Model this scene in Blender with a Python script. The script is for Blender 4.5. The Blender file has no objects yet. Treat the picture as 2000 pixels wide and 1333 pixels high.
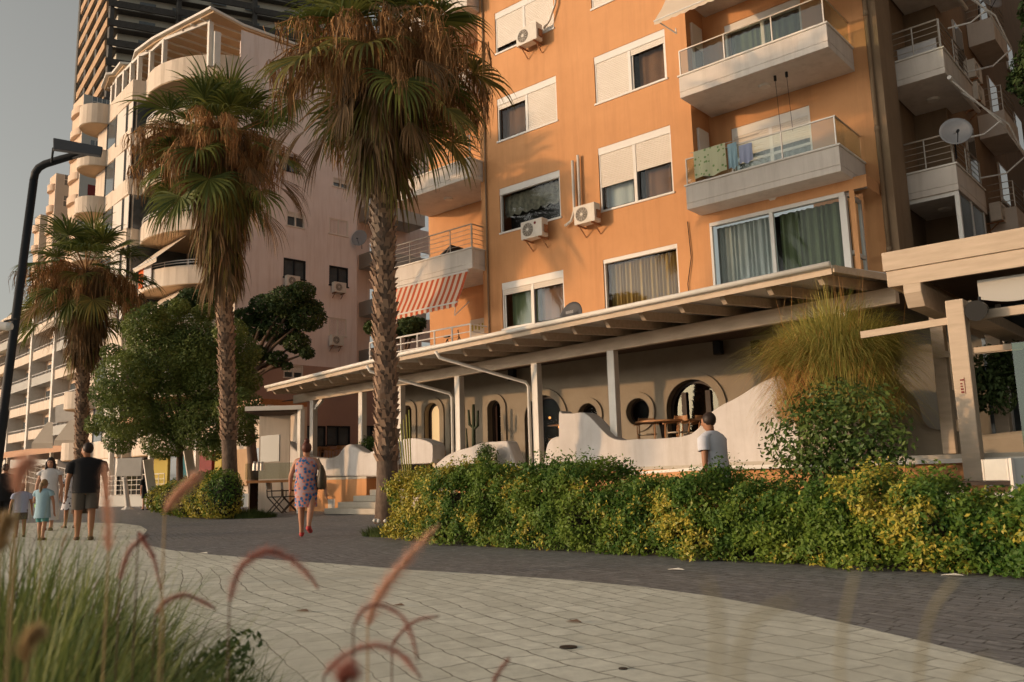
import bpy, bmesh, math, random
import numpy as np
from mathutils import Vector, Matrix
random.seed(7); RS = np.random.RandomState(7)
S = bpy.context.scene
COL = S.collection
R = math.radians
# ------------------------------------------------------------------ camera
CAMH = 0.95
PITCH, YAW, ROLL = R(9.0257), R(40.8285), R(-1.6041)
cpt, spt, cyw, syw = math.cos(PITCH), math.sin(PITCH), math.cos(YAW), math.sin(YAW)
FW = Vector((-syw*cpt, cyw*cpt, spt)); RT0 = Vector((cyw, syw, 0)); UP0 = RT0.cross(FW)
RT = RT0*math.cos(ROLL)+UP0*math.sin(ROLL); UP = UP0*math.cos(ROLL)-RT0*math.sin(ROLL)
CP = Vector((0, 0, CAMH)); FOC = 1669.74
cam_d = bpy.data.cameras.new('camera'); cam = bpy.data.objects.new('camera', cam_d); COL.objects.link(cam)
m = Matrix((RT, UP, -FW)).transposed().to_4x4(); m.translation = CP
cam.matrix_world = m
cam_d.sensor_width = 36; cam_d.lens = FOC/2000*36; cam_d.clip_end = 3000; cam_d.clip_start = 0.05
cam_d.dof.use_dof = True; cam_d.dof.focus_distance = 16; cam_d.dof.aperture_fstop = 3.6
S.camera = cam
# ------------------------------------------------------------------ light
SUN_AZ = 39.0      # degrees from -Y towards -X
SUN_EL = 8.0
w = bpy.data.worlds.new('World'); S.world = w; w.use_nodes = True
nt = w.node_tree; nt.nodes.clear()
sky = nt.nodes.new('ShaderNodeTexSky'); sky.sky_type = 'NISHITA'; sky.sun_disc = False
sd = Vector((-math.sin(R(SUN_AZ))*math.cos(R(SUN_EL)), -math.cos(R(SUN_AZ))*math.cos(R(SUN_EL)), math.sin(R(SUN_EL))))
sky.sun_elevation = R(SUN_EL); sky.sun_rotation = math.atan2(sd.x, sd.y)
sky.air_density = 1.0; sky.dust_density = 3.0; sky.ozone_density = 1.0
hsv = nt.nodes.new('ShaderNodeHueSaturation'); hsv.inputs['Saturation'].default_value = 0.18
bg = nt.nodes.new('ShaderNodeBackground'); bg.inputs[1].default_value = 0.15
wo = nt.nodes.new('ShaderNodeOutputWorld')
tint = nt.nodes.new('ShaderNodeMix'); tint.data_type = 'RGBA'; tint.blend_type = 'MULTIPLY'; tint.inputs[0].default_value = 1; tint.inputs[7].default_value = (1, .965, .88, 1)
nt.links.new(sky.outputs[0], hsv.inputs['Color']); nt.links.new(hsv.outputs[0], tint.inputs[6]); nt.links.new(tint.outputs[2], bg.inputs[0]); nt.links.new(bg.outputs[0], wo.inputs[0])
sl = bpy.data.lights.new('sun', 'SUN'); sl.energy = 2.0*.9; sl.angle = R(1.0); sl.color = (1, .60, .30)
so = bpy.data.objects.new('sun', sl); COL.objects.link(so); so.rotation_euler = sd.to_track_quat('Z', 'Y').to_euler()
so.location = (-60, -60, 40)
S.view_settings.view_transform = 'Standard'; S.view_settings.look = 'None'; S.view_settings.exposure = 0.40; S.view_settings.gamma = 1
S.cycles.max_bounces = 6; S.cycles.transparent_max_bounces = 12; S.cycles.diffuse_bounces = 4

# ------------------------------------------------------------------ pixel (2000 x 1333) -> world, at a real distance
def ray(x, y): return FW+RT*((x-1000)/FOC)-UP*((y-666.5)/FOC)
def atz(x, y, z): d = ray(x, y); return CP+d*((z-CAMH)/d.z)
def aty(x, y, Y): d = ray(x, y); return CP+d*(Y/d.y)
def atx(x, y, X): d = ray(x, y); return CP+d*(X/d.x)
def atd(x, y, D): return CP+ray(x, y)*D
def atpl(x, y, O, n): d = ray(x, y); return CP+d*((O-CP).dot(n)/d.dot(n))
def V(*a): return Vector(a)

# ------------------------------------------------------------------ materials
def mat(name, c1, c2=None, scale=4, rough=.8, bump=0, bscale=60, metal=0, spec=.3, detail=4, stretch=None, island=None, trans=0, emit=None, coord='Object', grime=None):
    M = bpy.data.materials.new(name); M.use_nodes = True; n = M.node_tree; b = n.nodes['Principled BSDF']; L = n.links.new
    b.inputs['Roughness'].default_value = rough; b.inputs['Metallic'].default_value = metal
    b.inputs['Specular IOR Level'].default_value = spec
    out = n.nodes['Material Output']
    tc = n.nodes.new('ShaderNodeTexCoord'); co = tc.outputs[coord]
    if stretch:
        mp = n.nodes.new('ShaderNodeMapping'); mp.inputs['Scale'].default_value = stretch; L(co, mp.inputs[0]); co = mp.outputs[0]
    csock = None
    if c2:
        mx = n.nodes.new('ShaderNodeMix'); mx.data_type = 'RGBA'
        mx.inputs[6].default_value = (*c1, 1); mx.inputs[7].default_value = (*c2, 1)
        if island:
            g = n.nodes.new('ShaderNodeNewGeometry'); f = g.outputs['Random Per Island']
            if island == 'mix':
                nz = n.nodes.new('ShaderNodeTexNoise'); nz.inputs['Scale'].default_value = scale; nz.inputs['Detail'].default_value = 2; L(co, nz.inputs['Vector'])
                a = n.nodes.new('ShaderNodeMath'); a.operation = 'MULTIPLY_ADD'; a.inputs[1].default_value = .45; L(f, a.inputs[0])
                r = n.nodes.new('ShaderNodeMapRange'); r.inputs[1].default_value = .42; r.inputs[2].default_value = .62; r.inputs[4].default_value = .6; L(nz.outputs[0], r.inputs[0])
                L(r.outputs[0], a.inputs[2]); f = a.outputs[0]
        else:
            nz = n.nodes.new('ShaderNodeTexNoise'); nz.inputs['Scale'].default_value = scale; nz.inputs['Detail'].default_value = detail; nz.inputs['Roughness'].default_value = .6
            L(co, nz.inputs['Vector'])
            r = n.nodes.new('ShaderNodeMapRange'); r.inputs[1].default_value = .3; r.inputs[2].default_value = .7; L(nz.outputs[0], r.inputs[0]); f = r.outputs[0]
        L(f, mx.inputs[0]); csock = mx.outputs[2]
        if grime:
            mp2 = n.nodes.new('ShaderNodeMapping'); mp2.inputs['Scale'].default_value = (2.2, 2.2, .18); L(tc.outputs[coord], mp2.inputs[0])
            n2 = n.nodes.new('ShaderNodeTexNoise'); n2.inputs['Scale'].default_value = 1.3; n2.inputs['Detail'].default_value = 6; n2.inputs['Roughness'].default_value = .7; L(mp2.outputs[0], n2.inputs['Vector'])
            r2 = n.nodes.new('ShaderNodeMapRange'); r2.inputs[1].default_value = .48; r2.inputs[2].default_value = .78; r2.inputs[4].default_value = .7; L(n2.outputs[0], r2.inputs[0])
            m2 = n.nodes.new('ShaderNodeMix'); m2.data_type = 'RGBA'; L(r2.outputs[0], m2.inputs[0]); L(csock, m2.inputs[6]); m2.inputs[7].default_value = (*grime, 1); csock = m2.outputs[2]
        L(csock, b.inputs['Base Color'])
    else:
        b.inputs['Base Color'].default_value = (*c1, 1)
    if bump:
        nb = n.nodes.new('ShaderNodeTexNoise'); nb.inputs['Scale'].default_value = bscale; nb.inputs['Detail'].default_value = 5; L(co, nb.inputs['Vector'])
        bp = n.nodes.new('ShaderNodeBump'); bp.inputs['Strength'].default_value = bump; bp.inputs['Distance'].default_value = .02; L(nb.outputs[0], bp.inputs['Height']); L(bp.outputs[0], b.inputs['Normal'])
    if trans:
        t = n.nodes.new('ShaderNodeBsdfTranslucent'); ms = n.nodes.new('ShaderNodeMixShader'); ms.inputs[0].default_value = trans
        if csock: L(csock, t.inputs[0])
        else: t.inputs[0].default_value = (*c1, 1)
        L(b.outputs[0], ms.inputs[1]); L(t.outputs[0], ms.inputs[2]); L(ms.outputs[0], out.inputs[0])
    if emit:
        b.inputs['Emission Color'].default_value = (*emit[0], 1); b.inputs['Emission Strength'].default_value = emit[1]
    return M
def glassmat(name, fac=.25, tint=(.8, .85, .85), rough=.02, grow=.5, gcol=(.9, .95, 1)):
    M = bpy.data.materials.new(name); M.use_nodes = True; n = M.node_tree; L = n.links.new; n.nodes.remove(n.nodes['Principled BSDF'])
    t = n.nodes.new('ShaderNodeBsdfTransparent'); t.inputs[0].default_value = (*tint, 1)
    g = n.nodes.new('ShaderNodeBsdfGlossy'); g.inputs['Roughness'].default_value = rough; g.inputs[0].default_value = (*gcol, 1)
    lw = n.nodes.new('ShaderNodeLayerWeight'); lw.inputs[0].default_value = .35
    r = n.nodes.new('ShaderNodeMapRange'); r.inputs[3].default_value = fac; r.inputs[4].default_value = min(1, fac+grow); L(lw.outputs['Facing'], r.inputs[0])
    ms = n.nodes.new('ShaderNodeMixShader'); L(r.outputs[0], ms.inputs[0]); L(t.outputs[0], ms.inputs[1]); L(g.outputs[0], ms.inputs[2]); L(ms.outputs[0], n.nodes['Material Output'].inputs[0])
    return M
M = {}
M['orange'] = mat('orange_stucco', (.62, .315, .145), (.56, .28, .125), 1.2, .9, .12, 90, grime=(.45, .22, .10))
M['orange_dim'] = mat('shade_brown_stucco', (.27, .185, .115), (.23, .16, .10), 1.5, .9, .12, 90, grime=(.18, .12, .075))  # brown stucco, darkened so the side wall's shade sits in the colour
M['white'] = mat('white_paint', (.74, .70, .64), (.66, .62, .56), 3, .6, .03, 40)
M['white_slab'] = mat('white_render', (.68, .62, .56), (.60, .54, .49), 2, .85, .1, 80, grime=(.42, .37, .32))
M['shutter'] = mat('roller_shutter', (.70, .64, .57), (.64, .58, .51), .8, .6)
M['frame'] = mat('window_frame_white', (.72, .70, .66), (.66, .63, .6), 2, .45)
M['dark'] = mat('dark_room', (.03, .027, .025), (.018, .016, .015), 2, .9)
M['dkmetal'] = mat('dark_metal', (.013, .015, .019), (.02, .022, .026), 6, .6, spec=.25)
M['steel'] = mat('brushed_rail', (.55, .5, .43), (.48, .43, .38), 8, .35, metal=.6)
M['glass'] = glassmat('window_glass', .012, grow=.035)
M['glass_rail'] = glassmat('balustrade_glass', .03, grow=.2, tint= (.80, .84, .80))
M['glass_dim'] = glassmat('arch_glass', .0006, (.8, .75, .65), grow=.0015)
M['mirror'] = glassmat('reflective_glass', .05, (.4, .38, .32), grow=.06, gcol=(.9, .78, .55))
M['curt_gold'] = mat('gold_curtain', (.42, .27, .09), (.30, .19, .06), 5, .9, stretch=(8, 1, .3))
M['curt_brown'] = mat('brown_blind', (.20, .09, .04), (.14, .065, .03), 3, .8)
M['curt_white'] = mat('pale_curtain', (.50, .52, .50), (.38, .42, .42), 5, .9, stretch=(10, 1, .3))
M['curt_green'] = mat('green_curtain', (.16, .19, .10), (.10, .13, .07), 5, .9, stretch=(10, 1, .3))
M['lace'] = mat('lace_curtain', (.30, .27, .20), (.12, .11, .09), 9, .9, detail=8)
M['acwhite'] = mat('ac_casing', (.68, .63, .56), (.6, .55, .48), 6, .5)
M['rust'] = mat('rusty_metal', (.22, .09, .04), (.40, .2, .1), 12, .8)
M['grille'] = mat('grille', (.10, .09, .08), (.2, .16, .12), 30, .6)
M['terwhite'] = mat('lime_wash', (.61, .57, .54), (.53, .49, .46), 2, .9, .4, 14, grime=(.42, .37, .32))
M['tershade'] = mat('shaded_lime_wash', (.31, .26, .195), (.26, .215, .16), 2, .9, .2, 14)  # darker copy of the white lime wash, shade put into its colour
M['cream'] = mat('cream_stucco', (.72, .61, .50), (.65, .55, .45), 1.2, .9, .1, 60, grime=(.42, .34, .25))
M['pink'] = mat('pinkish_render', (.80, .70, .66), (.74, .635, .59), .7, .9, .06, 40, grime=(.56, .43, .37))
M['greywall'] = mat('grey_render', (.46, .45, .42), (.42, .41, .38), .5, .9, .05, 20)
M['peach'] = mat('peach_render', (.74, .56, .42), (.68, .51, .38), .4, .9, .05, 20, grime=(.5, .34, .23))
M['winfar'] = mat('far_window', (.06, .075, .085), (.10, .12, .13), 2, .12, spec=.8)
M['redshut'] = mat('red_shutter', (.20, .028, .022), (.15, .02, .02), 4, .7)
M['char'] = mat('charcoal_cladding', (.075, .072, .068), (.10, .095, .09), 2, .75)
M['beigepanel'] = mat('ochre_panel', (.52, .34, .20), (.42, .27, .16), 1, .85)
M['ltwall'] = mat('pale_wall', (.66, .62, .52), (.56, .53, .45), 1, .9)
M['wood'] = mat('bent_wood', (.50, .24, .10), (.34, .16, .065), 8, .5, stretch=(1, 1, 6))
M['wood_dark'] = mat('dark_wood', (.035, .022, .016), (.05, .032, .022), 6, .6)
M['rope'] = mat('woven_seat', (.55, .45, .33), (.4, .32, .23), 40, .9)
M['canvas'] = mat('white_canvas', (.62, .62, .58), (.56, .56, .53), 6, .9)
M['ceil'] = mat('timber_ceiling', (.10, .06, .04), (.07, .045, .03), 2, .8, stretch=(1, 12, 1))
M['fascia'] = mat('pale_timber', (.54, .43, .325), (.43, .34, .25), 3, .75, .08, 30, stretch=(.6, 4, 4))
M['soil'] = mat('soil', (.05, .035, .02), (.08, .055, .03), 8, 1, .3, 20)
M['bark'] = mat('tree_bark', (.10, .065, .045), (.16, .11, .08), 7, .95, .6, 12, stretch=(1, 1, .25))
M['palmbark'] = mat('palm_trunk_bark', (.085, .06, .045), (.19, .135, .10), 9, .95, .5, 25, stretch=(1, 1, .5))
M['boot'] = mat('palm_boot', (.46, .31, .21), (.14, .09, .065), 10, .9, island=True, bump=.2)
M['frond'] = mat('palm_frond', (.18, .20, .045), (.05, .08, .02), 2, .55, island=True, trans=.3)
M['frond_y'] = mat('palm_frond_olive', (.28, .23, .06), (.11, .12, .035), 2, .6, island=True, trans=.3)
M['dead'] = mat('dead_frond', (.33, .20, .10), (.12, .08, .045), 2, .85, island=True, trans=.2)
M['deadstalk'] = mat('dead_flower_stalk', (.46, .25, .10), (.22, .12, .055), 2, .9, island=True)
M['leaf'] = mat('broad_leaf', (.21, .25, .06), (.085, .13, .035), .9, .5, island='mix', trans=.3)
M['pine'] = mat('pine_needles', (.035, .065, .02), (.08, .12, .035), 1.2, .7, island='mix', trans=.15)
M['hedge'] = mat('hedge_leaf', (.035, .10, .014), (.16, .23, .03), 1.5, .55, island='mix', trans=.25, spec=.25)
M['hedge_y'] = mat('variegated_leaf', (.54, .42, .06), (.20, .24, .035), 2, .45, island=True, trans=.25)
M['shrub'] = mat('shrub_leaf', (.055, .11, .025), (.13, .18, .04), 2, .45, island='mix', trans=.22)
M['grassblade'] = mat('grass_blade', (.28, .31, .09), (.07, .125, .035), 2, .6, island=True, trans=.3)
M['grassdark'] = mat('purple_blade', (.07, .03, .028), (.13, .07, .04), 2, .6, island=True, trans=.2)
M['goldgrass'] = mat('golden_grass', (.56, .44, .12), (.17, .22, .045), 2, .7, island=True, trans=.25)
M['rustgrass'] = mat('rusty_grass', (.62, .30, .09), (.38, .22, .08), 2, .8, island=True, trans=.25)
M['lowgrass'] = mat('ground_grass', (.05, .09, .022), (.10, .13, .035), 2, .7, island=True, trans=.2)
M['cactus'] = mat('cactus_skin', (.045, .06, .03), (.03, .04, .02), 8, .7)
M['terra'] = mat('terracotta', (.36, .13, .07), (.28, .10, .05), 6, .8)
M['potwhite'] = mat('white_pot', (.6, .58, .54), (.5, .48, .45), 5, .7, .1)
M['black'] = mat('black_plastic', (.012, .012, .012), None, rough=.5)
M['hair_dark'] = mat('dark_hair', (.02, .013, .01), (.035, .02, .014), 20, .5, stretch=(8, 8, 1))
M['hair_red'] = mat('auburn_hair', (.12, .035, .02), (.07, .02, .014), 20, .5, stretch=(8, 8, 1))
M['hair_blond'] = mat('fair_hair', (.30, .19, .09), (.2, .12, .06), 20, .5, stretch=(8, 8, 1))
M['skin'] = mat('skin', (.48, .25, .16), (.44, .22, .14), 5, .5)
M['skin_tan'] = mat('tanned_skin', (.36, .17, .09), (.32, .15, .08), 5, .5)
M['cl_black'] = mat('black_cotton', (.012, .012, .014), None, rough=.9)
M['cl_short'] = mat('grey_shorts', (.10, .085, .07), None, rough=.9)
M['cl_white'] = mat('white_cotton', (.62, .60, .60), (.55, .54, .55), 6, .9)
M['cl_tee'] = mat('white_tee', (.60, .61, .66), (.54, .55, .6), 5, .9)
M['cl_blue'] = mat('pale_blue_cotton', (.32, .48, .55), (.28, .42, .5), 5, .9)
M['cl_teal'] = mat('teal_shorts', (.10, .28, .28), None, rough=.9)
M['cl_lilac'] = mat('lilac_cotton', (.36, .40, .56), None, rough=.9)
M['shoe'] = mat('brown_shoe', (.12, .07, .045), None, rough=.7)
M['shoe_red'] = mat('red_sandal', (.5, .06, .06), None, rough=.6)
M['bag'] = mat('dark_bag', (.045, .035, .028), (.09, .07, .04), 7, .5)
M['ball'] = mat('green_ball', (.25, .5, .03), None, rough=.4)
M['awn_cream'] = mat('cream_awning', (.70, .60, .48), (.64, .54, .43), 1, .85, trans=.15)
M['dish'] = mat('dish_grey', (.27, .27, .28), (.22, .22, .23), 3, .5)
M['dishdk'] = mat('dish_dark', (.055, .055, .06), None, rough=.6)
M['stone_step'] = mat('stone_step', (.50, .44, .36), (.42, .37, .30), 4, .7, .1)
M['yellow'] = mat('yellow_panel', (.40, .30, .05), None, rough=.7)
M['plume_pink'] = mat('pink_plume', (.82, .58, .45), (.66, .38, .28), 2, .9, island=True, trans=.35)
M['plume_red'] = mat('red_plume', (.58, .28, .22), (.40, .15, .12), 2, .9, island=True, trans=.3)
M['plume_straw'] = mat('straw_plume', (.55, .42, .24), (.40, .30, .16), 2, .9, island=True, trans=.35)
M['plume_green'] = mat('green_plume', (.30, .31, .12), (.38, .30, .12), 2, .9, island=True, trans=.35)
M['flower'] = mat('white_flower', (.7, .68, .62), None, rough=.8)

def stripes_mat():
    Mx = bpy.data.materials.new('striped_awning'); Mx.use_nodes = True; n = Mx.node_tree; L = n.links.new; b = n.nodes['Principled BSDF']; b.inputs['Roughness'].default_value = .85
    tc = n.nodes.new('ShaderNodeTexCoord'); sx = n.nodes.new('ShaderNodeSeparateXYZ'); L(tc.outputs['Object'], sx.inputs[0])
    a = n.nodes.new('ShaderNodeMath'); a.operation = 'MULTIPLY'; a.inputs[1].default_value = 1/.26; L(sx.outputs[0], a.inputs[0])
    f = n.nodes.new('ShaderNodeMath'); f.operation = 'FRACT'; L(a.outputs[0], f.inputs[0])
    g = n.nodes.new('ShaderNodeMath'); g.operation = 'GREATER_THAN'; g.inputs[1].default_value = .52; L(f.outputs[0], g.inputs[0])
    mx = n.nodes.new('ShaderNodeMix'); mx.data_type = 'RGBA'; mx.inputs[6].default_value = (.70, .55, .42, 1); mx.inputs[7].default_value = (.50, .085, .025, 1); L(g.outputs[0], mx.inputs[0]); L(mx.outputs[2], b.inputs['Base Color'])
    t = n.nodes.new('ShaderNodeBsdfTranslucent'); L(mx.outputs[2], t.inputs[0]); ms = n.nodes.new('ShaderNodeMixShader'); ms.inputs[0].default_value = .15
    L(b.outputs[0], ms.inputs[1]); L(t.outputs[0], ms.inputs[2]); L(ms.outputs[0], n.nodes['Material Output'].inputs[0])
    return Mx
M['stripes'] = stripes_mat()
def dress_mat():
    Mx = bpy.data.materials.new('floral_print'); Mx.use_nodes = True; n = Mx.node_tree; L = n.links.new; b = n.nodes['Principled BSDF']; b.inputs['Roughness'].default_value = .85
    tc = n.nodes.new('ShaderNodeTexCoord'); v = n.nodes.new('ShaderNodeTexVoronoi'); v.inputs['Scale'].default_value = 15; L(tc.outputs['Object'], v.inputs['Vector'])
    r = n.nodes.new('ShaderNodeValToRGB'); e = r.color_ramp; e.interpolation = 'CONSTANT'
    e.elements[0].position = 0; e.elements[0].color = (.02, .10, .30, 1); e.elements[1].position = .40; e.elements[1].color = (.50, .12, .14, 1)
    k = e.elements.new(.30); k.color = (.03, .22, .36, 1); k = e.elements.new(.5); k.color = (.55, .24, .16, 1); k = e.elements.new(.62); k.color = (.42, .30, .34, 1)
    L(v.outputs['Distance'], r.inputs[0]); L(r.outputs[0], b.inputs['Base Color'])
    return Mx
M['floral'] = dress_mat()
def cloth_print(name, base, spot, sc, th):
    Mx = bpy.data.materials.new(name); Mx.use_nodes = True; n = Mx.node_tree; L = n.links.new; b = n.nodes['Principled BSDF']; b.inputs['Roughness'].default_value = .9
    tc = n.nodes.new('ShaderNodeTexCoord'); v = n.nodes.new('ShaderNodeTexVoronoi'); v.inputs['Scale'].default_value = sc; L(tc.outputs['Object'], v.inputs['Vector'])
    g = n.nodes.new('ShaderNodeMath'); g.operation = 'LESS_THAN'; g.inputs[1].default_value = th; L(v.outputs['Distance'], g.inputs[0])
    mx = n.nodes.new('ShaderNodeMix'); mx.data_type = 'RGBA'; mx.inputs[6].default_value = (*base, 1); mx.inputs[7].default_value = (*spot, 1); L(g.outputs[0], mx.inputs[0]); L(mx.outputs[2], b.inputs['Base Color'])
    return Mx
M['laundry'] = cloth_print('leaf_print_towel', (.55, .55, .36), (.20, .32, .12), 9, .28)
M['cl_print'] = cloth_print('white_black_print', (.60, .58, .60), (.05, .03, .05), 14, .3)

def pavers(name, c1, c2, mortar, bw, bh, ms, warp, rot, rough, bumpd, spots=None, dirt=None):
    Mx = bpy.data.materials.new(name); Mx.use_nodes = True; n = Mx.node_tree; L = n.links.new; b = n.nodes['Principled BSDF']; b.inputs['Roughness'].default_value = rough; b.inputs['Specular IOR Level'].default_value = .35
    g = n.nodes.new('ShaderNodeNewGeometry')
    mp = n.nodes.new('ShaderNodeMapping'); mp.inputs['Rotation'].default_value = (0, 0, R(rot)); L(g.outputs['Position'], mp.inputs[0])
    # bend of the courses and chipped, wavy joints
    n1 = n.nodes.new('ShaderNodeTexNoise'); n1.inputs['Scale'].default_value = .35; n1.inputs['Detail'].default_value = 1; L(mp.outputs[0], n1.inputs['Vector'])
    n2 = n.nodes.new('ShaderNodeTexNoise'); n2.inputs['Scale'].default_value = 4.5; n2.inputs['Detail'].default_value = 3; L(mp.outputs[0], n2.inputs['Vector'])
    def sub(nd, k):
        s = n.nodes.new('ShaderNodeVectorMath'); s.operation = 'SUBTRACT'; s.inputs[1].default_value = (.5, .5, .5); L(nd.outputs['Color'], s.inputs[0])
        q = n.nodes.new('ShaderNodeVectorMath'); q.operation = 'SCALE'; q.inputs['Scale'].default_value = k; L(s.outputs[0], q.inputs[0]); return q
    a1 = n.nodes.new('ShaderNodeVectorMath'); L(mp.outputs[0], a1.inputs[0]); L(sub(n1, .8).outputs[0], a1.inputs[1])
    a2 = n.nodes.new('ShaderNodeVectorMath'); L(a1.outputs[0], a2.inputs[0]); L(sub(n2, warp).outputs[0], a2.inputs[1])
    br = n.nodes.new('ShaderNodeTexBrick'); br.offset = .37; br.squash = .8; br.squash_frequency = 3
    br.inputs['Scale'].default_value = 1; br.inputs['Brick Width'].default_value = bw; br.inputs['Row Height'].default_value = bh
    br.inputs['Mortar Size'].default_value = ms; br.inputs['Mortar Smooth'].default_value = .4; br.inputs['Bias'].default_value = 0
    br.inputs['Color1'].default_value = (*c1, 1); br.inputs['Color2'].default_value = (*c2, 1); br.inputs['Mortar'].default_value = (*mortar, 1)
    L(a2.outputs[0], br.inputs['Vector'])
    n3 = n.nodes.new('ShaderNodeTexNoise'); n3.inputs['Scale'].default_value = 7; n3.inputs['Detail'].default_value = 8; n3.inputs['Roughness'].default_value = .7; L(mp.outputs[0], n3.inputs['Vector'])
    rr = n.nodes.new('ShaderNodeMapRange'); rr.inputs[1].default_value = .3; rr.inputs[2].default_value = .75; rr.inputs[3].default_value = .72; rr.inputs[4].default_value = 1.18; L(n3.outputs[0], rr.inputs[0])
    mu = n.nodes.new('ShaderNodeMix'); mu.data_type = 'RGBA'; mu.blend_type = 'MULTIPLY'; mu.inputs[0].default_value = 1; L(br.outputs['Color'], mu.inputs[6]); L(rr.outputs[0], mu.inputs[7])
    cs = mu.outputs[2]
    n4 = n.nodes.new('ShaderNodeTexNoise'); n4.inputs['Scale'].default_value = .6; n4.inputs['Detail'].default_value = 5; L(g.outputs['Position'], n4.inputs['Vector'])
    r4 = n.nodes.new('ShaderNodeMapRange'); r4.inputs[1].default_value = .4; r4.inputs[2].default_value = .7; r4.inputs[4].default_value = .7; L(n4.outputs[0], r4.inputs[0])
    m4 = n.nodes.new('ShaderNodeMix'); m4.data_type = 'RGBA'; L(r4.outputs[0], m4.inputs[0]); L(cs, m4.inputs[6]); m4.inputs[7].default_value = (*(dirt or [c*.6 for c in c1]), 1); cs = m4.outputs[2]
    if spots:
        # pale scratches worn into the dark pavers
        mp3 = n.nodes.new('ShaderNodeMapping'); mp3.inputs['Scale'].default_value = (3, 14, 1); L(mp.outputs[0], mp3.inputs[0])
        n5 = n.nodes.new('ShaderNodeTexNoise'); n5.inputs['Scale'].default_value = 1.6; n5.inputs['Detail'].default_value = 9; n5.inputs['Roughness'].default_value = .78; n5.inputs['Distortion'].default_value = .8; L(mp3.outputs[0], n5.inputs['Vector'])
        r5 = n.nodes.new('ShaderNodeMapRange'); r5.inputs[1].default_value = .52; r5.inputs[2].default_value = .68; r5.inputs[4].default_value = .75; L(n5.outputs[0], r5.inputs[0])
        m5 = n.nodes.new('ShaderNodeMix'); m5.data_type = 'RGBA'; L(r5.outputs[0], m5.inputs[0]); L(cs, m5.inputs[6]); m5.inputs[7].default_value = (*spots, 1); cs = m5.outputs[2]
    L(cs, b.inputs['Base Color'])
    bp = n.nodes.new('ShaderNodeBump'); bp.inputs['Distance'].default_value = bumpd; bp.inputs['Strength'].default_value = .6
    inv = n.nodes.new('ShaderNodeMath'); inv.operation = 'SUBTRACT'; inv.inputs[0].default_value = 1; L(br.outputs['Fac'], inv.inputs[1])
    ad = n.nodes.new('ShaderNodeMath'); ad.operation = 'MULTIPLY_ADD'; ad.inputs[1].default_value = .5; L(n3.outputs[0], ad.inputs[0]); L(inv.outputs[0], ad.inputs[2])
    L(ad.outputs[0], bp.inputs['Height']); L(bp.outputs[0], b.inputs['Normal'])
    return Mx
M['pave_light'] = pavers('light_pavers', (.76, .76, .66), (.62, .62, .53), (.13, .12, .09), .34, .175, .0055, .07, 20, .75, .012, dirt=(.50, .49, .41))
M['pave_dark'] = pavers('dark_pavers', (.23, .23, .24), (.155, .155, .162), (.03, .03, .032), .24, .115, .007, .05, 14, .6, .01, spots=(.46, .45, .43), dirt=(.17, .165, .165))

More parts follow.
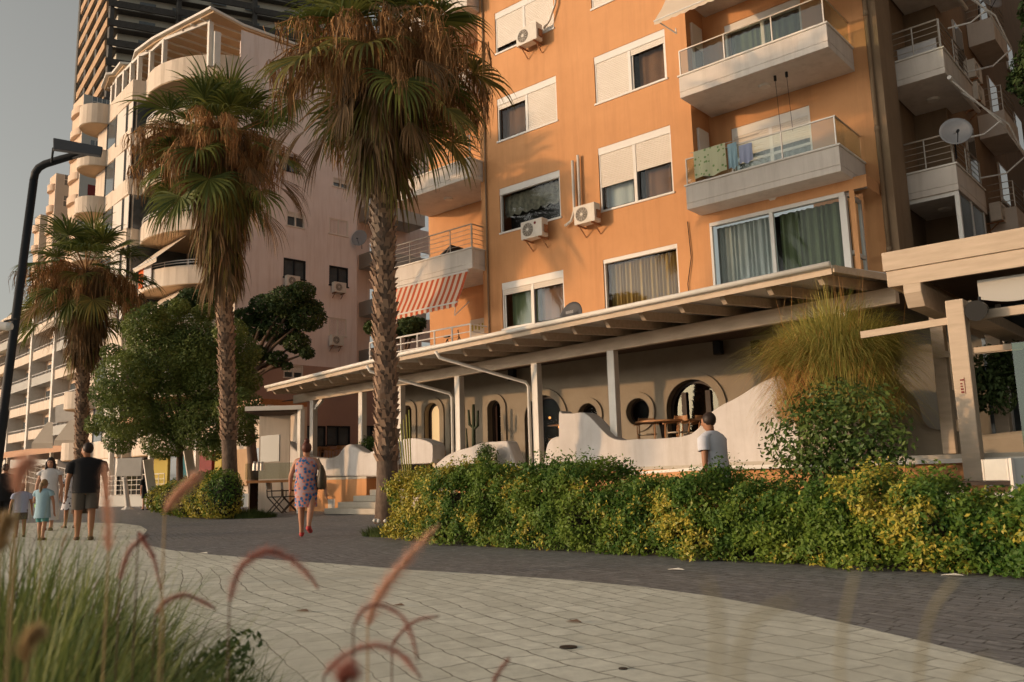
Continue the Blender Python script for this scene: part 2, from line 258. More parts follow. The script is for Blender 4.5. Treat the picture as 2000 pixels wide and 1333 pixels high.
# ------------------------------------------------------------------ mesh builder
class MB:
    def __init__(s): s.v = []; s.f = []
    def add(s, vs, fs):
        o = len(s.v); s.v.extend([tuple(v) for v in vs]); s.f.extend([tuple(i+o for i in f) for f in fs]); return s
    def box(s, x0, x1, y0, y1, z0, z1):
        vs = [(x, y, z) for x in (x0, x1) for y in (y0, y1) for z in (z0, z1)]
        return s.add(vs, [(0, 1, 3, 2), (4, 6, 7, 5), (0, 4, 5, 1), (2, 3, 7, 6), (0, 2, 6, 4), (1, 5, 7, 3)])
    def beam(s, a, b, w, h, up=(0, 0, 1)):
        a, b = Vector(a), Vector(b); d = (b-a).normalized(); u = Vector(up); sd = d.cross(u)
        if sd.length < 1e-4: sd = d.cross(Vector((1, 0, 0)))
        sd.normalize(); u = sd.cross(d).normalized()
        vs = []
        for p in (a, b):
            for i, j in ((-1, -1), (1, -1), (1, 1), (-1, 1)): vs.append(p+sd*w/2*i+u*h/2*j)
        return s.add(vs, [(3, 2, 1, 0), (4, 5, 6, 7), (0, 1, 5, 4), (1, 2, 6, 5), (2, 3, 7, 6), (3, 0, 4, 7)])
    def tube(s, pts, r, n=6, cap=True):
        pts = [Vector(p) for p in pts]; rs = r if isinstance(r, (list, tuple)) else [r]*len(pts)
        o = len(s.v); ref = None
        for i, p in enumerate(pts):
            d = (pts[min(i+1, len(pts)-1)]-pts[max(i-1, 0)]).normalized()
            if ref is None:
                ref = Vector((0, 0, 1)) if abs(d.z) < .9 else Vector((1, 0, 0))
            a = d.cross(ref); 
            if a.length < 1e-5: a = d.cross(Vector((0, 1, 0)))
            a.normalize(); b = a.cross(d).normalized(); ref = b
            for k in range(n):
                t = 2*math.pi*k/n; s.v.append(tuple(p+(a*math.cos(t)+b*math.sin(t))*rs[i]))
        for i in range(len(pts)-1):
            for k in range(n):
                k2 = (k+1) % n; s.f.append((o+i*n+k, o+i*n+k2, o+(i+1)*n+k2, o+(i+1)*n+k))
        if cap: s.f.append(tuple(o+k for k in range(n))[::-1]); s.f.append(tuple(o+(len(pts)-1)*n+k for k in range(n)))
        return s
    def cyl(s, c, r, h, n=16, r2=None):
        c = Vector(c); return s.tube([c, c+Vector((0, 0, h))], [r, r if r2 is None else r2], n)
    def rings(s, rings, cap=True, close=True):
        o = len(s.v); n = len(rings[0])
        for rg in rings: s.v.extend([tuple(p) for p in rg])
        for i in range(len(rings)-1):
            for k in range(n if close else n-1):
                k2 = (k+1) % n; s.f.append((o+i*n+k, o+i*n+k2, o+(i+1)*n+k2, o+(i+1)*n+k))
        if cap: s.f.append(tuple(o+k for k in range(n))[::-1]); s.f.append(tuple(o+(len(rings)-1)*n+k for k in range(n)))
        return s
    def prism(s, poly, z0, z1):
        n = len(poly); vs = [(p[0], p[1], z0) for p in poly]+[(p[0], p[1], z1) for p in poly]
        return s.add(vs, [tuple(range(n))[::-1], tuple(range(n, 2*n))]+[(i, (i+1) % n, n+(i+1) % n, n+i) for i in range(n)])
    def slab(s, poly3, off):      # polygon in space, pushed by off
        n = len(poly3); off = Vector(off); vs = [Vector(p) for p in poly3]+[Vector(p)+off for p in poly3]
        return s.add(vs, [tuple(range(n)), tuple(range(n, 2*n))[::-1]]+[((i+1) % n, i, n+i, n+(i+1) % n) for i in range(n)])
    def sphere(s, c, rx, ry=None, rz=None, n=10, m=7):
        ry = ry or rx; rz = rz or rx; c = Vector(c); rg = []
        for i in range(m+1):
            t = math.pi*i/m-math.pi/2; q = max(math.cos(t), .02)
            rg.append([c+Vector((rx*q*math.cos(2*math.pi*k/n), ry*q*math.sin(2*math.pi*k/n), rz*math.sin(t))) for k in range(n)])
        return s.rings(rg)
    def build(s, name, mt, parent=None, smooth=False, local=False, bevel=0, fix=True):
        me = bpy.data.meshes.new(name)
        vs = np.array(s.v, dtype=float) if len(s.v) else np.zeros((0, 3))
        ob = bpy.data.objects.new(name, me)
        if parent is not None:
            ob.parent = parent
            if not local:
                T = world_of(parent).inverted(); A = np.array(T)
                vs = vs@A[:3, :3].T+A[:3, 3]
        elif not local:
            c = (vs.min(0)+vs.max(0))/2; c[2] = vs[:, 2].min(); vs = vs-c; ob.location = c
        me.from_pydata(vs.tolist(), [], s.f); me.validate()
        if fix and len(s.f) < 60000:
            bm = bmesh.new(); bm.from_mesh(me); bmesh.ops.recalc_face_normals(bm, faces=bm.faces); bm.to_mesh(me); bm.free()
        for q in (mt if isinstance(mt, (list, tuple)) else [mt]): me.materials.append(q)
        if smooth: me.shade_smooth()
        COL.objects.link(ob)
        if bevel:
            b = ob.modifiers.new('bevel', 'BEVEL'); b.width = bevel; b.segments = 3 if bevel > .05 else 2; b.limit_method = 'ANGLE'; b.angle_limit = R(40)
        return ob
def world_of(o):
    Mx = Matrix.Translation(o.location)@o.rotation_euler.to_matrix().to_4x4()
    if o.parent: Mx = world_of(o.parent)@Mx
    return Mx
def tag(o, label=None, cat=None, group=None, kind=None):
    if label: o['label'] = label
    if cat: o['category'] = cat
    if group: o['group'] = group
    if kind: o['kind'] = kind
    return o
def thing(name, label, cat, loc=(0, 0, 0), rz=0, group=None):
    o = bpy.data.objects.new(name, None); o.empty_display_size = .2; COL.objects.link(o); o.location = loc; o.rotation_euler = (0, 0, rz)
    return tag(o, label, cat, group)
def dup(root, loc, rz, label):
    r = root.copy(); COL.objects.link(r); r.location = loc; r.rotation_euler = (0, 0, rz); r['label'] = label
    for ch in root.children:
        c = ch.copy(); COL.objects.link(c); c.parent = r
        for g in ch.children:
            d = g.copy(); COL.objects.link(d); d.parent = c
    return r

def np_obj(name, verts, faces4, mt, parent=None, mi=None, smooth=False):
    """fast mesh of quads from arrays: verts (n,3), faces4 (m,4)"""
    me = bpy.data.meshes.new(name); ob = bpy.data.objects.new(name, me)
    vs = np.asarray(verts, dtype=float)
    if parent is not None:
        ob.parent = parent; A = np.array(world_of(parent).inverted()); vs = vs@A[:3, :3].T+A[:3, 3]
    else:
        c = (vs.min(0)+vs.max(0))/2; c[2] = vs[:, 2].min(); vs = vs-c; ob.location = c
    me.vertices.add(len(vs)); me.vertices.foreach_set('co', vs.ravel())
    m_ = len(faces4); me.loops.add(m_*4); me.loops.foreach_set('vertex_index', np.asarray(faces4, dtype=np.int32).ravel())
    me.polygons.add(m_); me.polygons.foreach_set('loop_start', np.arange(0, m_*4, 4, dtype=np.int32)); me.polygons.foreach_set('loop_total', np.full(m_, 4, dtype=np.int32))
    for q in (mt if isinstance(mt, (list, tuple)) else [mt]): me.materials.append(q)
    if mi is not None: me.polygons.foreach_set('material_index', np.asarray(mi, dtype=np.int32))
    me.update(); me.validate()
    if smooth: me.shade_smooth()
    COL.objects.link(ob); return ob
def leaf_quads(P, N, size, rs, aspect=1.8, jit=.35):
    """folded diamond-ish leaf quads at P, roughly facing N"""
    n = len(P); N = N+rs.normal(0, jit, (n, 3)); N /= np.linalg.norm(N, axis=1, keepdims=True)+1e-9
    t = rs.normal(0, 1, (n, 3)); t -= (t*N).sum(1, keepdims=True)*N; t /= np.linalg.norm(t, axis=1, keepdims=True)+1e-9
    b = np.cross(N, t); s = (size*rs.uniform(.6, 1.25, n))[:, None]
    v = np.stack([P-t*s*aspect*.5, P+b*s*.42+N*s*.06, P+t*s*aspect*.5, P-b*s*.42+N*s*.06], 1)
    return v.reshape(-1, 3), np.arange(n*4).reshape(n, 4)
def shade_clumps(rs, centers, radii, n, surf=.55):
    """points on and in a set of ellipsoid clumps, with outward normals"""
    k = len(centers); w_ = np.array([r[0]*r[1]+r[1]*r[2] for r in radii]); w_ = w_/w_.sum(); idx = rs.choice(k, n, p=w_)
    d = rs.normal(0, 1, (n, 3)); d /= np.linalg.norm(d, axis=1, keepdims=True)
    rr = np.where(rs.rand(n) < surf, rs.uniform(.82, 1.06, n), rs.uniform(.3, 1, n)**.6)
    C_ = np.array(centers)[idx]; Rr = np.array(radii)[idx]
    return C_+d*Rr*rr[:, None], d
def blades(P, H, lean, width, rs, seg=4, droop=.6, curl=1.0):
    """grass blades: P bases (n,3), H lengths, lean dirs (n,2)"""
    n = len(P); vs = np.zeros((n, (seg+1)*2, 3)); ld = lean/(np.linalg.norm(lean, axis=1, keepdims=True)+1e-9); am = np.linalg.norm(lean, axis=1)
    side = np.stack([-ld[:, 1], ld[:, 0], np.zeros(n)], 1); tw = rs.uniform(-1, 1, n)[:, None]
    side = side+np.stack([ld[:, 0], ld[:, 1], np.zeros(n)], 1)*tw*.7; side /= np.linalg.norm(side, axis=1, keepdims=True)
    for i in range(seg+1):
        t = i/seg; out = am*H*(t**(1+droop*1.4)); z = H*(t-curl*am*.55*t**2.4)
        c = P+np.stack([ld[:, 0]*out, ld[:, 1]*out, z], 1); w_ = width*(1-t)**.7+.0005
        vs[:, 2*i] = c-side*(w_/2)[:, None] if hasattr(w_, '__len__') else c-side*w_/2
        vs[:, 2*i+1] = c+side*(w_/2)[:, None] if hasattr(w_, '__len__') else c+side*w_/2
    base = (np.arange(n)*(seg+1)*2)[:, None, None]; q = np.array([[2*i, 2*i+1, 2*i+3, 2*i+2] for i in range(seg)])[None]
    return vs.reshape(-1, 3), (base+q).reshape(-1, 4)
# ================================================================== GROUND
def sheet(name, poly, z, mt, kind='structure', label=None):
    me = bpy.data.meshes.new(name); me.from_pydata([(p[0], p[1], z) for p in poly], [], [tuple(range(len(poly)))]); me.materials.append(mt)
    if me.polygons[0].normal.z < 0: me.flip_normals()
    o = bpy.data.objects.new(name, me); COL.objects.link(o); o['kind'] = kind
    return o
M['farground'] = mat('far_asphalt', (.16, .14, .12), (.12, .11, .095), .2, .9)
sheet('ground', [(-600, -400), (400, -400), (400, 600), (-600, 600)], -.012, M['farground'])
sheet('dark_pavement', [(-140, -30), (40, -30), (40, 22), (-140, 60)], 0, M['pave_dark'])
bpx = [(2250, 1372), (2000, 1306), (1850, 1266), (1700, 1230), (1550, 1196), (1400, 1167), (1250, 1147), (1100, 1133), (950, 1123), (800, 1114), (650, 1102), (520, 1093), (400, 1083), (330, 1075), (290, 1066), (272, 1054), (280, 1045), (288, 1036), (275, 1028), (240, 1023), (160, 1021), (60, 1022), (-100, 1024)]
bw_ = [atz(x, y, 0) for x, y in bpx]
sheet('light_pavement', [(p.x, p.y) for p in bw_]+[(-40, -12), (20, -12), (20, 5)], .004, M['pave_light'])
# sea-side planting bed that the photograph is taken across
sheet('planting_soil', [(-9.5, -2.5), (-8.6, .8), (-6.2, 1.25), (-4.1, 1.1), (-2.9, .9), (-1.8, 1.3), (.3, 1.45), (2.5, 1.2), (3, -2.5)], .03, M['soil'])
for (x, y, r_) in ((1110, 1265, .05), (1217, 1307, .022)):
    p = atz(x, y, .005); q = MB().cyl((p.x, p.y, .004), r_, .006, 16)
    tag(q.build('drain_cap', M['black']), 'small black drain cap in the pale paving, '+('the larger one' if r_ > .03 else 'the smaller one nearest the frame bottom'), 'drain cap', 'drain caps in the paving')

# ================================================================== ORANGE APARTMENT BUILDING
FY = 20.0
ob = thing('apartment_building', 'tall orange stucco apartment block above the white restaurant canopy', 'building', (-12, 20, 0))
def wall_y(mb, Y, x0, x1, z0, z1, ops, depth=.16):
    """wall face at plane Y looking to -Y with recessed openings (x0,x1,z0,z1)"""
    xs = sorted({x0, x1, *[o[0] for o in ops], *[o[1] for o in ops]}); zs = sorted({z0, z1, *[o[2] for o in ops], *[o[3] for o in ops]})
    for i in range(len(xs)-1):
        for j in range(len(zs)-1):
            cx, cz = (xs[i]+xs[i+1])/2, (zs[j]+zs[j+1])/2
            if any(o[0] < cx < o[1] and o[2] < cz < o[3] for o in ops): continue
            mb.add([(xs[i], Y, zs[j]), (xs[i+1], Y, zs[j]), (xs[i+1], Y, zs[j+1]), (xs[i], Y, zs[j+1])], [(0, 1, 2, 3)])
    for a, b, c, d in ops:
        Yb = Y+depth
        mb.add([(a, Y, c), (b, Y, c), (b, Y, d), (a, Y, d), (a, Yb, c), (b, Yb, c), (b, Yb, d), (a, Yb, d)], [(0, 4, 5, 1), (3, 2, 6, 7), (0, 3, 7, 4), (1, 5, 6, 2)])
ZF = [4.75+3.03*i for i in range(7)]          # storey levels
ops = []
wins = []   # x0,x1,z0,z1,left kind,right kind,box height
c1a, c1b, c2a, c2b = -17.65, -15.17, -13.72, -11.27
wins += [(c1a, c1b, 14.87, 16.35, ('half', .82), ('full',)), (c1a, c1b, 11.8, 13.28, ('brown', .12), ('full',)), (c1a, c1b, 8.7, 10.2, ('lace',), ('lace',)), (c1a, c1b, 5.56, 7.06, ('pale', .14), ('brownd', .14)),
         (c2a, c2b, 14.9, 16.35, ('full',), ('full',)), (c2a, c2b, 11.85, 13.35, ('full',), ('brown', .14)), (c2a, c2b, 8.53, 10.47, ('white', .58), ('brown', .48)), (c2a, c2b, 5.6, 7.08, ('gold',), ('gold',)),
         (c1a, c1b, 17.9, 19.4, ('full',), ('full',)), (c2a, c2b, 17.9, 19.4, ('full',), ('brown', .2))]
mb = MB()
wall_y(mb, FY, -18.45, -10.6, 4.45, 22.5, [w_[:4] for w_ in wins])
# left return wall, roof, top, right recess walls
mb.add([(-18.45, FY, 4.45), (-18.45, 33, 4.45), (-18.45, 33, 22.5), (-18.45, FY, 22.5)], [(0, 1, 2, 3)])
mb.add([(-10.6, FY, 7.7), (-10.6, 21, 7.7), (-10.6, 21, 22.5), (-10.6, FY, 22.5)], [(0, 1, 2, 3)])
mb.build('wall', M['orange'], ob, fix=False)
mb = MB()
# back wall of the balcony bay, openings for french windows
bay_ops = [(-9.95, -7.75, 8.35, 10.25), (-9.95, -7.75, 11.38, 13.3), (-9.95, -7.75, 14.4, 16.3)]
wall_y(mb, 21.0, -10.6, -6.2, 7.6, 22.5, bay_ops, .12)
wall_y(mb, 20.0, -10.6, -6.2, 7.42, 7.72, [], 0)          # lintel over the bay window
mb.add([(-6.62, 20, 4.45), (-6.62, 20, 7.42), (-6.5, 20, 7.42), (-6.5, 20, 4.45)], [(0, 1, 2, 3)])
wall_y(mb, 21.0, -6.62, -6.2, 4.45, 7.6, [])
mb.add([(-10.6, 20, 4.45), (-10.6, 20, 7.42), (-10.28, 20, 7.42), (-10.28, 20, 4.45)], [(0, 1, 2, 3)])
mb.add([(-6.2, 20, 7.42), (-6.2, 21, 7.42), (-6.2, 21, 7.72), (-6.2, 20, 7.72)], [(0, 1, 2, 3)])
mb.build('balcony_bay_wall', M['orange'], ob, fix=False)
mb = MB()
wall_y(mb, 21.0, -6.197, -5.9, 4.45, 22.5, [])
mb.add([(-5.9, 21, 4.45), (-5.9, 22.2, 4.45), (-5.9, 22.2, 22.5), (-5.9, 21, 22.5)], [(0, 1, 2, 3)]); mb.add([(-6.2, 22.2, 4.45), (-6.2, 24.6, 4.45), (-6.2, 24.6, 22.5), (-6.2, 22.2, 22.5)], [(0, 1, 2, 3)]); mb.add([(-6.2, 22.2, 4.45), (-5.9, 22.2, 4.45), (-5.9, 22.2, 22.5), (-6.2, 22.2, 22.5)], [(0, 1, 2, 3)])
wall_y(mb, 24.6, -6.2, -5.35, 4.45, 22.5, [])
mb.add([(-5.35, 24.6, 4.45), (-5.35, 60, 4.45), (-5.35, 60, 22.5), (-5.35, 24.6, 22.5)], [(0, 1, 2, 3)])
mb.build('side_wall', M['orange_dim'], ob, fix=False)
# left loggia back wall (bright orange, glows in the sun)
mb = MB(); lg_ops = [(-19.45, -18.75, 8.4, 10.4), (-19.45, -18.75, 5.35, 7.3)]
wall_y(mb, 21.4, -22.45, -18.45, 4.45, 22.5, lg_ops, .1)
mb.add([(-22.45, 21.4, 4.45), (-22.45, 33, 4.45), (-22.45, 33, 22.5), (-22.45, 21.4, 22.5)], [(0, 3, 2, 1)])
mb.add([(-22.45, 21.4, 22.5), (-22.45, 60, 22.5), (-5.35, 60, 22.5), (-5.35, 21.4, 22.5)], [(0, 1, 2, 3)])
mb.add([(-22.45, 60, 4.45), (-22.45, 60, 22.5), (-5.35, 60, 22.5), (-5.35, 60, 4.45)], [(0, 1, 2, 3)])
mb.build('loggia_wall', M['orange'], ob, fix=False)

def wavy_curtain(x0, x1, z0, z1, Y, pitch=.11, amp=.03):
    n = max(8, int((x1-x0)/pitch*6)); r0, r1 = [], []
    for i in range(n+1):
        x = x0+(x1-x0)*i/n; y = Y+amp*math.sin(2*math.pi*(x-x0)/pitch+1.3*math.sin(i*.31))
        r0.append((x, y, z0)); r1.append((x, y, z1))
    return MB().rings([r0, r1], cap=False, close=False)
def window(x0, x1, z0, z1, L_, R_, parent=ob, Y=FY, box=.24, lab=None):
    yb = Y+.13; t = .055
    f = MB(); f.box(x0, x1, Y+.015, Y+.12, z1-box, z1)                 # shutter box
    f.box(x0, x0+t, Y+.03, yb, z0, z1-box); f.box(x1-t, x1, Y+.03, yb, z0, z1-box); f.box(x0-.03, x1+.03, Y-.035, yb, z0-.04, z0+.02)
    xm = (x0+x1)/2
    if L_[0] not in ('gold', 'lace') or True:
        if L_[0] != 'gold' and L_[0] != 'lace': f.box(xm-.05, xm+.05, Y+.025, yb, z0, z1-box)
    fo = f.build('window', M['frame'], parent, bevel=.006)
    if lab: fo['label'] = lab
    d = MB(); d.box(x0+.01, x1-.01, Y+.55, Y+.6, z0-.2, z1+.1); d.build('room', M['dark'], fo)
    gl = MB(); gl.add([(x0, Y+.11, z0), (x1, Y+.11, z0), (x1, Y+.11, z1-box), (x0, Y+.11, z1-box)], [(0, 1, 2, 3)]); gl.build('pane', M['glass'], fo, fix=False)
    sh = MB(); shut = False; cm = {}
    for (a, b), k in (((x0+t, xm-.05), L_), ((xm+.05, x1-t), R_)):
        h = (z1-z0-box); drop = 0
        if k[0] == 'full': drop = h
        elif len(k) > 1: drop = h*k[1]
        if drop:
            shut = True; nz = int(drop/.055)
            for i in range(nz):                                        # slats
                zt = z1-box-i*drop/nz
                sh.add([(a, Y+.045, zt), (b, Y+.045, zt), (b, Y+.035, zt-drop/nz*.5), (a, Y+.035, zt-drop/nz*.5), (b, Y+.045, zt-drop/nz), (a, Y+.045, zt-drop/nz)], [(0, 3, 2, 1), (3, 5, 4, 2)])
        if k[0] in ('brown', 'brownd', 'pale', 'white', 'half'):
            cm.setdefault({'brown': 'curt_brown', 'brownd': 'curt_brown', 'half': 'curt_brown', 'pale': 'curt_green', 'white': 'curt_white'}[k[0]], []).append((a, b))
        # sliding sash frame
        if k[0] != 'full' and k[0] not in ('gold', 'lace'):
            s = MB(); zz = z1-box-drop
            s.box(a, a+.05, Y+.07, Y+.1, z0+.02, zz); s.box(b-.05, b, Y+.07, Y+.1, z0+.02, zz); s.box(a+.05, b-.05, Y+.07, Y+.1, z0+.02, z0+.07)
            s.build('sash', M['dkmetal'] if random.random() < .5 else M['frame'], fo)
    if shut: sh.build('shutter', M['shutter'], fo)
    for kk, lst in cm.items():
        for a, b in lst: wavy_curtain(a+.12 if kk != 'curt_white' else a, b, z0, z1, Y+.3, .3, .02).build('curtain', M[kk], fo, fix=False)
    if L_[0] == 'gold': wavy_curtain(x0+.05, x1-.03, z0, z1-box, Y+.3, .12, .035).build('curtain', M['curt_gold'], fo, fix=False)
    if L_[0] == 'lace':
        r0, r1 = [], []
        for i in range(61):
            x = x0+(x1-x0)*i/60; r0.append((x, Y+.28+.02*math.sin(i), z1-box-.62-.09*abs(math.sin(i*.35)))); r1.append((x, Y+.28+.02*math.sin(i), z1-box))
        MB().rings([r0, r1], cap=False, close=False).build('curtain', M['lace'], fo, fix=False)
    return fo
for w_ in wins: window(*w_, box=.12 if w_[4][0] == 'gold' else .22)
def french(x0, x1, z0, z1, Y, kind, parent=ob):
    f = MB(); t = .06; xm = (x0+x1)/2
    f.box(x0, x0+t, Y+.02, Y+.1, z0, z1); f.box(x1-t, x1, Y+.02, Y+.1, z0, z1); f.box(x0+t, x1-t, Y+.02, Y+.1, z1-.26, z1); f.box(xm-.05, xm+.05, Y+.03, Y+.1, z0, z1-.26)
    f.box(x0+t, xm-.05, Y+.03, Y+.1, z0+.85, z0+.93); f.box(xm+.05, x1-t, Y+.03, Y+.1, z0+.85, z0+.93)
    fo = f.build('french_window', M['frame'], parent, bevel=.006)
    MB().box(x0, x1, Y+.4, Y+.44, z0, z1).build('room', M['dark'], fo)
    MB().add([(x0, Y+.09, z0), (x1, Y+.09, z0), (x1, Y+.09, z1), (x0, Y+.09, z1)], [(0, 1, 2, 3)]).build('pane', M['glass'], fo, fix=False)
    if kind:
        s = MB(); h = kind; nz = int(h/.06)
        for i in range(nz):
            zt = z1-.26-i*.06; s.box(x0+t, x1-t, Y+.035, Y+.045, zt-.054, zt)
        s.build('shutter', M['shutter'], fo)
    wavy_curtain(x0+.1, x1-.1, z0, z1-.3, Y+.25, .2, .03).build('curtain', M['curt_white'] if kind else M['curt_green'], fo, fix=False)
french(*bay_ops[0], 21.0, .62); french(*bay_ops[1], 21.0, 0); french(*bay_ops[2], 21.0, .4)
# small window in the recess side wall
for zc in (8.9, 12.0):
    f = MB(); f.box(-10.60, -10.53, 20.25, 20.8, zc, zc+1.35); fo = f.build('window', M['frame'], ob)
    MB().box(-10.53, -10.515, 20.31, 20.74, zc+.06, zc+.62).build('pane', M['winfar'], fo)
for o_ in lg_ops:
    f = MB(); f.box(o_[0], o_[1], 21.42, 21.5, o_[2], o_[3]); fo = f.build('balcony_door', M['frame'], ob); MB().box(o_[0]+.08, o_[1]-.08, 21.405, 21.419, o_[2]+.1, o_[3]-.1).build('pane', M['winfar'], fo)
# glazed bay on the first floor
f = MB(); bx0, bx1, bz0, bz1 = -10.27, -6.72, 4.6, 7.42
f.box(bx0, bx1, 19.98, 20.08, bz1-.1, bz1); f.box(bx0, bx0+.07, 19.98, 20.06, bz0, bz1-.1); f.box(bx1-.14, bx1+.02, 19.96, 20.1, bz0, bz1-.1); f.box(-8.62, -8.52, 19.98, 20.06, bz0, bz1-.1)
f.box(bx1-.02, bx1+.06, 20.1, 20.95, bz1-.1, bz1); f.box(bx1-.02, bx1+.06, 20.9, 20.98, bz0, bz1-.1); f.box(bx1-.02, bx1+.06, 20.1, 20.9, 5.9, 6.0)
fo = f.build('bay_window', M['frame'], ob, bevel=.008)
MB().add([(bx0, 20.03, bz0), (bx1, 20.03, bz0), (bx1, 20.03, bz1-.1), (bx0, 20.03, bz1-.1)], [(0, 1, 2, 3)]).build('pane', M['glass'], fo, fix=False)
MB().add([(bx1+.02, 20.08, bz0), (bx1+.02, 20.95, bz0), (bx1+.02, 20.95, bz1-.1), (bx1+.02, 20.08, bz1-.1)], [(0, 1, 2, 3)]).build('pane', M['glass'], fo, fix=False)
wavy_curtain(bx0+.05, -8.6, bz0, bz1-.1, 20.3, .14, .03).build('curtain', M['curt_white'], fo, fix=False)
wavy_curtain(-8.5, -6.95, bz0, bz1-.1, 20.35, .16, .04).build('curtain', M['curt_green'], fo, fix=False)
MB().box(bx0, bx1-.2, 20.75, 20.8, bz0, bz1).build('room', M['dark'], fo)

# balconies : slab+parapet, balustrade
def balcony(x0, x1, y0, y1, ztop, zbot, kind, parent=ob, side_left=True):
    b = MB(); b.box(x0, x1, y0, y1, zbot, zbot+.16); b.box(x0, x1, y0, y0+.12, zbot+.163, ztop); b.box(x1-.12, x1, y0+.123, y1, zbot+.163, ztop)
    if side_left: b.box(x0, x0+.12, y0+.123, min(y1, 20.0)if x0 < -9 and x0 > -11 else y1, zbot+.163, ztop)
    bo = b.build('balcony', M['white_slab'], parent, bevel=.012)
    c = MB(); c.box(x0-.03, x1+.03, y0-.03, y0+.15, ztop+.003, ztop+.045); c.box(x1-.15, x1+.03, y0+.153, y1, ztop+.003, ztop+.045); c.build('coping', M['white'], bo)
    l = MB(); l.tube([((x0+x1)/2, (y0+y1)/2, zbot-.05), ((x0+x1)/2, (y0+y1)/2, zbot)], [.14, .17], 14); l.build('ceiling_lamp', M['white'], bo)
    zr = ztop+.05
    if kind == 'glass':
        g = MB(); n = 3; 
        for i in range(n):
            a = x0+.04+(x1-x0-.08)*i/n; b_ = x0+.04+(x1-x0-.08)*(i+1)/n-.03
            g.box(a, b_, y0+.05, y0+.062, zr, zr+.68)
        g.box(x1-.07, x1-.058, y0+.1, y1-.05, zr, zr+.68); g.build('balustrade_glass', M['glass_rail'], bo)
        h = MB(); h.beam((x0+.02, y0+.056, zr+.7), (x1-.04, y0+.056, zr+.7), .035, .03); h.beam((x1-.064, y0+.07, zr+.7), (x1-.064, y1, zr+.7), .035, .03)
        for i in range(n+1): x = x0+.03+(x1-x0-.1)*i/n; h.beam((x, y0+.056, zr-.05), (x, y0+.056, zr+.69), .03, .03)
        h.build('handrail', M['steel'], bo)
    else:
        h = MB(); hh = .78
        for k in range(5):
            z = zr+hh*(k+1)/5; r_ = .022 if k == 4 else .009
            h.tube([(x0+.05, y0+.06, z), (x1-.06, y0+.06, z)], r_, 6); h.tube([(x1-.06, y0+.07, z), (x1-.06, y1, z)], r_, 6)
        n = max(2, int((x1-x0)/.85))
        for i in range(n+1): x = x0+.05+(x1-x0-.11)*i/n; h.tube([(x, y0+.06, zr-.1), (x, y0+.06, zr+hh)], .018 if i < n else .03, 6)
        for i in range(1, 3): y = y0+(y1-y0)*i/2-.05; h.tube([(x1-.06, y, zr-.1), (x1-.06, y, zr+hh)], .018, 6)
        h.build('railing', M['steel'], bo)
    return bo
balcony(-10.5, -6.53, 19.25, 21.0, 11.34, 10.75, 'glass'); balcony(-10.5, -6.5, 19.25, 21.0, 8.3, 7.68, 'glass')
balcony(-10.5, -6.53, 19.25, 21.0, 14.38, 13.78, 'glass')
for k in range(5): balcony(-22.4, -18.35, 19.4, 21.4, 8.25+3.03*(k), 7.6+3.03*(k), 'rail')
for k in range(4): balcony(-6.15, -4.78, 22.3, 25.2, 8.2+3.03*k, 7.55+3.03*k, 'rail')
# lower loggia rail along the canopy edge
h = MB()
for k in range(4): h.tube([(-23.2, 19.2, 5.02+.24*k), (-18.3, 19.2, 5.02+.24*k), (-18.3, 19.95, 5.02+.24*k)], .028 if k == 3 else .018, 6)
for i in range(7): x = -23.2+4.9*i/6; h.tube([(x, 19.2, 4.75), (x, 19.2, 5.74)], .03, 6)
h.build('terrace_railing', M['frame'], ob)
h = MB(); zr = 4.55
h.tube([(-10.7, 19.3, 5.0), (-6.3, 19.3, 5.08), (-6.3, 20.8, 5.1), (-5.9, 21.9, 4.95)], .03, 6)
for i in range(6): x = -10.6+4.2*i/5; h.tube([(x, 19.3, 4.5), (x, 19.3, 5.02)], .03, 6)
h.build('bay_railing', M['frame'], ob)
# enclosed glazed balcony below the lowest side balcony
f = MB()
for (x, y) in ((-4.85, 22.4), (-4.85, 23.6), (-4.85, 24.9), (-6.1, 22.4)): f.box(x-.05, x+.05, y-.05, y+.05, 4.5, 7.55)
f.box(-6.15, -4.8, 22.36, 22.44, 7.45, 7.55); fo = f.build('balcony_glazing_frame', M['frame'], ob)
MB().box(-4.83, -4.82, 22.45, 24.9, 4.5, 7.5).build('pane', M['winfar'], fo)
# pipes down the facade and at the recess edge
p = MB(); p.tube([(-6.12, 20.93, 4.5), (-6.12, 20.93, 22)], .05, 8); p.tube([(-6.12, 22.0, 4.5), (-6.12, 22.0, 22)], .055, 8)
for k in range(6):
    p.tube([(-6.12, 20.93, 6+3.03*k), (-6.12, 20.93, 6.12+3.03*k)], .065, 8)
p.build('drainpipe', M['orange_dim'], ob, smooth=True)
p = MB(); p.tube([(-14.95, 19.9, 8.35), (-14.7, 19.88, 8.45), (-14.59, 19.9, 8.75), (-14.59, 19.9, 10.3)], .045, 8); p.tube([(-14.38, 19.9, 8.5), (-14.38, 19.9, 10.42)], .045, 8)
p.build('pipe_duct', M['acwhite'], ob, smooth=True)
p = MB(); p.tube([(-15.5, 19.9, 14.95), (-15.25, 19.88, 15.1), (-15.0, 19.9, 15.6), (-14.95, 19.92, 18)], .035, 8); p.build('pipe_duct', M['acwhite'], ob, smooth=True)
